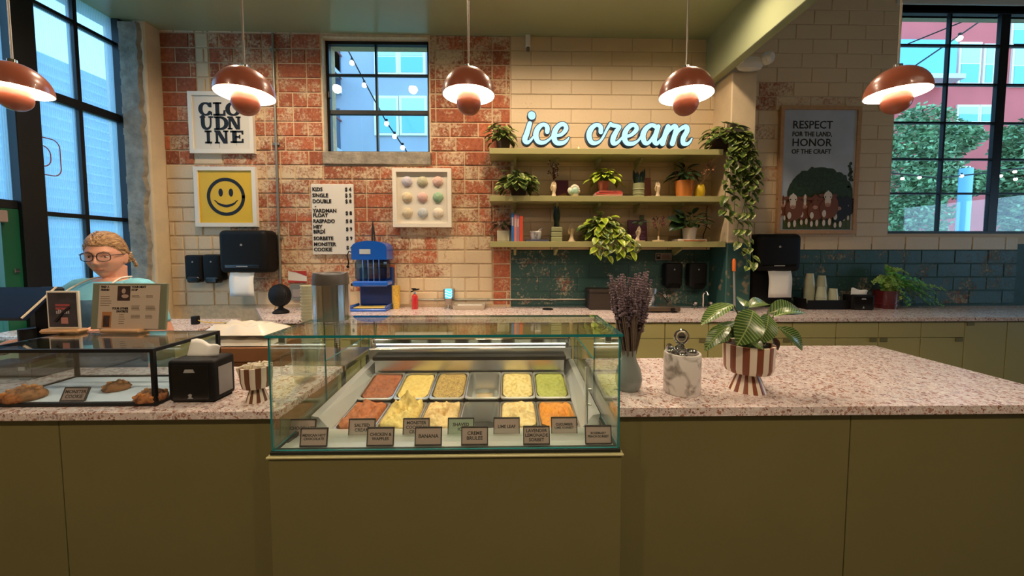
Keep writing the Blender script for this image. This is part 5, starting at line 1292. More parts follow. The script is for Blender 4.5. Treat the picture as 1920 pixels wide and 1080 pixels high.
for i in range(8): a = i * .8; put_leaf(t, S_SNAKE, (.015 * math.cos(a), .015 * math.sin(a), .10), (.25 * math.cos(a), .12 * math.sin(a), 1), (math.cos(a) * .4, -1, 0), rnd.uniform(.13, .17), 1.5)
book_front('dusty rose book standing face out behind the cream hand', 1206, 1226, 1, .2, mat('dusty_rose_cover', srgb(150, 92, 80), .6))
t = sh('hand_ornament', 'cream upright hand ornament in front of the dusty rose book', 'ornament', 1232, 1); hand(t, .155, BONE)
t = sh('potted_plant', 'dark leafy plant in a bright orange pot', 'plant', 1281, 1)
pot(t, .065, .08, .142, mat('orange_glaze', srgb(206, 124, 50), .45), lip=[(.083, .142), (.083, .15)])
bush(t, L_DEEP, (0, -.01, .17), (.09, .06, .10), 36, .10, 25, low=0, hang=.1, wid=1.4)
t = sh('bud_vase', 'yellow ribbed vase with dried pink flowers on the middle shelf', 'vase', 1306, 1, 3.30)
YEL = mat('yellow_glaze', srgb(216, 178, 28), .35)
m = MB(); prof = [(.0004, 0), (.032, 0), (.042, .02), (.045, .055), (.04, .09), (.032, .108), (.034, .114), (.028, .114), (.026, .1), (.0004, .09)]
m.lathe(prof, 32); m.v = [(x * (1 + .02 * math.sin(12 * math.atan2(y, x))), y * (1 + .02 * math.sin(12 * math.atan2(y, x))), z) for x, y, z in m.v]; m.build('vase', YEL, t)
DPINK = mat('dried_pink_flower', srgb(176, 124, 92), .9); m = MB(); s2 = MB(); rnd = random.Random(4)
for i in range(7):
    a = (.02 + .016 * i, -.01 * (i % 3), .2 + .028 * i if i < 5 else .25); s2.tube([(0, 0, .1), (a[0] * .4, a[1], .16), a], .0016, 4)
    for q in range(7): m.ball((a[0] + rnd.uniform(-.014, .014), a[1] + rnd.uniform(-.01, .01), a[2] + rnd.uniform(-.02, .02)), rnd.uniform(.005, .009), 7, 5)
s2.build('flower_stems', mat('dry_stem', srgb(130, 100, 60), .9), t); o = m.build('dried_flowers', DPINK, t); o['kind'] = 'stuff'
# ---- lowest shelf
t = sh('potted_plant', 'dark purple plant in a square white pot', 'plant', 944, 2)
MB().box(-.055, -.055, 0, .055, .055, .10, .006).build('pot', mat('white_cube_pot', srgb(206, 196, 170), .5), t); MB().box(-.047, -.047, .1, .047, .047, .103).build('soil', SOIL, t)
bush(t, O_PURP, (0, -.01, .125), (.09, .06, .08), 34, .06, 26, low=-.1)
for a, b, h, c, lb in ((958.5, 963.5, .25, srgb(44, 116, 196), 'tall blue book standing next to the white cube pot'), (963.8, 968.8, .238, srgb(222, 128, 116), 'pink book standing between the blue and lilac ones'), (969, 973, .236, srgb(140, 128, 158), 'thin lilac grey book standing beside the red one'), (973.3, 980, .225, srgb(216, 78, 48), 'orange red book at the end of the standing row')):
    book_up(lb, a, b, 2, h, mat('cover_%d' % int(a), c, .5), y=3.335, group='standing books on the lowest shelf', band=mat('pale_spine', srgb(200, 180, 170), .6) if h > .23 else None)
x = sx_(1006); t = thing('book', 'dark blue book lying flat under the mortar', 'book', (x, 3.32, SZ[2] - .001))
MB().box(-.10, -.08, 0, .10, .08, .002).box(-.10, -.08, .016, .10, .08, .018).box(-.10, -.08, .002, .10, -.0775, .016).build('cover', mat('slate_cover', srgb(74, 76, 104), .5), t); MB().box(-.097, -.077, .0022, .097, .077, .0158).build('pages', PAPER, t)
t = thing('mortar_and_pestle', 'white marble mortar with its pestle on the dark flat book', 'mortar', (sx_(1004), 3.32, SZ[2] + .0172))
MB().lathe([(.0004, 0), (.04, 0), (.044, .012), (.05, .03), (.054, .07), (.05, .074), (.045, .07), (.038, .035), (.0004, .02)], 28).build('mortar', M_MARBLE, t)
MB().tube([(.0, 0, .045), (.03, 0, .078), (.058, 0, .10), (.066, 0, .106)], [.012, .009, .013, .007], 12).build('pestle', M_MARBLE, t)
t = sh('potted_plant', 'tall two leaved snake plant in a square pale green block pot', 'plant', 1043, 2)
for k in range(3): MB().box(-.049, -.049, .044 * k + .001, .049, .049, .044 * k + .043, .005).build('pot_block', GREENPOT, t)
MB().box(-.04, -.04, .129, .04, .04, .134).build('soil', SOIL, t)
for a, dx, s_ in ((.3, -.004, .20), (2.9, .006, .205), (1.5, .0, .17)): put_leaf(t, S_SNAKE, (dx, 0, .125), (.10 * math.cos(a), 0, 1), (math.sin(a) * .4, -1, 0), s_, 1.6)
t = sh('hand_ornament', 'cream upright hand ornament beside the square block pot', 'ornament', 1072, 2); hand(t, .175, BONE)
t = sh('potted_plant', 'bushy pothos hanging over the edge of the lowest shelf', 'plant', 1126, 2, 3.32)
pot(t, .06, .08, .10, mat('dark_basket'), 'basket')
bush(t, [H_VAR, H_NEON, H_VAR], (.0, -.03, .085), (.185, .11, .16), 85, .085, 27, low=-.25)
for k in range(7):
    x1 = -.08 + .05 * k; vine(t, H_VAR if k % 2 else H_NEON, [(0, -.05, .10), (x1 * .6, -.13, .10), (x1, -.16, -.0), (x1 + .01, -.15, -.10 - .03 * (k % 3))], .035, .075, 70 + k)
vine(t, H_VAR, [(.05, -.05, .08), (.16, -.13, .03), (.24, -.145, .005), (.28, -.15, -.03), (.27, -.15, -.07)], .03, .06, 79)
book_front('purple patterned book standing face out behind the plant in the hand', 1184, 1220, 2, .205, PLUM, deco=[(mat('lilac_print', srgb(130, 76, 110), .5), [(.12, .45, .3, .06), (.0, .3, .34, .05), (.2, .18, .25, .05)]), (mat('dark_plum_print', srgb(54, 26, 52), .5), [(0, .9, .48, .07)])])
t = sh('hand_vase', 'cream hand on a plate holding a small green plant', 'vase', 1191, 2, 3.28)
MB().lathe([(.0004, 0), (.055, 0), (.058, .008), (.05, .01), (.0004, .01)], 24).build('plate', BONE, t, (.012, 0, 0))
o = hand(t, .13, BONE); o.location = (0, 0, .008); o.rotation_euler = (0, R(8), 0)
bush(t, O_DEEP, (.022, -.01, .15), (.035, .03, .04), 9, .06, 28, low=0, hang=.2)
t = sh('dried_flower_stand', 'dried dusky pink flowers on a round white base', 'ornament', 1230, 2, 3.28)
MB().lathe([(.0004, 0), (.052, 0), (.054, .01), (.04, .013), (.008, .016), (.007, .05), (.0004, .052)], 24).build('base', BONE, t)
m = MB(); s2 = MB(); rnd = random.Random(14)
for i in range(14):
    a = (rnd.uniform(-.055, .055), rnd.uniform(-.03, .03), rnd.uniform(.14, .26)); s2.tube([(0, 0, .05), (a[0] * .3, a[1] * .3, .11), a], .0014, 4)
    for q in range(6): m.ball((a[0] + rnd.uniform(-.008, .008), a[1], a[2] + rnd.uniform(-.025, .012)), rnd.uniform(.004, .007), 6, 4)
s2.build('flower_stems', mat('dry_stem'), t); o = m.build('dried_flowers', mat('dusky_flower', srgb(112, 62, 60), .9), t); o['kind'] = 'stuff'
t = sh('wooden_riser', 'whitewashed wooden slab under the ribbed white pot', 'board', 1289, 2, 3.31)
MB().box(-.13, -.075, 0, .13, .075, .022, .004).build('slab', mat('pale_slab_wood', srgb(206, 186, 164), .6), t); MB().box(-.08, -.0765, .004, .115, -.075, .012).build('orange_edge', mat('orange_edge', srgb(200, 110, 60), .6), t)
t = sh('potted_plant', 'glossy green plant in a ribbed white pot on the wooden slab', 'plant', 1290, 2, 3.31, 0, None, .022)
m = potmesh(.05, .062, .10); m.v = [(x * (1 + .025 * math.cos(26 * math.atan2(y, x))), y * (1 + .025 * math.cos(26 * math.atan2(y, x))), z) for x, y, z in m.v]; m.build('pot', WCER, t); MB().cyl(.053, .07, .082, 20).build('soil', SOIL, t)
bush(t, O_DEEP, (0, -.02, .12), (.14, .08, .11), 30, .10, 29, low=.0, hang=.25)
for d_, u_, s_ in (((-1, -.3, .3), (0, -1, .6), .17), ((-1, -.4, -.2), (0, -.8, 1), .17), ((-.8, -.2, .8), (.3, -1, .5), .13)): put_leaf(t, O_DEEP, (-.06, -.03, .14 + .05 * d_[2]), d_, u_, s_)
t = thing('power_cable', 'thin black cable hanging down the cream wall below the middle shelf', 'cable', (sx_(1336), YW - .012, SZ[2])); 
MB().tube(smooth_path([(0, -.01, .001), (-.01, -.012, .06), (.025, -.01, .17), (.012, -.012, .26), (.022, -.01, .342)], 8), .004, 6).build('cable', BLACK, t)

# ------------------------------------------------------------------ things on the back worktop
ZB = .914
def bc(name, label, cat, px, pyb, rz=0, group=None, y=None):
    p = P(px, pyb, Z=ZB + .001); y = min(p.y, 3.385); p = Vector((P(px, pyb, Y=y).x, y, ZB + .001))
    t = thing(name, label, cat, (p.x, p.y, ZB), rz, group); return t, MPP(p)
t, s = bc('desk_fan', 'round black fan on a short foot at the end of the back worktop', 'fan', 527, 587)
MB().lathe([(.0004, 0), (.062, 0), (.064, .014), (.04, .034), (.02, .044), (.018, .06), (.0004, .062)], 20).build('foot', BLACK, t)
m = MB(); m.lathe([(.0004, -.03), (.07, -.03), (.092, -.02), (.098, 0), (.092, .03), (.06, .055), (.0004, .06)], 30); m.build('housing', BLACK, t, (0, 0, .155), (PI / 2, 0, R(-12)))
m = MB()
for i in range(6): r_ = .014 + .0145 * i; m.tube([(r_ * math.cos(a), r_ * math.sin(a), .0) for a in [2 * PI * k / 24 for k in range(25)]], .0016, 4, False)
for k in range(8): a = k * PI / 4; m.tube([(.008 * math.cos(a), .008 * math.sin(a), 0), (.090 * math.cos(a), .090 * math.sin(a), -.004)], .0016, 4)
m.build('front_grille', mat('glossy_black'), t, (-.008, -.036, .155), (PI / 2, 0, R(-12)))
t, s = bc('electric_kettle', 'small steel kettle with a black handle behind the cup stacks', 'kettle', 578, 580)
MB().lathe([(.0004, 0), (.058, 0), (.06, .01), (.058, .02), (.0004, .022)], 24).build('base', BLACK, t)
MB().lathe([(.0004, .0225), (.058, .0225), (.056, .1), (.047, .19), (.04, .197), (.0004, .2)], 28).build('body', STEEL, t)
MB().tube([(.045, -.015, .185), (.075, -.025, .18), (.09, -.03, .14), (.085, -.03, .08), (.056, -.02, .05)], .010, 8).build('handle', BLACK, t)
MB().tube([(-.04, 0, .17), (-.06, 0, .19)], [.016, .01], 8).build('spout', STEEL, t); MB().ball((0, 0, .203), (.014, .014, .01), 10, 6).build('lid_knob', BLACK, t)
t, s = bc('pencil', 'yellow pencil leaning beside the black fan', 'pencil', 514, 586)
MB().tube([(0, 0, .001), (.012, .03, .13)], .004, 6).build('shaft', mat('pencil_yellow', srgb(210, 160, 60), .5), t); MB().tube([(.012, .03, .13), (.0125, .032, .14)], .0042, 6).build('eraser', mat('pink_eraser', srgb(210, 130, 120), .7), t)
# shave ice machine
BLU = mat('cobalt_enamel', srgb(18, 92, 196), .22, coat=.6); BLUD = mat('dark_blue_plastic', srgb(16, 44, 104), .3); BLUG = glass('smoky_clear_plastic', (.45, .55, .75), 1.5, .05)
t, s = bc('shave_ice_machine', 'cobalt blue shave ice machine with a crank on the back worktop', 'ice machine', 703, 579); K = s
w = 33 * K
MB().box(-w - .012, -.15, 0, w - .01, .1, .022, .008).box(-w - .012, -.15, .022, -w, .06, .05, .006).box(w - .022, -.15, .022, w - .01, .06, .05, .006).build('drip_tray', BLU, t)
MB().box(-w + .01, -.12, .0225, w - .035, .02, .03, .003).build('tray_insert', mat('pale_yellow_insert', srgb(206, 176, 90), .5), t)
MB().box(-w, .06, .0225, w - .012, .12, 78 * K, .012).build('back_column', BLUD, t)
MB().box(-w, -.10, 44 * K, w - .012, .06, 54 * K, .012).build('lower_hood', BLU, t)
m = MB(); m.box(-w + .014, -.085, 54 * K + .001, w - .026, .055, 93 * K, .02); m.build('ice_chamber', BLUG, t)
m = MB()
for i in range(4): m.cyl(.006, 54 * K, 93 * K, 8, (-w * .5 + .3 * w * i, -.05))
m.build('guide_rod', CHROME, t)
m = MB(); o = []
for i in range(13): a = PI * i / 12; o.append((-.006 + (w - .006) * math.cos(a) * (1 if abs(math.cos(a)) > .9 else 1), 112 * K + 15 * K * math.sin(a) ** .7))
m.prism([(-w, 93 * K), (w - .012, 93 * K)] + o, -.10, .08); m.build('top_housing', BLU, t, sharp=30)
MB().box(-w * .55, -.104, 103 * K, w * .05, -.1, 112 * K, .002).build('name_plate', mat('pale_plate', srgb(190, 200, 200), .4), t)
m = MB(); m.tube([(-.012, 0, 126 * K), (-.008, 0, 150 * K), (-.002, 0, 163 * K), (.004, 0, 150 * K), (.012, 0, 126 * K)], .008, 8); m.build('top_strap', mat('dark_brown_strap', srgb(54, 40, 34), .6), t)
m = MB(); m.tube([(-w, -.02, 104 * K), (-w - .05, -.03, 108 * K), (-w - .065, -.035, 100 * K), (-w - .05, -.04, 88 * K), (-w - .055, -.045, 82 * K)], .006, 8); m.build('crank', mat('dark_crank', srgb(46, 42, 40), .35, metal=.6), t); MB().ball((-w - .056, -.046, 80 * K), .013, 10, 7).build('crank_knob', BLACK, t)
MB().cyl(.013, 0, .02, 12).build('side_knob', BLACK, t, (-w - .003, -.06, 47 * K), (0, -PI / 2, 0))
# yellow dotted paper cups in a nested stack
DOTS = mat('yellow_cup_paper', srgb(222, 186, 84), .6, var=.5, vscale=150); YC2 = mat('yellow_cup_rim', srgb(236, 196, 40), .5)
def cup_mesh(r0, r1, h, m, rim): 
    b = MB(); b.lathe([(.0004, 0), (r0, 0), (r1, h), (r1 + .002, h + .001), (r1 + .002, h + .004), (r1 - .0015, h + .004), (r0 - .0015, .003), (.0004, .003)], 18)
    return b.mesh('cup', m)
ORD = 'first second third fourth fifth sixth seventh eighth ninth tenth eleventh twelfth thirteenth fourteenth fifteenth sixteenth seventeenth eighteenth nineteenth twentieth'.split()
def cup_stack(name, label, base, n, step, me, group, lean=0):
    for i in range(n):
        o = link(name, me, None, (base[0] + lean * i, base[1], base[2] + step * i))
        wh = 'bottom' if i == 0 else 'topmost' if i == n - 1 else None
        tag(o, label.replace('#', 'bottom cup of ' if i == 0 else 'topmost cup of ' if i == n - 1 else ORD[i] + ' cup up in '), 'cup', group)
p = P(743, 574, Y=3.40); cup_stack('paper_cup', '#the yellow dotted cup stack beside the shave ice machine', (p.x, p.y, ZB + .0005), 13, .0125, cup_mesh(.026, .036, .06, DOTS, YC2), 'yellow cups beside the shave ice machine')
t, s = bc('fire_extinguisher', 'small red fire extinguisher standing on the back worktop', 'extinguisher', 778, 573)
REDE = mat('extinguisher_red', srgb(190, 34, 34), .25, coat=.5)
MB().lathe([(.0004, 0), (.026, 0), (.028, .006), (.028, .11), (.02, .128), (.011, .136), (.0004, .138)], 20).build('cylinder', REDE, t); MB().cyl(.011, .1385, .16, 12).build('neck', CHROME, t)
MB().tube([(-.018, 0, .175), (.0, 0, .178), (.045, -.01, .184)], [.007, .009, .005], 8).box(-.03, -.006, .18, .012, .006, .192, .003).tube([(-.012, 0, .165), (-.035, -.01, .16)], .006, 8).build('valve_handle', BLACK, t); MB().box(-.0285, -.0285, .04, .012, -.02, .09).build('instruction_label', PAPER, t) if False else None
t, s = bc('lit_bottle', 'glowing blue lamp bottle on a grey stand by the outlet', 'lamp', 841, 574)
MB().box(-.035, -.03, 0, .035, .03, .008, .003).cyl(.008, .008, .04, 10).build('stand', STEEL, t); MB().cyl(.03, .04, .098, 16).build('sleeve', mat('grey_sleeve', srgb(150, 130, 116), .6), t)
GLB = mat('lit_blue_gel', (.1, .5, .8), .3, emit=(.05, .42, .75), es=1.0)
MB().lathe([(.0004, .0985), (.03, .0985), (.03, .185), (.0004, .187)], 18).build('glowing_tube', GLB, t)
m = MB()
for k in range(3): m.tube([(.0305 * math.cos(a), .0305 * math.sin(a), .115 + .024 * k + .008 * math.sin(a * 2)) for a in [2 * PI * q / 16 for q in range(17)]], .003, 5, False)
m.build('light_ring', mat('bright_blue_ring', (.5, .8, .95), .3, emit=(.45, .85, 1), es=1.0), t)
t, s = bc('tray', 'clear shallow plastic tray beside the glowing bottle', 'tray', 880, 570)
m = MB(); ring_loft(m, [rrect(.14, .08, .02, 0), rrect(.15, .09, .02, .045), rrect(.147, .087, .02, .045), rrect(.137, .077, .02, .003)], 0, True, True); m.build('tray', mat('clear_tray_film', srgb(214, 200, 180), .15, trans=.4), t)
MB().box(-.12, -.07, .004, .12, .07, .03, .008).build('folded_napkins', PAPER, t)
t, s = bc('worktop_grommet', 'dark round grommet lying flat in the back worktop', 'grommet', 1027, 580)
MB().lathe([(.0004, 0), (.05, 0), (.05, .006), (.042, .006), (.04, .003), (.0004, .003)], 24).build('ring', BLACK, t)
t, s = bc('storage_box', 'dark brown box behind the lavender', 'box', 1126, 573)
DBR = mat('dark_brown_box', srgb(46, 34, 26), .7)
MB().box(-.12, -.09, 0, .12, .10, .155, .006).build('body', DBR, t); MB().box(-.125, -.095, .1555, .125, .105, .185, .006).build('lid', DBR, t)
t, s = bc('griddle', 'flat steel griddle tray with jars on it under the dark green wall', 'griddle', 1218, 582)
BRS = mat('brown_steel', srgb(98, 84, 70), .35, metal=.7)
MB().box(-.22, -.13, .012, .22, .1, .05, .006).build('body', BRS, t)
for x in (-.19, .19): 
    for y in (-.1, .07): MB().cyl(.014, 0, .012, 10, (x, y)).build('foot', BLACK, t)
MB().box(-.2, -.12, .0505, .2, .09, .054, .002).build('plate', STEEL, t); MB().cyl(.016, 0, .02, 14).build('dial', BLACK, t, (.15, -.13, .03), (PI / 2, 0, 0))
t2 = thing('steel_pot', 'steel pot with a black handle standing on the griddle', 'pot', (t.location.x - .02, t.location.y, ZB + .0545))
MB().lathe([(.0004, 0), (.062, 0), (.066, .01), (.066, .1), (.085, .105), (.085, .15), (.08, .155), (.0004, .16)], 28).build('body', STEEL, t2); MB().tube([(.07, -.04, .12), (.12, -.07, .09), (.15, -.09, .03)], [.012, .013, .012], 10).build('handle', mat('glossy_black'), t2); MB().tube([(.118, -.069, .1), (.132, -.077, .075)], .0135, 10).build('handle_band', CHROME, t2)
t3 = thing('steel_pot', 'squat steel pot on the griddle half hidden by the lavender', 'pot', (t.location.x - .15, t.location.y + .0, ZB + .0545))
MB().lathe([(.0004, 0), (.05, 0), (.052, .09), (.065, .12), (.065, .15), (.0004, .155)], 24).build('body', STEEL, t3)
t, s = bc('tap', 'low chrome tap with two round handles in the back worktop', 'tap', 1318, 578)
MB().box(-.10, -.03, 0, .10, .03, .012, .004).build('base_plate', CHROME, t)
MB().tube([(0, 0, .012), (0, 0, .13), (0, -.02, .155), (0, -.06, .158), (0, -.08, .135)], .010, 10).build('spout', CHROME, t)
for s_ in (-1, 1): MB().lathe([(.0004, 0), (.02, 0), (.016, .02), (.024, .03), (.024, .05), (.0004, .056)], 16).build('tap_handle', CHROME, t, (s_ * .075, 0, .012))
p = P(1377, 560, Y=PILY - .05); t = thing('mop', 'grey pole with a bright orange grip leaning on the pilaster', 'mop', (p.x, PILY - .06, ZB))
hz_ = P(1377, 485, Y=PILY - .05).z - ZB
MB().tube([(0, 0, .001), (0, .03, hz_ - .11)], .0095, 10).build('pole', mat('grey_pole', srgb(140, 138, 134), .4, metal=.3), t); MB().tube([(0, .03, hz_ - .11), (0, .033, hz_ - .02), (0, .034, hz_)], [.014, .016, .009], 12).build('grip', mat('orange_grip', srgb(222, 110, 30), .45), t)
# cup caddy by the pilaster
t, s = bc('cup_caddy', 'black open caddy tray holding clear cups and straws', 'caddy', 1548, 578)
cad = t; m = MB()
x0, x1 = -46 * s, 32 * s
m.box(x0, -.07, 0, x1, .08, .006).prism([(x0, .006), (x0 - .022, .10), (x0 - .016, .10), (x0 + .006, .006)], -.07, .08).prism([(x1 - .006, .006), (x1 + .006, .07), (x1 + .012, .07), (x1, .006)], -.07, .08).box(x0, -.07, .0062, x1, -.064, .085).box(x0 - .01, .074, .0062, x1 + .01, .08, .085).box(-.0, -.0635, .0062, .006, .0735, .05)
m.build('tray', BLACK, t)
CLR = glass('clear_cup_plastic', (.86, .9, .8), 2.2, .06)
ccl = cup_mesh(.030, .044, .10, mat('milky_clear_cup', srgb(206, 210, 184), .2, trans=.4), None)
ccl.transform(Matrix.Translation((0, 0, .104)) @ Matrix.Rotation(PI, 4, 'X'))
for k, (px, n, dz_) in enumerate(((1522, 12, 0), (1545, 11, 0), (1536, 6, 0), (1558, 5, 0))):
    x = P(px, 560, Y=cad.location.y).x; y = cad.location.y + (.035 if k < 2 else -.02)
    cup_stack('clear_cup', '#' + ['the tallest stack of clear cups in the black caddy', 'the second tall stack of clear cups in the black caddy', 'the short front stack of clear cups in the black caddy', 'the shortest stack of clear cups in the black caddy'][k], (x, y, ZB + .0066), n, .0195, ccl, 'clear cups in the black caddy')
for k in range(4):
    o = MB().box(-.012, -.004, 0, .012, .004, .1, .002).build('wrapped_straw_bundle', mat('kraft_wrap', srgb(200, 160, 116), .7), None, (cad.location.x + .06 + .02 * k, cad.location.y + .01 * (k % 2), ZB + .012), (0, R(14 * (k % 2) - 4), R(20)))
    tag(o, ['first kraft wrapped bundle in the caddy, beside the clear cups', 'second kraft wrapped bundle in the caddy', 'third kraft wrapped bundle in the caddy, tilted', 'fourth kraft wrapped bundle in the caddy, beside the napkin box'][k], 'bundle', 'kraft bundles in the caddy')
def napkin_box(label, loc, w, d_, h, rz=0):
    t = thing('napkin_dispenser', label, 'napkin dispenser', loc, rz)
    soft(MB().box(-w / 2, -d_ / 2, .004, w / 2, d_ / 2, h).build('body', BLACK, t), .014, 4)
    MB().box(-w / 2 + .01, -d_ / 2 + .01, 0, w / 2 - .01, d_ / 2 - .01, .0038).build('base', BLACK, t)
    MB().box(-w / 2 + .018, -d_ / 2 - .003, h * .1, w / 2 - .018, -d_ / 2 + .002, h * .9, .003).build('face_plate', mat('glossy_black'), t)
    MB().prism([(-.02, 0), (.02, 0), (.014, .012), (-.014, .012)], -d_ / 2 - .0045, -d_ / 2 - .003).build('notch', mat('grey_emblem'), t, (0, 0, h * .72)); 
    MB().prism([(-.01, 0), (.01, 0), (.004, .006), (.007, .014), (0, .018), (-.007, .014), (-.004, .006)], -d_ / 2 - .0045, -d_ / 2 - .003).build('emblem', mat('grey_emblem'), t, (0, 0, h * .12))
    MB().box(w / 2, -d_ * .3, h * .15, w / 2 + .002, d_ * .3, h * .8).build('side_card', mat('grey_card', srgb(130, 128, 128), .6), t)
    m = MB(); vs, n = [], 9
    for i in range(n):
        u = i / (n - 1)
        for j in range(5): v = j / 4; vs.append((lerp(-w * .34, w * .36, u) + .012 * v, .012 * math.sin(u * 5) * v + .01 * v, h - .006 + v * (.066 - .024 * u * v + .006 * math.sin(u * 9))))
    m.add(vs, [(5 * i + j, 5 * i + 5 + j, 5 * i + 6 + j, 5 * i + 1 + j) for i in range(n - 1) for j in range(4)]); o = m.build('napkin', PAPER, t); md = o.modifiers.new('s', 'SOLIDIFY'); md.thickness = .001
    return t
p = P(1606, 578, Y=3.30); napkin_box('black napkin dispenser between the cup caddy and the fern pot', (p.x + .01, 3.30, ZB), .19, .12, .135, R(-6))
t, s = bc('potted_fern', 'wispy green fern in a dark red pot on the back worktop', 'plant', 1659, 577)
WINE = mat('wine_red_pot', srgb(86, 24, 28), .25, coat=.4)
rP = 18.5 * s; MB().lathe([(.0004, 0), (rP * .92, 0), (rP * .95, .03), (rP, .032), (rP, .045), (rP * .95, .05), (rP, .16), (rP * 1.03, .165), (rP * .93, .166), (rP * .9, .14), (.0004, .14)], 28).build('pot', WINE, t); MB().cyl(rP * .88, .135, .142, 18).build('soil', SOIL, t)
rnd = random.Random(6); FRN = mat('fern_green', srgb(136, 176, 84), .6, hue=.02); FRL = mat('maidenhair_green', srgb(110, 184, 92), .6, hue=.02)
for k in range(64):
    right = k % 3
    if right: tip = Vector((rnd.uniform(.02, .50), rnd.uniform(-.12, .05), rnd.uniform(-.02, .34)))
    else: tip = Vector((rnd.uniform(-.12, .12), rnd.uniform(-.1, .06), rnd.uniform(.17, .26)))
    if tip.x > .3: tip.z = min(tip.z, .30 - (tip.x - .25) * .6)
    tip.z = max(tip.z, .03); mid = Vector((tip.x * .4, tip.y * .4, max(tip.z, .17) + .05)); pts = smooth_path([(rnd.uniform(-.03, .03), rnd.uniform(-.03, .03), .142), tuple(mid), tuple(tip)], 5)
    m = MB(); m.tube(pts, .0012, 4, False)
    for i in range(2, len(pts)):
        a = Vector(pts[i]); d = (a - Vector(pts[i - 1])).normalized()
        for s_ in (-1, 1):
            for q in range(2):
                w = (d.cross(Vector((0, -.5, 1))) * s_ + Vector((rnd.uniform(-.4, .4), rnd.uniform(-.6, .2), rnd.uniform(-.3, .4)))).normalized(); l = (.03 if right else .02) * rnd.uniform(.7, 1.3); b0 = a - d * .012 * q
                n_ = w.cross(d).normalized() * .0; tt = b0 + w * l
                m.add([b0, b0 + w * l * .5 + d * l * .32, tt, b0 + w * l * .5 - d * l * .32], [(0, 1, 2, 3)], 0, False)
    m.build('frond', FRL if right == 2 else FRN, t)

# ------------------------------------------------------------------ things on and around the front counter
ZF = .9
# cookie case
CX0, CX1, CY0, CY1, CZ1 = -1.862, -1.258, 1.303, 1.592, 1.105
t = thing('cookie_case', 'black edged glass case with cookies on the front counter', 'display case', ((CX0 + CX1) / 2, (CY0 + CY1) / 2, ZF)); iv = -Vector(t.location)
f = MB(); b_ = .006
for x in (CX0, CX1):
    for y in (CY0, CY1): f.box(x - b_, y - b_, ZF, x + b_, y + b_, CZ1)
for z in (ZF + b_, CZ1 - b_):
    for y in (CY0, CY1): f.box(CX0 + b_, y - b_, z - b_, CX1 - b_, y + b_, z + b_)
    for x in (CX0, CX1): f.box(x - b_, CY0 + b_, z - b_, x + b_, CY1 - b_, z + b_)
f.build('metal_frame', BLACKM, t, iv)
for n_, q in (('front_pane', (CX0 + b_, CY0 - .002, ZF + .012, CX1 - b_, CY0 + .001, CZ1 - .012)), ('rear_pane', (CX0 + b_, CY1 - .001, ZF + .012, CX1 - b_, CY1 + .002, CZ1 - .012)), ('end_pane', (CX0 - .002, CY0 + b_, ZF + .012, CX0 + .001, CY1 - b_, CZ1 - .012)), ('end_pane', (CX1 - .001, CY0 + b_, ZF + .012, CX1 + .002, CY1 - b_, CZ1 - .012)), ('top_pane', (CX0 + b_, CY0 + b_, CZ1 - .003, CX1 - b_, CY1 - b_, CZ1))): MB().box(*q).build(n_, glass('case_glass', (.9, .95, .97), 2.2), t, iv)
MB().box(CX0 + b_, CY0 + b_, ZF + .0005, CX1 - b_, CY1 - b_, ZF + .0105).build('floor_panel', BLACKM, t, iv)
t = MB().box(CX0 + .02, CY0 + .012, 0, CX1 - .012, CY1 - .02, .0012).build('tray_paper', mat('blue_white_paper', srgb(214, 222, 232), .7), None, (0, 0, ZF + .0107)); tag(t, 'sheet of white paper lining the floor of the cookie case', 'paper')
def cookie(px, py, rx, seed, label):
    p = P(px, py, Z=ZF + .0125); m = MB(); vs, fs = [], []; nu, nv = 26, 9; r_ = rx * MPP(p)
    for j in range(nv + 1):
        e = -.35 + (PI / 2 + .35) * j / nv
        for q in range(nu):
            a = 2 * PI * q / nu; d = Vector((math.cos(a) * math.cos(e), math.sin(a) * math.cos(e), math.sin(e)))
            rr = r_ * (1 + .13 * noise.noise(d * 3.4 + Vector((seed, 0, 0))) + .10 * noise.noise(d * 9 + Vector((0, seed, 0))))
            vs.append((d.x * rr, d.y * rr * .9, max(0, (d.z * rr * .62 + r_ * .18))))
    for j in range(nv):
        for q in range(nu): fs.append((j * nu + q, j * nu + (q + 1) % nu, (j + 1) * nu + (q + 1) % nu, (j + 1) * nu + q))
    fs.append(tuple(range(nu))[::-1]); m.add(vs, fs)
    t = thing('cookie', label, 'cookie', (p.x, p.y, ZF + .0122), 0, 'cookies in the glass case')
    m.build('dough', speckle('cookie_dough', srgb(168, 112, 68), srgb(96, 56, 32), 42, .8), t, sharp=180)
    rnd = random.Random(seed); ch = MB()
    for i in range(9):
        a = rnd.uniform(0, 6.28); e = rnd.uniform(.3, 1.3); d = Vector((math.cos(a) * math.cos(e), math.sin(a) * math.cos(e) * .9, math.sin(e) * .62)); ch.ball(d * r_ * 1.0 + Vector((0, 0, r_ * .18)), r_ * rnd.uniform(.10, .17), 7, 5)
    ch.build('nut_pieces', mat('toffee_chunk', srgb(196, 130, 66), .5), t)
cookie(46, 748, 30, 2, 'knobbly brown cookie beside the rose coloured tag'); cookie(219, 730, 20, 5, 'brown cookie at the back of the case, in the middle'); cookie(284, 749, 25, 9, 'brown cookie at the corner post of the case')
flavour(['MONSTER', 'COOKIE'], 136, 757, 1.317, ZF + .0107, .087, .05, tilt=25, group=None, where='')['label'] = 'dusty rose tag reading monster cookie inside the glass case'
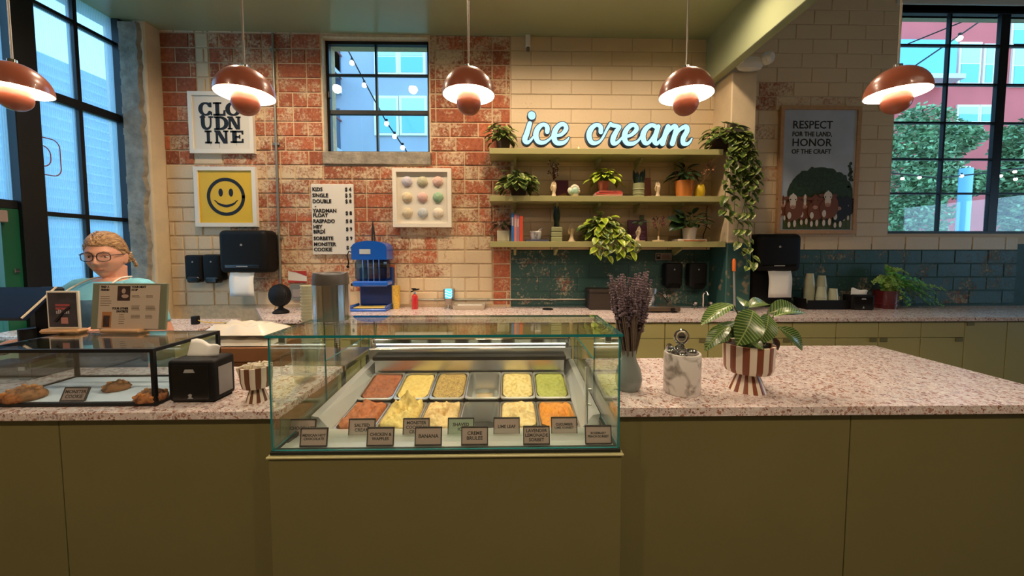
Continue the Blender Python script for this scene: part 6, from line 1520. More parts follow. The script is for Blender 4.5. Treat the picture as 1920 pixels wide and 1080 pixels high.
# signs on the case
def at_case(px, py): p = P(px, py, Z=CZ1); return Vector((p.x, min(p.y, CY1 - .03), CZ1))
p = at_case(146, 620); t = thing('tabletop_sign', 'small dark poster in a white frame on a wooden foot', 'sign', (p.x, p.y, CZ1 + .0004)); s = MPP(p)
MB().box(-.085, -.024, 0, .075, .024, .018, .007).build('wooden_foot', WOOD, t); hh = 70 * s
MB().box(-.065, -.004, .0182, .065, .004, hh + .02, .001).build('clear_holder', WFR, t)
MB().box(-.058, -.0052, .026, .058, -.0042, hh + .013).build('poster', mat('dark_poster', srgb(62, 58, 66), .4, var=.35, vscale=26), t)
text('SWEET\nDEALS', .026, mat('red_print2', srgb(196, 70, 70), .5), t, (0, -.0054, hh * .76), ext=.0002, bold=.0006, sxx=.8) if False else None
m = MB()
for i in range(2): m.box(-.028, -.0058, hh * (.72 - .09 * i), .03, -.0052, hh * (.78 - .09 * i))
m.build('red_heading', mat('faded_red_print', srgb(176, 78, 82), .5), t)
m = MB()
for i in range(7): m.box(-.026 + .008 * i, -.0058, hh * .52, -.021 + .008 * i, -.0052, hh * (.60 + .03 * (i % 3)))
m.build('pale_heading', mat('pale_print', srgb(190, 180, 184), .5), t)
MB().tube([(-.03, -.0056, .05), (0, -.0056, .085), (.03, -.0056, .11)], .006, 5).build('printed_shape', mat('dark_print', srgb(30, 26, 30), .5), t); MB().box(-.008, -.0058, .04, .02, -.0052, .066).build('pink_square', mat('faded_pink', srgb(190, 130, 124), .5), t)
# menu board
p = at_case(285, 614); s = MPP(p); t = thing('menu_board', 'sage green two sided menu board on a wooden foot', 'sign', (p.x, p.y + .005, CZ1 + .0004)); t.rotation_euler = (R(-6), 0, R(-3)); s = MPP(t.location)
W2, H2 = 146 * s / 2, 92 * s
MB().box(-.10, -.03, 0, .075, .02, .016, .006).build('wooden_foot', WOOD, t)
SGB = mat('sage_board', srgb(118, 122, 100), .5)
MB().box(-W2, -.006, .012, W2, .004, H2, .002).build('board', SGB, t); MB().box(-W2 * .80, -.0074, .016, W2 * .82, -.0062, H2 - .008).build('menu_sheet', mat('beige_menu_paper', srgb(196, 176, 156), .7), t)
yy = -.0078; INK2 = mat('grey_menu_ink', srgb(110, 96, 84), .7); DK = mat('dark_photo', srgb(58, 38, 36), .5, var=.6, vscale=60)
bw = lambda u: lerp(-W2, W2, u); bh = lambda v: lerp(H2, .012, v)
for txt, u, v, al in (('FIND A\nFRIEND', .12, .135, 'LEFT'), ('YOUR NEXT\nSTOP', .53, .135, 'LEFT'), ('YOUR OTHER\nFAVORITE', .50, .60, 'RIGHT')):
    text(txt, .0125, INK, t, (bw(u), yy, bh(v) + .004), al, .0002, .0006, .9)
m = MB(); rnd = random.Random(2)
for u0, u1, v0, n_ in ((.12, .27, .29, 5), (.38, .47, .68, 5), (.54, .65, .27, 2), (.73, .83, .27, 2), (.54, .67, .49, 4), (.73, .86, .49, 4), (.54, .67, .69, 3), (.73, .84, .69, 3)):
    for i in range(n_): m.box(bw(u0), yy, bh(v0 + .028 * i * (1.7 if u0 < .5 else 1)) - .0012, bw(u1 - .03 * rnd.random()), yy + .0004, bh(v0 + .028 * i * (1.7 if u0 < .5 else 1)) + .0012)
m.build('small_print', INK2, t)['kind'] = 'stuff'
MB().box(bw(.345), yy, bh(.38), bw(.515), yy + .0004, bh(.06)).build('printed_photo', DK, t); MB().box(bw(.155), yy, bh(.96), bw(.28), yy + .0004, bh(.62)).build('printed_photo', mat('orange_photo', srgb(176, 116, 66), .5), t); MB().box(bw(.175), yy - .0004, bh(.95), bw(.26), yy, bh(.70)).build('printed_figure', DK, t)
m = MB(); disc(m, bw(.43), bh(.17), .009, .011, yy - .0002, n=12); disc(m, bw(.45), bh(.28), .016, .008, yy - .0002, n=12); m.build('printed_highlight', mat('pale_skin_print', srgb(180, 150, 134), .5), t)
# register
t = thing('cash_register', 'black touch screen register at the corner of the front counter', 'register', (-2.12, 1.66, ZF)); iv = -Vector(t.location)
MB().box(-2.33, 1.58, ZF, -2.03, 1.735, ZF + .05, .006).build('base', BLACK, t, iv)
MB().tube([(-2.17, 1.68, ZF + .05), (-2.17, 1.68, ZF + .2)], .03, 12).build('stand', BLACK, t, iv)
a = P(-20, 540, Y=1.66); b = P(80, 540, Y=1.66); c = P(35, 592, Y=1.58)
m = MB(); m.add([(a.x - .2, 1.70, a.z), (b.x, 1.70, b.z), (c.x + .0, 1.58, c.z - .01), (a.x - .26, 1.58, c.z - .01), (a.x - .2, 1.715, a.z - .005), (b.x + .004, 1.715, b.z - .005), (c.x + .004, 1.60, c.z - .025), (a.x - .26, 1.60, c.z - .025)], [(0, 3, 2, 1), (4, 5, 6, 7), (0, 1, 5, 4), (1, 2, 6, 5), (2, 3, 7, 6), (3, 0, 4, 7)], 0, False); m.build('screen', mat('dark_screen', srgb(16, 24, 44), .5, spec=.08), t, iv)
MB().tube([(b.x + .003, 1.706, b.z), (c.x + .003, 1.586, c.z - .012)], .0045, 6).build('screen_edge', mat('cream_edge', srgb(200, 186, 164), .4), t, iv)
e = P(115, 538, Y=1.72); m = MB(); m.box(b.x - .09, 1.69, ZF + .0505, e.x, 1.74, e.z, .01); m.build('customer_display', BLACK, t, iv)
MB().box(-2.08, 1.566, ZF + .0, -2.035, 1.579, ZF + .075, .004).build('card_reader', mat('glossy_black'), t, iv); MB().box(-2.07, 1.562, ZF + .045, -2.045, 1.566, ZF + .06).build('reader_key', mat('grey_emblem'), t, iv)
t = thing('side_power_strip', 'black charger with yellow leads on the corner counter', 'charger', (P(366, 590, Y=2.7).x, 2.7, ZB)); MB().box(-.02, -.02, 0, .02, .02, .06, .004).build('plug', BLACK, t); MB().tube(smooth_path([(.02, 0, .03), (.08, -.02, .02), (.16, .02, .006), (.25, .03, .006), (.3, .08, .006)], 6), .004, 6).build('yellow_lead', mat('yellow_lead', srgb(190, 160, 70), .5), t)
p = P(357, 757, Z=ZF); napkin_box('black napkin dispenser beside the cookie case', (-1.146, 1.372, ZF), .166, .108, .158)
# striped cup with wooden spoons
RUST = srgb(128, 72, 50); CRM = srgb(226, 214, 196)
def goblet(t, r, h, name, m, solid=True):
    foot = h * .38
    b = MB(); b.lathe([(.0004, 0), (r * .70, 0), (r * .70, .003), (r * .42, foot), (r * .86, foot + .004), (r * .97, foot + .03), (r, h), (r - .006, h), (r * .9, foot + .035), (.0004, foot + .02)], 40)
    return b.build(name, m, t, sharp=30)
p = P(478, 753, Z=ZF); t = thing('striped_cup', 'brown and white striped footed cup full of wrapped spoons', 'cup', (p.x, 1.345, ZF)); s = MPP(t.location)
goblet(t, 26.5 * s, 66 * s, 'cup', stripe_mat('narrow_brown_stripes', srgb(110, 70, 50), CRM, 9))
rnd = random.Random(3)
for k in range(14):
    a = k * 2.4; r_ = .034 * math.sqrt((k + .5) / 14)
    o = MB().box(-.013, -.003, 0, .013, .003, .066, .0025).build('wrapped_spoon', mat('cream_wrapper', srgb(226, 214, 190), .6), None, (t.location.x + r_ * math.cos(a), t.location.y + r_ * math.sin(a), ZF + .071), (rnd.uniform(-.15, .15), rnd.uniform(-.3, .3), rnd.uniform(0, 3)))
    tag(o, 'cream wrapped spoon sticking out of the striped footed cup', 'spoon', 'wrapped spoons in the striped cup')
# waste canister and cups by the case
p = P(627, 597, Z=GZ1); t = thing('waste_canister', 'steel swing lid canister on top of the glass case', 'bin', (p.x, 1.475, GZ1 + .0003)); s = MPP(t.location); r_ = 31.5 * s
m = MB(); m.lathe([(.0004, 0), (r_, 0), (r_, 66 * s), (r_ * .97, 66 * s), (.0004, 66 * s)], 96); m.v = [(x * (1 + .012 * math.cos(16 * math.atan2(y, x))), y * (1 + .012 * math.cos(16 * math.atan2(y, x))), z) for x, y, z in m.v]; m.build('body', mat('ribbed_steel', (.74, .72, .68), .2, metal=1.0), t, sharp=80)
m = MB(); pr = MB(); n = 48; vs = []
for i, (rr, z) in enumerate(((r_ * 1.01, 66 * s), (r_ * 1.0, 76 * s), (r_ * .93, 88 * s), (r_ * .78, 87 * s), (r_ * .6, 78 * s), (.0004, 76 * s))):
    for j in range(n): a = 2 * PI * j / n; zz = z + (-.012 * max(0, -math.sin(a)) * max(0, math.cos(a + .5)) if i in (2, 3) else 0); vs.append((rr * math.cos(a), rr * math.sin(a), zz))
m.add(vs, [(i * n + j, i * n + (j + 1) % n, (i + 1) * n + (j + 1) % n, (i + 1) * n + j) for i in range(5) for j in range(n)]); m.build('lid_ring', mat('dark_grey_lid', srgb(86, 80, 76), .4), t)
MB().lathe([(.0004, 81 * s), (r_ * .7, 82 * s), (r_ * .72, 84.5 * s), (.0004, 86 * s)], 36).build('swing_flap', mat('pale_flap', srgb(200, 206, 214), .25, metal=.6), t, (0, 0, 0), (R(-5), 0, 0))
pale = mat('pale_paper_cup', srgb(206, 206, 178), .5, trans=.2)
t = thing('cup_cart', 'low dark trolley behind the counter carrying the cup stacks', 'trolley', (-.98, 2.05, 0)); MB().box(-.16, -.20, .84, .15, .16, .87, .004).build('top', STEEL, t)
for x in (-.14, .13):
    for y in (-.18, .14): MB().cyl(.012, .0, .839, 8, (x, y)).build('leg', STEEL, t)
p = P(586, 690, Y=1.95); cup_stack('tall_cup', '#the tall stack of pale cups behind the glass case', (p.x + .0, 1.95, .8705), 20, .0165, cup_mesh(.032, .046, .08, pale, None), 'pale cups behind the glass case')
p = P(626, 690, Y=2.0); cup_stack('paper_cup', '#the stack of yellow dotted cups standing behind the glass case', (p.x, 2.05, .8705), 15, .0125, bpy.data.meshes['cup'], 'yellow cups behind the glass case')
p = P(540, 745, Z=ZF); t = thing('measuring_jug', 'clear plastic jug standing behind the side glass of the ice cream case', 'jug', (-.865, 1.55, ZF))
JG = glass('jug_plastic', (.93, .93, .9), 1.8, .06)
MB().lathe([(.0004, 0), (.042, 0), (.052, .15), (.055, .152), (.053, .152), (.04, .004), (.0004, .004)], 28).build('body', JG, t); MB().tube([(.0, -.052, .13), (.0, -.085, .125), (.0, -.085, .05), (.0, -.046, .035)], .005, 8).build('handle', JG, t, (0, 0, 0), (0, 0, R(-50)))
# ---- right half: lavender, marble pot, striped planter
t = thing('glass_vase', 'cloudy glass vase of dried lavender beside the glass case', 'vase', (.472, 1.425, ZF))
VG = mat('cloudy_blue_glass', srgb(150, 158, 154), .15, trans=.35)
m = MB(); m.lathe([(.0004, 0), (.036, 0), (.047, .015), (.052, .045), (.046, .085), (.031, .115), (.026, .14), (.027, .16), (.0245, .16), (.0235, .14), (.028, .115), (.043, .083), (.048, .045), (.043, .018), (.0004, .008)], 32); m.build('vase', VG, t)
lav = thing('dried_lavender', 'bundle of dried grey purple lavender standing in the glass vase', 'flowers', (.472, 1.425, ZF + .009))
rnd = random.Random(12); LST = mat('lavender_stalk', srgb(104, 88, 74), .9); LBD = mat('lavender_bud', srgb(116, 98, 106), .9, hue=.03, var=.3, vscale=80)
def lav_mesh(k):
    rn = random.Random(k); m = MB(); h = 1.0
    m.tube([(0, 0, 0), (.004, 0, .5), (0, 0, 1.0)], [.004, .0035, .003], 4, False, 0)
    for i in range(13):
        z = .72 + .28 * i / 12; g = .0105 * (1.1 - .5 * i / 12)
        for q in range(3): a = rn.uniform(0, 6.28); m.ball((g * .8 * math.cos(a), g * .8 * math.sin(a), z), (g * .75, g * .75, g * 1.2), 5, 4, 1)
    return m.mesh('lavender_stem', [LST, LBD])
LMS = [lav_mesh(k) for k in range(5)]
for k in range(74):
    a = rnd.uniform(0, 6.28); sp = rnd.random() ** .6; H = rnd.uniform(.27, .44) if k % 3 else rnd.uniform(.40, .455)
    tilt = sp * .23; b = Vector((.011 * math.cos(a + 2), .011 * math.sin(a + 2), .012)); d = Vector((math.sin(tilt) * math.cos(a), math.sin(tilt) * math.sin(a), math.cos(tilt)))
    o = link('lavender_stem', LMS[k % 5], lav, b, d.to_track_quat('Z', 'Y').to_euler(), (.8, .8, H))
t = thing('marble_crock', 'white marble crock with chrome ice cream scoops in it', 'crock', (P(1273, 750, Y=1.42).x, 1.40, ZF)); s = MPP(t.location); r_ = 32.5 * s
MB().lathe([(.0004, 0), (r_ * .94, 0), (r_, .006), (r_, .150), (r_ * .97, .156), (r_ * .86, .156), (r_ * .84, .15), (r_ * .84, .1), (.0004, .1)], 44).build('crock', M_MARBLE, t)
for k, (dx, dy, tz, sc_) in enumerate(((-.035, .02, .165, 1.0), (-.008, -.02, .158, 1.0), (.028, -.012, .158, 1.05), (.002, .03, .168, .9))):
    o = thing('ice_cream_scoop', ['chrome scoop leaning at the near rim of the marble crock', 'chrome scoop at the front of the crock', 'chrome scoop at the far side of the crock rim', 'chrome scoop at the back of the crock'][k], 'scoop', (t.location.x + dx, t.location.y + dy, ZF + .104), 0, 'scoops in the marble crock')
    m = MB(); m.lathe([(.022 * sc_ * math.sin(a), -.022 * sc_ * math.cos(a)) for a in [PI / 2 * i / 6 + .001 for i in range(7)]] + [(.0205 * sc_ * math.sin(a), -.0205 * sc_ * math.cos(a)) for a in [PI / 2 * (6 - i) / 6 + .001 for i in range(7)]], 20, caps=False)
    m.build('bowl', CHROME, o, (0, 0, tz - .104), (R((40, 70, -50, 20)[k]), R((50, 20, 30, -30)[k]), 0)); MB().tube([(0, 0, .001), (0, 0, tz - .12)], .006, 8).build('handle', CHROME, o)
o = thing('chrome_disc_handle', 'chrome round lever handle rising above the marble crock', 'lever', (t.location.x + .0, t.location.y + .012, ZF + .101))
m = MB(); m.tube([(.026 * math.cos(a), 0, .112 + .026 * math.sin(a)) for a in [2 * PI * q / 28 for q in range(29)]], .005, 8, False); m.build('outer_ring', CHROME, o)
m = MB(); m.lathe([(.0004, -.004), (.017, -.003), (.018, 0), (.017, .003), (.0004, .004)], 20); m.build('inner_disc', CHROME, o, (0, 0, .112), (PI / 2, 0, 0)); MB().tube([(0, 0, .001), (0, 0, .082)], .005, 8).build('stem', CHROME, o); MB().box(-.011, -.0065, .109, .011, -.0045, .115, .001).build('dark_slot', BLACK, o)
t = thing('striped_planter', 'brown and white striped planter on a flared foot', 'planter', (P(1400, 748, Y=1.42).x, 1.42, ZF)); s = MPP(t.location); r_ = 42.5 * s
foot = .075; h_ = .185
m = MB(); m.lathe([(.0004, 0), (r_ * .74, 0), (r_ * .72, .004), (r_ * .40, foot), (r_ * .9, foot + .003), (r_ * .97, foot + .02), (r_, h_), (r_ - .005, h_ + .001), (r_ - .009, h_), (r_ * .86, h_ - .025), (.0004, h_ - .025)], 48); m.build('pot', stripe_mat('wide_brown_stripes', RUST, CRM, 12), t, sharp=30)
pl = thing('striped_leaf_plant', 'calathea with large pale striped leaves growing in the striped planter', 'plant', (t.location.x, t.location.y, ZF + h_ - .0245))
MB().cyl(r_ * .83, 0, .012, 28).build('soil', SOIL, pl)
# leaves measured in the photograph: stalk end px, tip px, depth offset, up, mesh
rn = random.Random(5); st = MB(); S0 = MPP(t.location); base = Vector(pl.location)
def cl(bx_, by_, tx, ty, d0_, d1_, up, wid, k, m=None):
    a = P(bx_, by_, Y=1.42 + d0_) - base; b = P(tx, ty, Y=1.42 + d1_) - base; d = b - a
    put_leaf(pl, m or O_CAL[k], a, d, up, d.length / (1.0 if k == 0 else 1.05), wid)
    st.tube(smooth_path([(a.x * .12, a.y * .12, .01), (a.x * .45, a.y * .45, a.z * .6), tuple(a)], 5), [.005] + [.0032] * 10, 6)
cl(1412, 582, 1392, 642, -.04, -.12, (0, -1, .5), 1.05, 0)
cl(1440, 590, 1433, 640, -.03, -.10, (.2, -1, .5), 1.0, 0)
cl(1375, 572, 1315, 598, -.0, -.03, (-.2, -.45, 1), .7, 0); cl(1395, 574, 1402, 557, .05, .12, (0, -.6, 1), 1.2, 0); cl(1405, 576, 1445, 561, .03, .08, (0, -.5, 1), .7, 0)
cl(1440, 588, 1512, 572, .03, .07, (.1, -.7, 1), .7, 0); cl(1450, 594, 1516, 578, -.0, -.0, (.1, -.3, 1), .55, 0); cl(1460, 614, 1516, 654, .0, -.02, (.3, -1, .5), .75, 0)
cl(1368, 612, 1322, 640, -.0, -.04, (-.3, -.6, 1), .75, 1); cl(1372, 626, 1324, 642, .02, .0, (-.4, -.8, .7), .7, 0); cl(1382, 604, 1326, 626, .04, .03, (-.3, -.3, 1), .7, 0, O_DEEP)
cl(1448, 632, 1464, 657, .0, -.01, (.3, -1, 0), 1.0, 0, O_PURP); cl(1404, 635, 1432, 652, -.06, -.10, (.1, -1, .6), 1.1, 0); cl(1412, 628, 1386, 652, -.03, -.06, (-.2, -1, .6), 1.0, 0, O_DEEP); cl(1420, 610, 1440, 646, .02, .0, (.2, -1, .2), 1.0, 0, O_DEEP); cl(1400, 600, 1372, 632, .04, .02, (-.2, -1, .3), .9, 0, O_DEEP)
st.build('stalks', mat('dark_stalk', srgb(62, 70, 36), .5), pl)
# ------------------------------------------------------------------ the person behind the counter
HC = P(199, 480, Y=1.92); PXY = Vector((HC.x, 1.92, 0)); HZ = HC.z
per = thing('person', 'person with glasses, tied back fair hair, pale blue shirt and dark apron', 'person', PXY)
SKIN = mat('skin', srgb(208, 150, 124), .5, sss=.06, var=.05, vscale=30)
HY, HP = R(24), R(4)          # head turned and bowed
HM = Matrix.Translation((0, 0, HZ)) @ Matrix.Rotation(HY, 4, 'Z') @ Matrix.Rotation(HP, 4, 'X')
def g(a, s): return math.exp(-(a / s) ** 2)
def head_pt(d, sc=1.0, feat=1.0):
    x, y, z = d.x * .0675, d.y * .088, d.z * .116
    lo = max(0, -z - .02) / .096
    x *= 1 - .40 * lo ** 1.4; y *= 1 - (.42 * lo ** 1.3 if y > 0 else .06 * lo)
    if z > 0: x *= 1 + .04 * (1 - z / .116)
    if y > 0 and z > -.05: y *= 1.06
    p = Vector((x, y, z))
    if y < 0 and feat:
        f = 0.0; ax = abs(x)
        f += .021 * g(x, .012) * g(z + .030, .015) + .012 * g(x, .009) * g(z + .008, .022) + .006 * g(ax - .012, .007) * g(z + .034, .008)
        f += .005 * g(z - .024, .010) * g(ax - .028, .024) - .0085 * g(ax - .031, .017) * g(z - .004, .013)
        f += .005 * g(ax - .040, .018) * g(z + .028, .02) + .007 * g(x, .020) * g(z + .063, .011) - .004 * g(x, .022) * g(z + .0635, .0028) - .004 * g(x, .026) * g(z + .079, .006) + .008 * g(x, .020) * g(z + .098, .013)
        p.y -= f * feat
    return p * sc
def head_grid(nu, nv, sc=1.0, feat=1.0, keep=None, ext=None):
    vs, fs = [], []
    for j in range(nv + 1):
        e = -PI / 2 + PI * j / nv
        for i in range(nu):
            a = 2 * PI * i / nu; d = Vector((math.cos(a) * math.cos(e), math.sin(a) * math.cos(e), math.sin(e)))
            p = head_pt(d, sc, feat); vs.append(ext(p, d) if ext else p)
    for j in range(nv):
        for i in range(nu):
            q = (j * nu + i, j * nu + (i + 1) % nu, (j + 1) * nu + (i + 1) % nu, (j + 1) * nu + i)
            if keep is None or all(keep(vs[k]) for k in q): fs.append(q)
    return vs, fs
def loft(mb, rings, n=28, mi=0):
    """rings of (x, y, z, rx, ry)"""
    rs = [[(cx_ + rx * math.cos(2 * PI * j / n), cy_ + ry * math.sin(2 * PI * j / n), z) for j in range(n)] for cx_, cy_, z, rx, ry in rings]
    ring_loft(mb, rs, mi, True, True)
ZS = HZ - .165          # shoulder line
TOR = [(0, .01, .80, .165, .125), (0, .0, .90, .168, .128), (0, .0, 1.0, .150, .112), (0, -.005, 1.08, .158, .118), (0, -.005, ZS - .06, .172, .118), (0, .012, ZS - .015, .165, .092), (0, .02, ZS + .025, .105, .066), (0, .022, ZS + .05, .06, .052)]
b = MB(); loft(b, TOR)
b.tube([(0, .035, ZS + .01), (0, .034, ZS + .06), (0, .036, HZ - .05)], [.060, .048, .048], 18)
LS, LE, LW = Vector((.168, .015, ZS - .025)), Vector((.235, .03, 1.0)), Vector((.262, -.20, 1.108))
RS_, RE, RW = Vector((-.168, .015, ZS - .025)), Vector((-.235, .02, .99)), Vector((-.20, -.20, 1.02))
for s_, e_, w_ in ((LS, LE, LW), (RS_, RE, RW)):
    b.tube(smooth_path([tuple(s_), tuple(s_.lerp(e_, .5)), tuple(e_), tuple(e_.lerp(w_, .5)), tuple(w_)], 4), [lerp(.056, .046, i / 8) for i in range(8)] + [lerp(.044, .026, i / 8) for i in range(9)], 14)
def hand_at(w_, fw_, up_, sd):
    f = fw_.normalized(); u = (up_ - f * up_.dot(f)).normalized(); r_ = f.cross(u) * sd
    q = lambda a, c, d: w_ + f * a + r_ * c + u * d
    b.tube([q(-.01, 0, 0), q(.03, 0, .004), q(.07, 0, .002)], [.024, .030, .026], 12)
    b.tube([q(.02, -.018, 0), q(.075, -.03, 0)], [.018, .013], 10); b.tube([q(.02, .018, 0), q(.075, .028, 0)], [.018, .013], 10)
    for i, l in enumerate((.062, .076, .072, .056)):
        c = -.031 + .0205 * i; b.tube([q(.062, c, .002), q(.085, c * 1.05, .006), q(.085 + l * .45, c * 1.1, .002), q(.085 + l * .72, c * 1.1, -.018), q(.085 + l * .80, c * 1.1, -.034)], [.0105, .0095, .0088, .0078, .006], 8)
    b.tube([q(.012, -.022, -.004), q(.040, -.046, -.010), q(.068, -.054, -.018), q(.088, -.050, -.026)], [.014, .0115, .0095, .007], 8)
hand_at(LW, Vector((.02, -1, -.04)), Vector((0, 0, 1)), 1)
hand_at(RW, Vector((-.1, -1, -.25)), Vector((0, 0, 1)), -1)
for s_ in (-1, 1):
    b.tube([(s_ * .09, .01, .86), (s_ * .095, .0, .70), (s_ * .09, .0, .46), (s_ * .088, .02, .30), (s_ * .085, .03, .09)], [.092, .085, .055, .052, .038], 16)
    b.tube([(s_ * .085, .04, .06), (s_ * .088, -.05, .045), (s_ * .09, -.13, .03)], [.04, .038, .026], 12)
hv, hf = head_grid(120, 100)
b.T = HM; b.add(hv, hf)
for s_ in (-1, 1):
    for r3 in (((s_ * .068, .014, -.004), (.009, .019, .032)), ((s_ * .067, .010, -.028), (.008, .012, .014))): b.ball(r3[0], r3[1], 12, 8)
b.T = None
raw = b.mesh('body', SKIN, 180); tmp = link('tmp', raw); md = tmp.modifiers.new('r', 'REMESH'); md.mode = 'VOXEL'; md.voxel_size = .0034; md.use_smooth_shade = True
sm_ = tmp.modifiers.new('s', 'SMOOTH'); sm_.iterations = 3; sm_.factor = .4
me = bpy.data.meshes.new_from_object(tmp.evaluated_get(bpy.context.evaluated_depsgraph_get())); bpy.data.objects.remove(tmp)
me.materials.clear(); me.materials.append(SKIN); me.polygons.foreach_set('use_smooth', [True] * len(me.polygons)); me.polygons.foreach_set('material_index', [0] * len(me.polygons)); me.update()
body = link('body', me, per)
# face
_fp = [p for p in hv if p[1] < -.02]
def fs(x, z, off=0.0):       # point on the face at x, z
    q = min(_fp, key=lambda p: (p[0] - x) ** 2 + (p[2] - z) ** 2); return (x, q[1] - off, z)
def on_head(name, m, mt, par=per):
    m.T = None; m.v = [tuple(HM @ Vector(p)) for p in m.v]; return m.build(name, mt, par, sharp=60)
EYEW = mat('eye_white', srgb(226, 218, 210), .2); IRIS = mat('dark_iris', srgb(60, 42, 32), .15)
for s_ in (-1, 1):
    ey = fs(s_ * .0285, .002)[1]
    m = MB(); m.ball((s_ * .0285, ey + .0062, .002), (.0120, .0085, .0052), 14, 9); e = on_head('eye', m, EYEW)
    m = MB(); m.ball((s_ * .0285 - .002, ey - .0018, .0010), (.0046, .0016, .0044), 12, 7); on_head('iris', m, IRIS, e)
    m = MB(); m.tube([fs(s_ * x, z, .0004) for x, z in ((.0155, .0030), (.021, .0072), (.0285, .0086), (.036, .0070), (.042, .0028))], [.0010, .0022, .0026, .0022, .0010], 7); on_head('eyelid', m, mat('eyelid_skin', srgb(150, 96, 80), .6), e)
    m = MB(); m.tube([fs(s_ * x, z, .0003) for x, z in ((.012, .0215), (.027, .0275), (.043, .0225))], [.0020, .0030, .0012], 6); on_head('eyebrow', m, mat('brown_brow', srgb(112, 78, 52), .8))
m = MB()
m.tube([fs(x, z, o_) for x, z, o_ in ((-.020, -.0630, -.0006), (-.008, -.0600, .0002), (0, -.0608, .0), (.008, -.0600, .0002), (.020, -.0630, -.0006))], [.0010, .0026, .0022, .0026, .0010], 8); m.tube([fs(x, z, o_) for x, z, o_ in ((-.018, -.0648, -.0006), (0, -.0682, .0002), (.018, -.0648, -.0006))], [.001, .0034, .001], 8)
on_head('lips', m, mat('lip_rose', srgb(186, 116, 102), .45))
# glasses
gl = bpy.data.objects.new('glasses', None); COL.objects.link(gl); gl.parent = per
FRM = mat('dark_glasses_frame', srgb(40, 34, 40), .25)
for s_ in (-1, 1):
    o = [(s_ * .0300 + .0235 * math.copysign(abs(math.cos(a)) ** .7, math.cos(a)), -.096 + .30 * max(0, abs(s_ * .030 + .0235 * math.cos(a)) - .028) , .002 + .0205 * math.copysign(abs(math.sin(a)) ** .7, math.sin(a))) for a in [2 * PI * i / 28 for i in range(29)]]
    m = MB(); m.tube(o, .0020, 6, False); on_head('lens_rim', m, FRM, gl)
    m = MB(); m.add(o[:-1], [tuple(range(28))], 0, False); on_head('lens', m, glass('spectacle_lens', (.96, .97, 1), 2.2), gl)
    m = MB(); m.tube([(s_ * .0530, -.089, .010), (s_ * .066, -.070, .012), (s_ * .0715, -.02, .012), (s_ * .0715, .012, .010), (s_ * .069, .028, -.010)], .0019, 6); on_head('temple', m, FRM, gl)
m = MB(); m.tube([(-.0075, -.096, .006), (0, -.099, .009), (.0075, -.096, .006)], .0018, 6); on_head('bridge', m, FRM, gl)
# hair
def hthr(p):
    y = p.y
    return .054 + .10 * max(0, -y - .075) if y < -.06 else (.054 - (y + .06) * .95 if y < .0 else -.003 - y * .85)
def hairline(p): return p.z > hthr(p) - .004
def hext(p, d):
    e = max(0, min(1, (p.z - hthr(p)) / .03)); e = e * e * (3 - 2 * e)
    k = 1.012 + .075 * e + .02 * max(0, d.z); return Vector((p.x * (k + .01 * e), p.y * k, p.z * k))
hv, hf = head_grid(96, 60, 1.0, 0, hairline, hext)
m = MB(); m.add(hv, hf)
bunp = Vector((.012, .100, -.008)); rnd = random.Random(31)
def surf(d, k):      # head surface in direction d, hair thickness on top
    return hext(head_pt(d, 1.0, 0), d) * k
for k in range(110):
    side = -1 if k % 2 else 1; u = rnd.random()
    a = PI * 1.5 + side * rnd.uniform(.02, 1.75); el = lerp(.52, .62, rnd.random()) - .35 * max(0, abs(a - PI * 1.5) - .6)
    if k % 3 == 0: el += rnd.uniform(.1, .7)
    d0_ = Vector((math.cos(a) * math.cos(el), math.sin(a) * math.cos(el), math.sin(el))); d1_ = Vector((.10, 1, -.12)).normalized()
    mid = Vector((d0_.x * .9 + side * .45, .12, .75 - .55 * abs(d0_.x))).normalized()
    pts = []
    for i in range(11):
        t_ = i / 10; d = (d0_ * (1 - t_) ** 2 + mid * 2 * t_ * (1 - t_) + d1_ * t_ ** 2).normalized(); p = surf(d, 1.004); pts.append(p)
    m.tube(pts, [.0022 + .0038 * math.sin(PI * min(1, .1 + i / 10)) for i in range(11)], 5)
mh, nh, oh = new_mat('fair_hair'); bs = N(nh, 'ShaderNodeBsdfPrincipled'); L(nh, bs.outputs[0], oh.inputs[0]); bs.inputs['Roughness'].default_value = .42
tcx = N(nh, 'ShaderNodeTexCoord'); mp = N(nh, 'ShaderNodeMapping'); mp.inputs['Scale'].default_value = (60, 12, 60); nz = N(nh, 'ShaderNodeTexNoise'); nz.inputs['Scale'].default_value = 2.2; nz.inputs['Detail'].default_value = 5
L(nh, tcx.outputs['Object'], mp.inputs[0]); L(nh, mp.outputs[0], nz.inputs['Vector']); rp_ = N(nh, 'ShaderNodeValToRGB')
rp_.color_ramp.elements[0].position = .34; rp_.color_ramp.elements[0].color = (*srgb(104, 74, 48), 1); rp_.color_ramp.elements[1].position = .62; rp_.color_ramp.elements[1].color = (*srgb(196, 156, 112), 1)
L(nh, nz.outputs[0], rp_.inputs[0]); L(nh, rp_.outputs[0], bs.inputs['Base Color'])
bpn = N(nh, 'ShaderNodeBump'); bpn.inputs['Strength'].default_value = .6; bpn.inputs['Distance'].default_value = .01; L(nh, nz.outputs[0], bpn.inputs['Height']); L(nh, bpn.outputs[0], bs.inputs['Normal'])
ob = on_head('hair', m, mh); md = ob.modifiers.new('s', 'SOLIDIFY'); md.thickness = .004; md.offset = -1
m = MB(); rnd = random.Random(9)
m.ball((.012, .118, -.012), (.036, .034, .036), 16, 10)
for k in range(16):
    a = 2 * PI * k / 16; m.tube([(.012 + .020 * math.cos(a), .125, -.012 + .022 * math.sin(a)), (.012 + .038 * math.cos(a + .5), .122, -.012 + .038 * math.sin(a + .5)), (.012 + .030 * math.cos(a + 1), .098, -.012 + .03 * math.sin(a + 1))], [.006, .008, .005], 6)
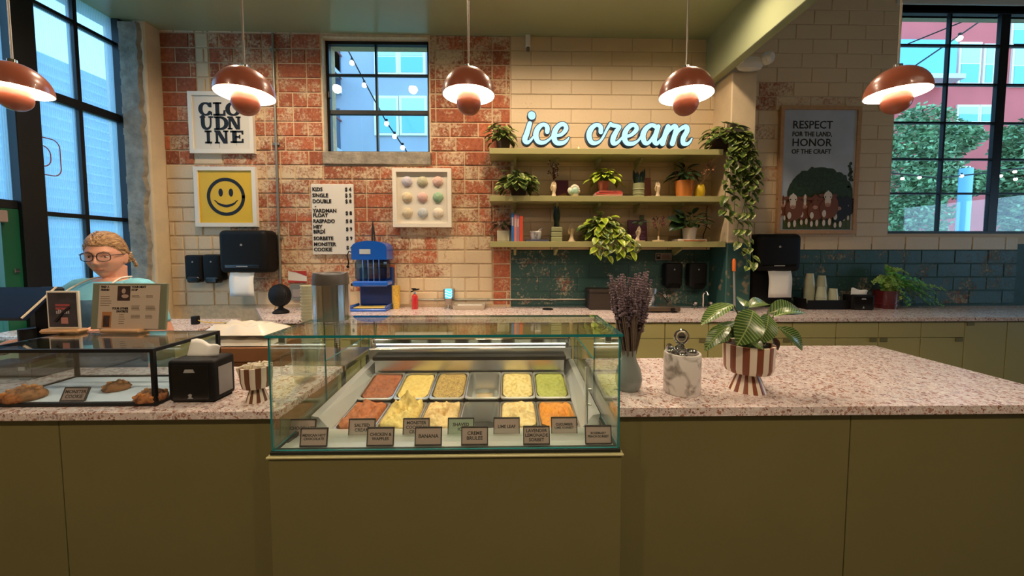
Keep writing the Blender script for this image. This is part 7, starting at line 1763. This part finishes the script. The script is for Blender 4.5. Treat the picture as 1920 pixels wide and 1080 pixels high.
for k in range(7): m.tube([(.02, .13, -.02), (.04 + .012 * rnd.random(), .145, -.03), (.05 + .02 * rnd.random(), .135 + .02 * rnd.random(), -.06 - .02 * rnd.random())], [.007, .006, .002], 6)
on_head('hair_bun', m, mh)
m = MB(); m.tube([(.012 + .024 * math.cos(a), .100, -.010 + .024 * math.sin(a)) for a in [2 * PI * k / 16 for k in range(17)]], .005, 6, False); on_head('hair_tie', m, BLACK)
# clothes
SHIRT = mat('pale_blue_cotton', srgb(120, 192, 214), .85, var=.08, vscale=14, bump=.2, bscale=30); APR = mat('slate_blue_apron', srgb(52, 84, 110), .85, var=.1, vscale=12, bump=.2, bscale=30)
m = MB(); loft(m, [(x, y, z, rx + .012, ry + .012) for x, y, z, rx, ry in TOR[:-1]] + [(0, .02, ZS + .036, .078, .064)])
ob = m.build('shirt', SHIRT, per, sharp=180)
for s_, e_ in ((LS, LE), (RS_, RE)):
    m = MB(); i_ = Vector((s_.x * .62, s_.y + .004, s_.z + .016)); m.tube(smooth_path([tuple(i_), tuple(s_ + Vector((0, 0, .004))), tuple(s_.lerp(e_, .4)), tuple(s_.lerp(e_, .72))], 4), [.058 + .006 * math.sin(PI * i / 12) - .004 * i / 12 for i in range(13)], 18)
    m.build('sleeve', SHIRT, ob, sharp=180)
m = MB(); m.tube([(.079 * math.cos(a), .02 + .065 * math.sin(a) - .006, ZS + .036 + .012 * math.sin(a)) for a in [2 * PI * k / 24 for k in range(25)]], .006, 6, False); m.build('collar', SHIRT, ob)
m = MB(); vs = []; n = 22
rows = [(ZS - .045, .62, .122, .168), (1.12, 1.0, .132, .172), (1.04, 1.35, .13, .166), (.92, 1.5, .142, .180), (.80, 1.5, .140, .180), (.62, 1.4, .15, .19), (.48, 1.35, .16, .20)]
for z, hw, ry, rx in rows:
    for i in range(n + 1):
        a = -PI / 2 + lerp(-hw, hw, i / n); vs.append(((rx + .012) * math.cos(a), (ry + .010) * math.sin(a) - .004 + .003 * math.sin(i * 1.3 + z * 20), z))
m.add(vs, [((n + 1) * r_ + i, (n + 1) * (r_ + 1) + i, (n + 1) * (r_ + 1) + i + 1, (n + 1) * r_ + i + 1) for r_ in range(len(rows) - 1) for i in range(n)])
ap = m.build('apron', APR, per, sharp=180); md = ap.modifiers.new('s', 'SOLIDIFY'); md.thickness = .004; md.offset = 1
for s_ in (-1, 1):
    m = MB(); m.tube(smooth_path([(s_ * .098, -.112, ZS - .05), (s_ * .094, -.104, ZS - .01), (s_ * .080, -.058, ZS + .026), (s_ * .066, .0, ZS + .052), (s_ * .05, .07, ZS + .055), (0, .09, ZS + .05)], 5), .0042, 8); m.build('neck_strap', mat('white_cotton_cord', srgb(224, 214, 200), .8), ap)
m = MB(); loft(m, [(0, .008, .70, .178, .135), (0, .008, .80, .176, .136), (0, .005, .90, .176, .134), (0, .005, .93, .174, .132)])
tr_ = MB()
for s_ in (-1, 1): m.tube([(s_ * .09, .01, .80), (s_ * .097, .0, .70), (s_ * .093, .0, .46), (s_ * .09, .02, .30), (s_ * .087, .03, .085)], [.105, .099, .072, .068, .062], 16)
m.build('trousers', mat('dark_denim', srgb(40, 46, 60), .85), per, sharp=180)
for s_ in (-1, 1):
    m = MB(); m.tube(smooth_path([(s_ * .085, .075, .045), (s_ * .086, .03, .05), (s_ * .088, -.06, .045), (s_ * .09, -.155, .036)], 4), [.036, .048, .05, .05, .05, .05, .05, .048, .046, .044, .04, .036, .028], 14); m.v = [(x, y, max(z, .002)) for x, y, z in m.v]; m.build('shoe', BLACK, per, sharp=180)
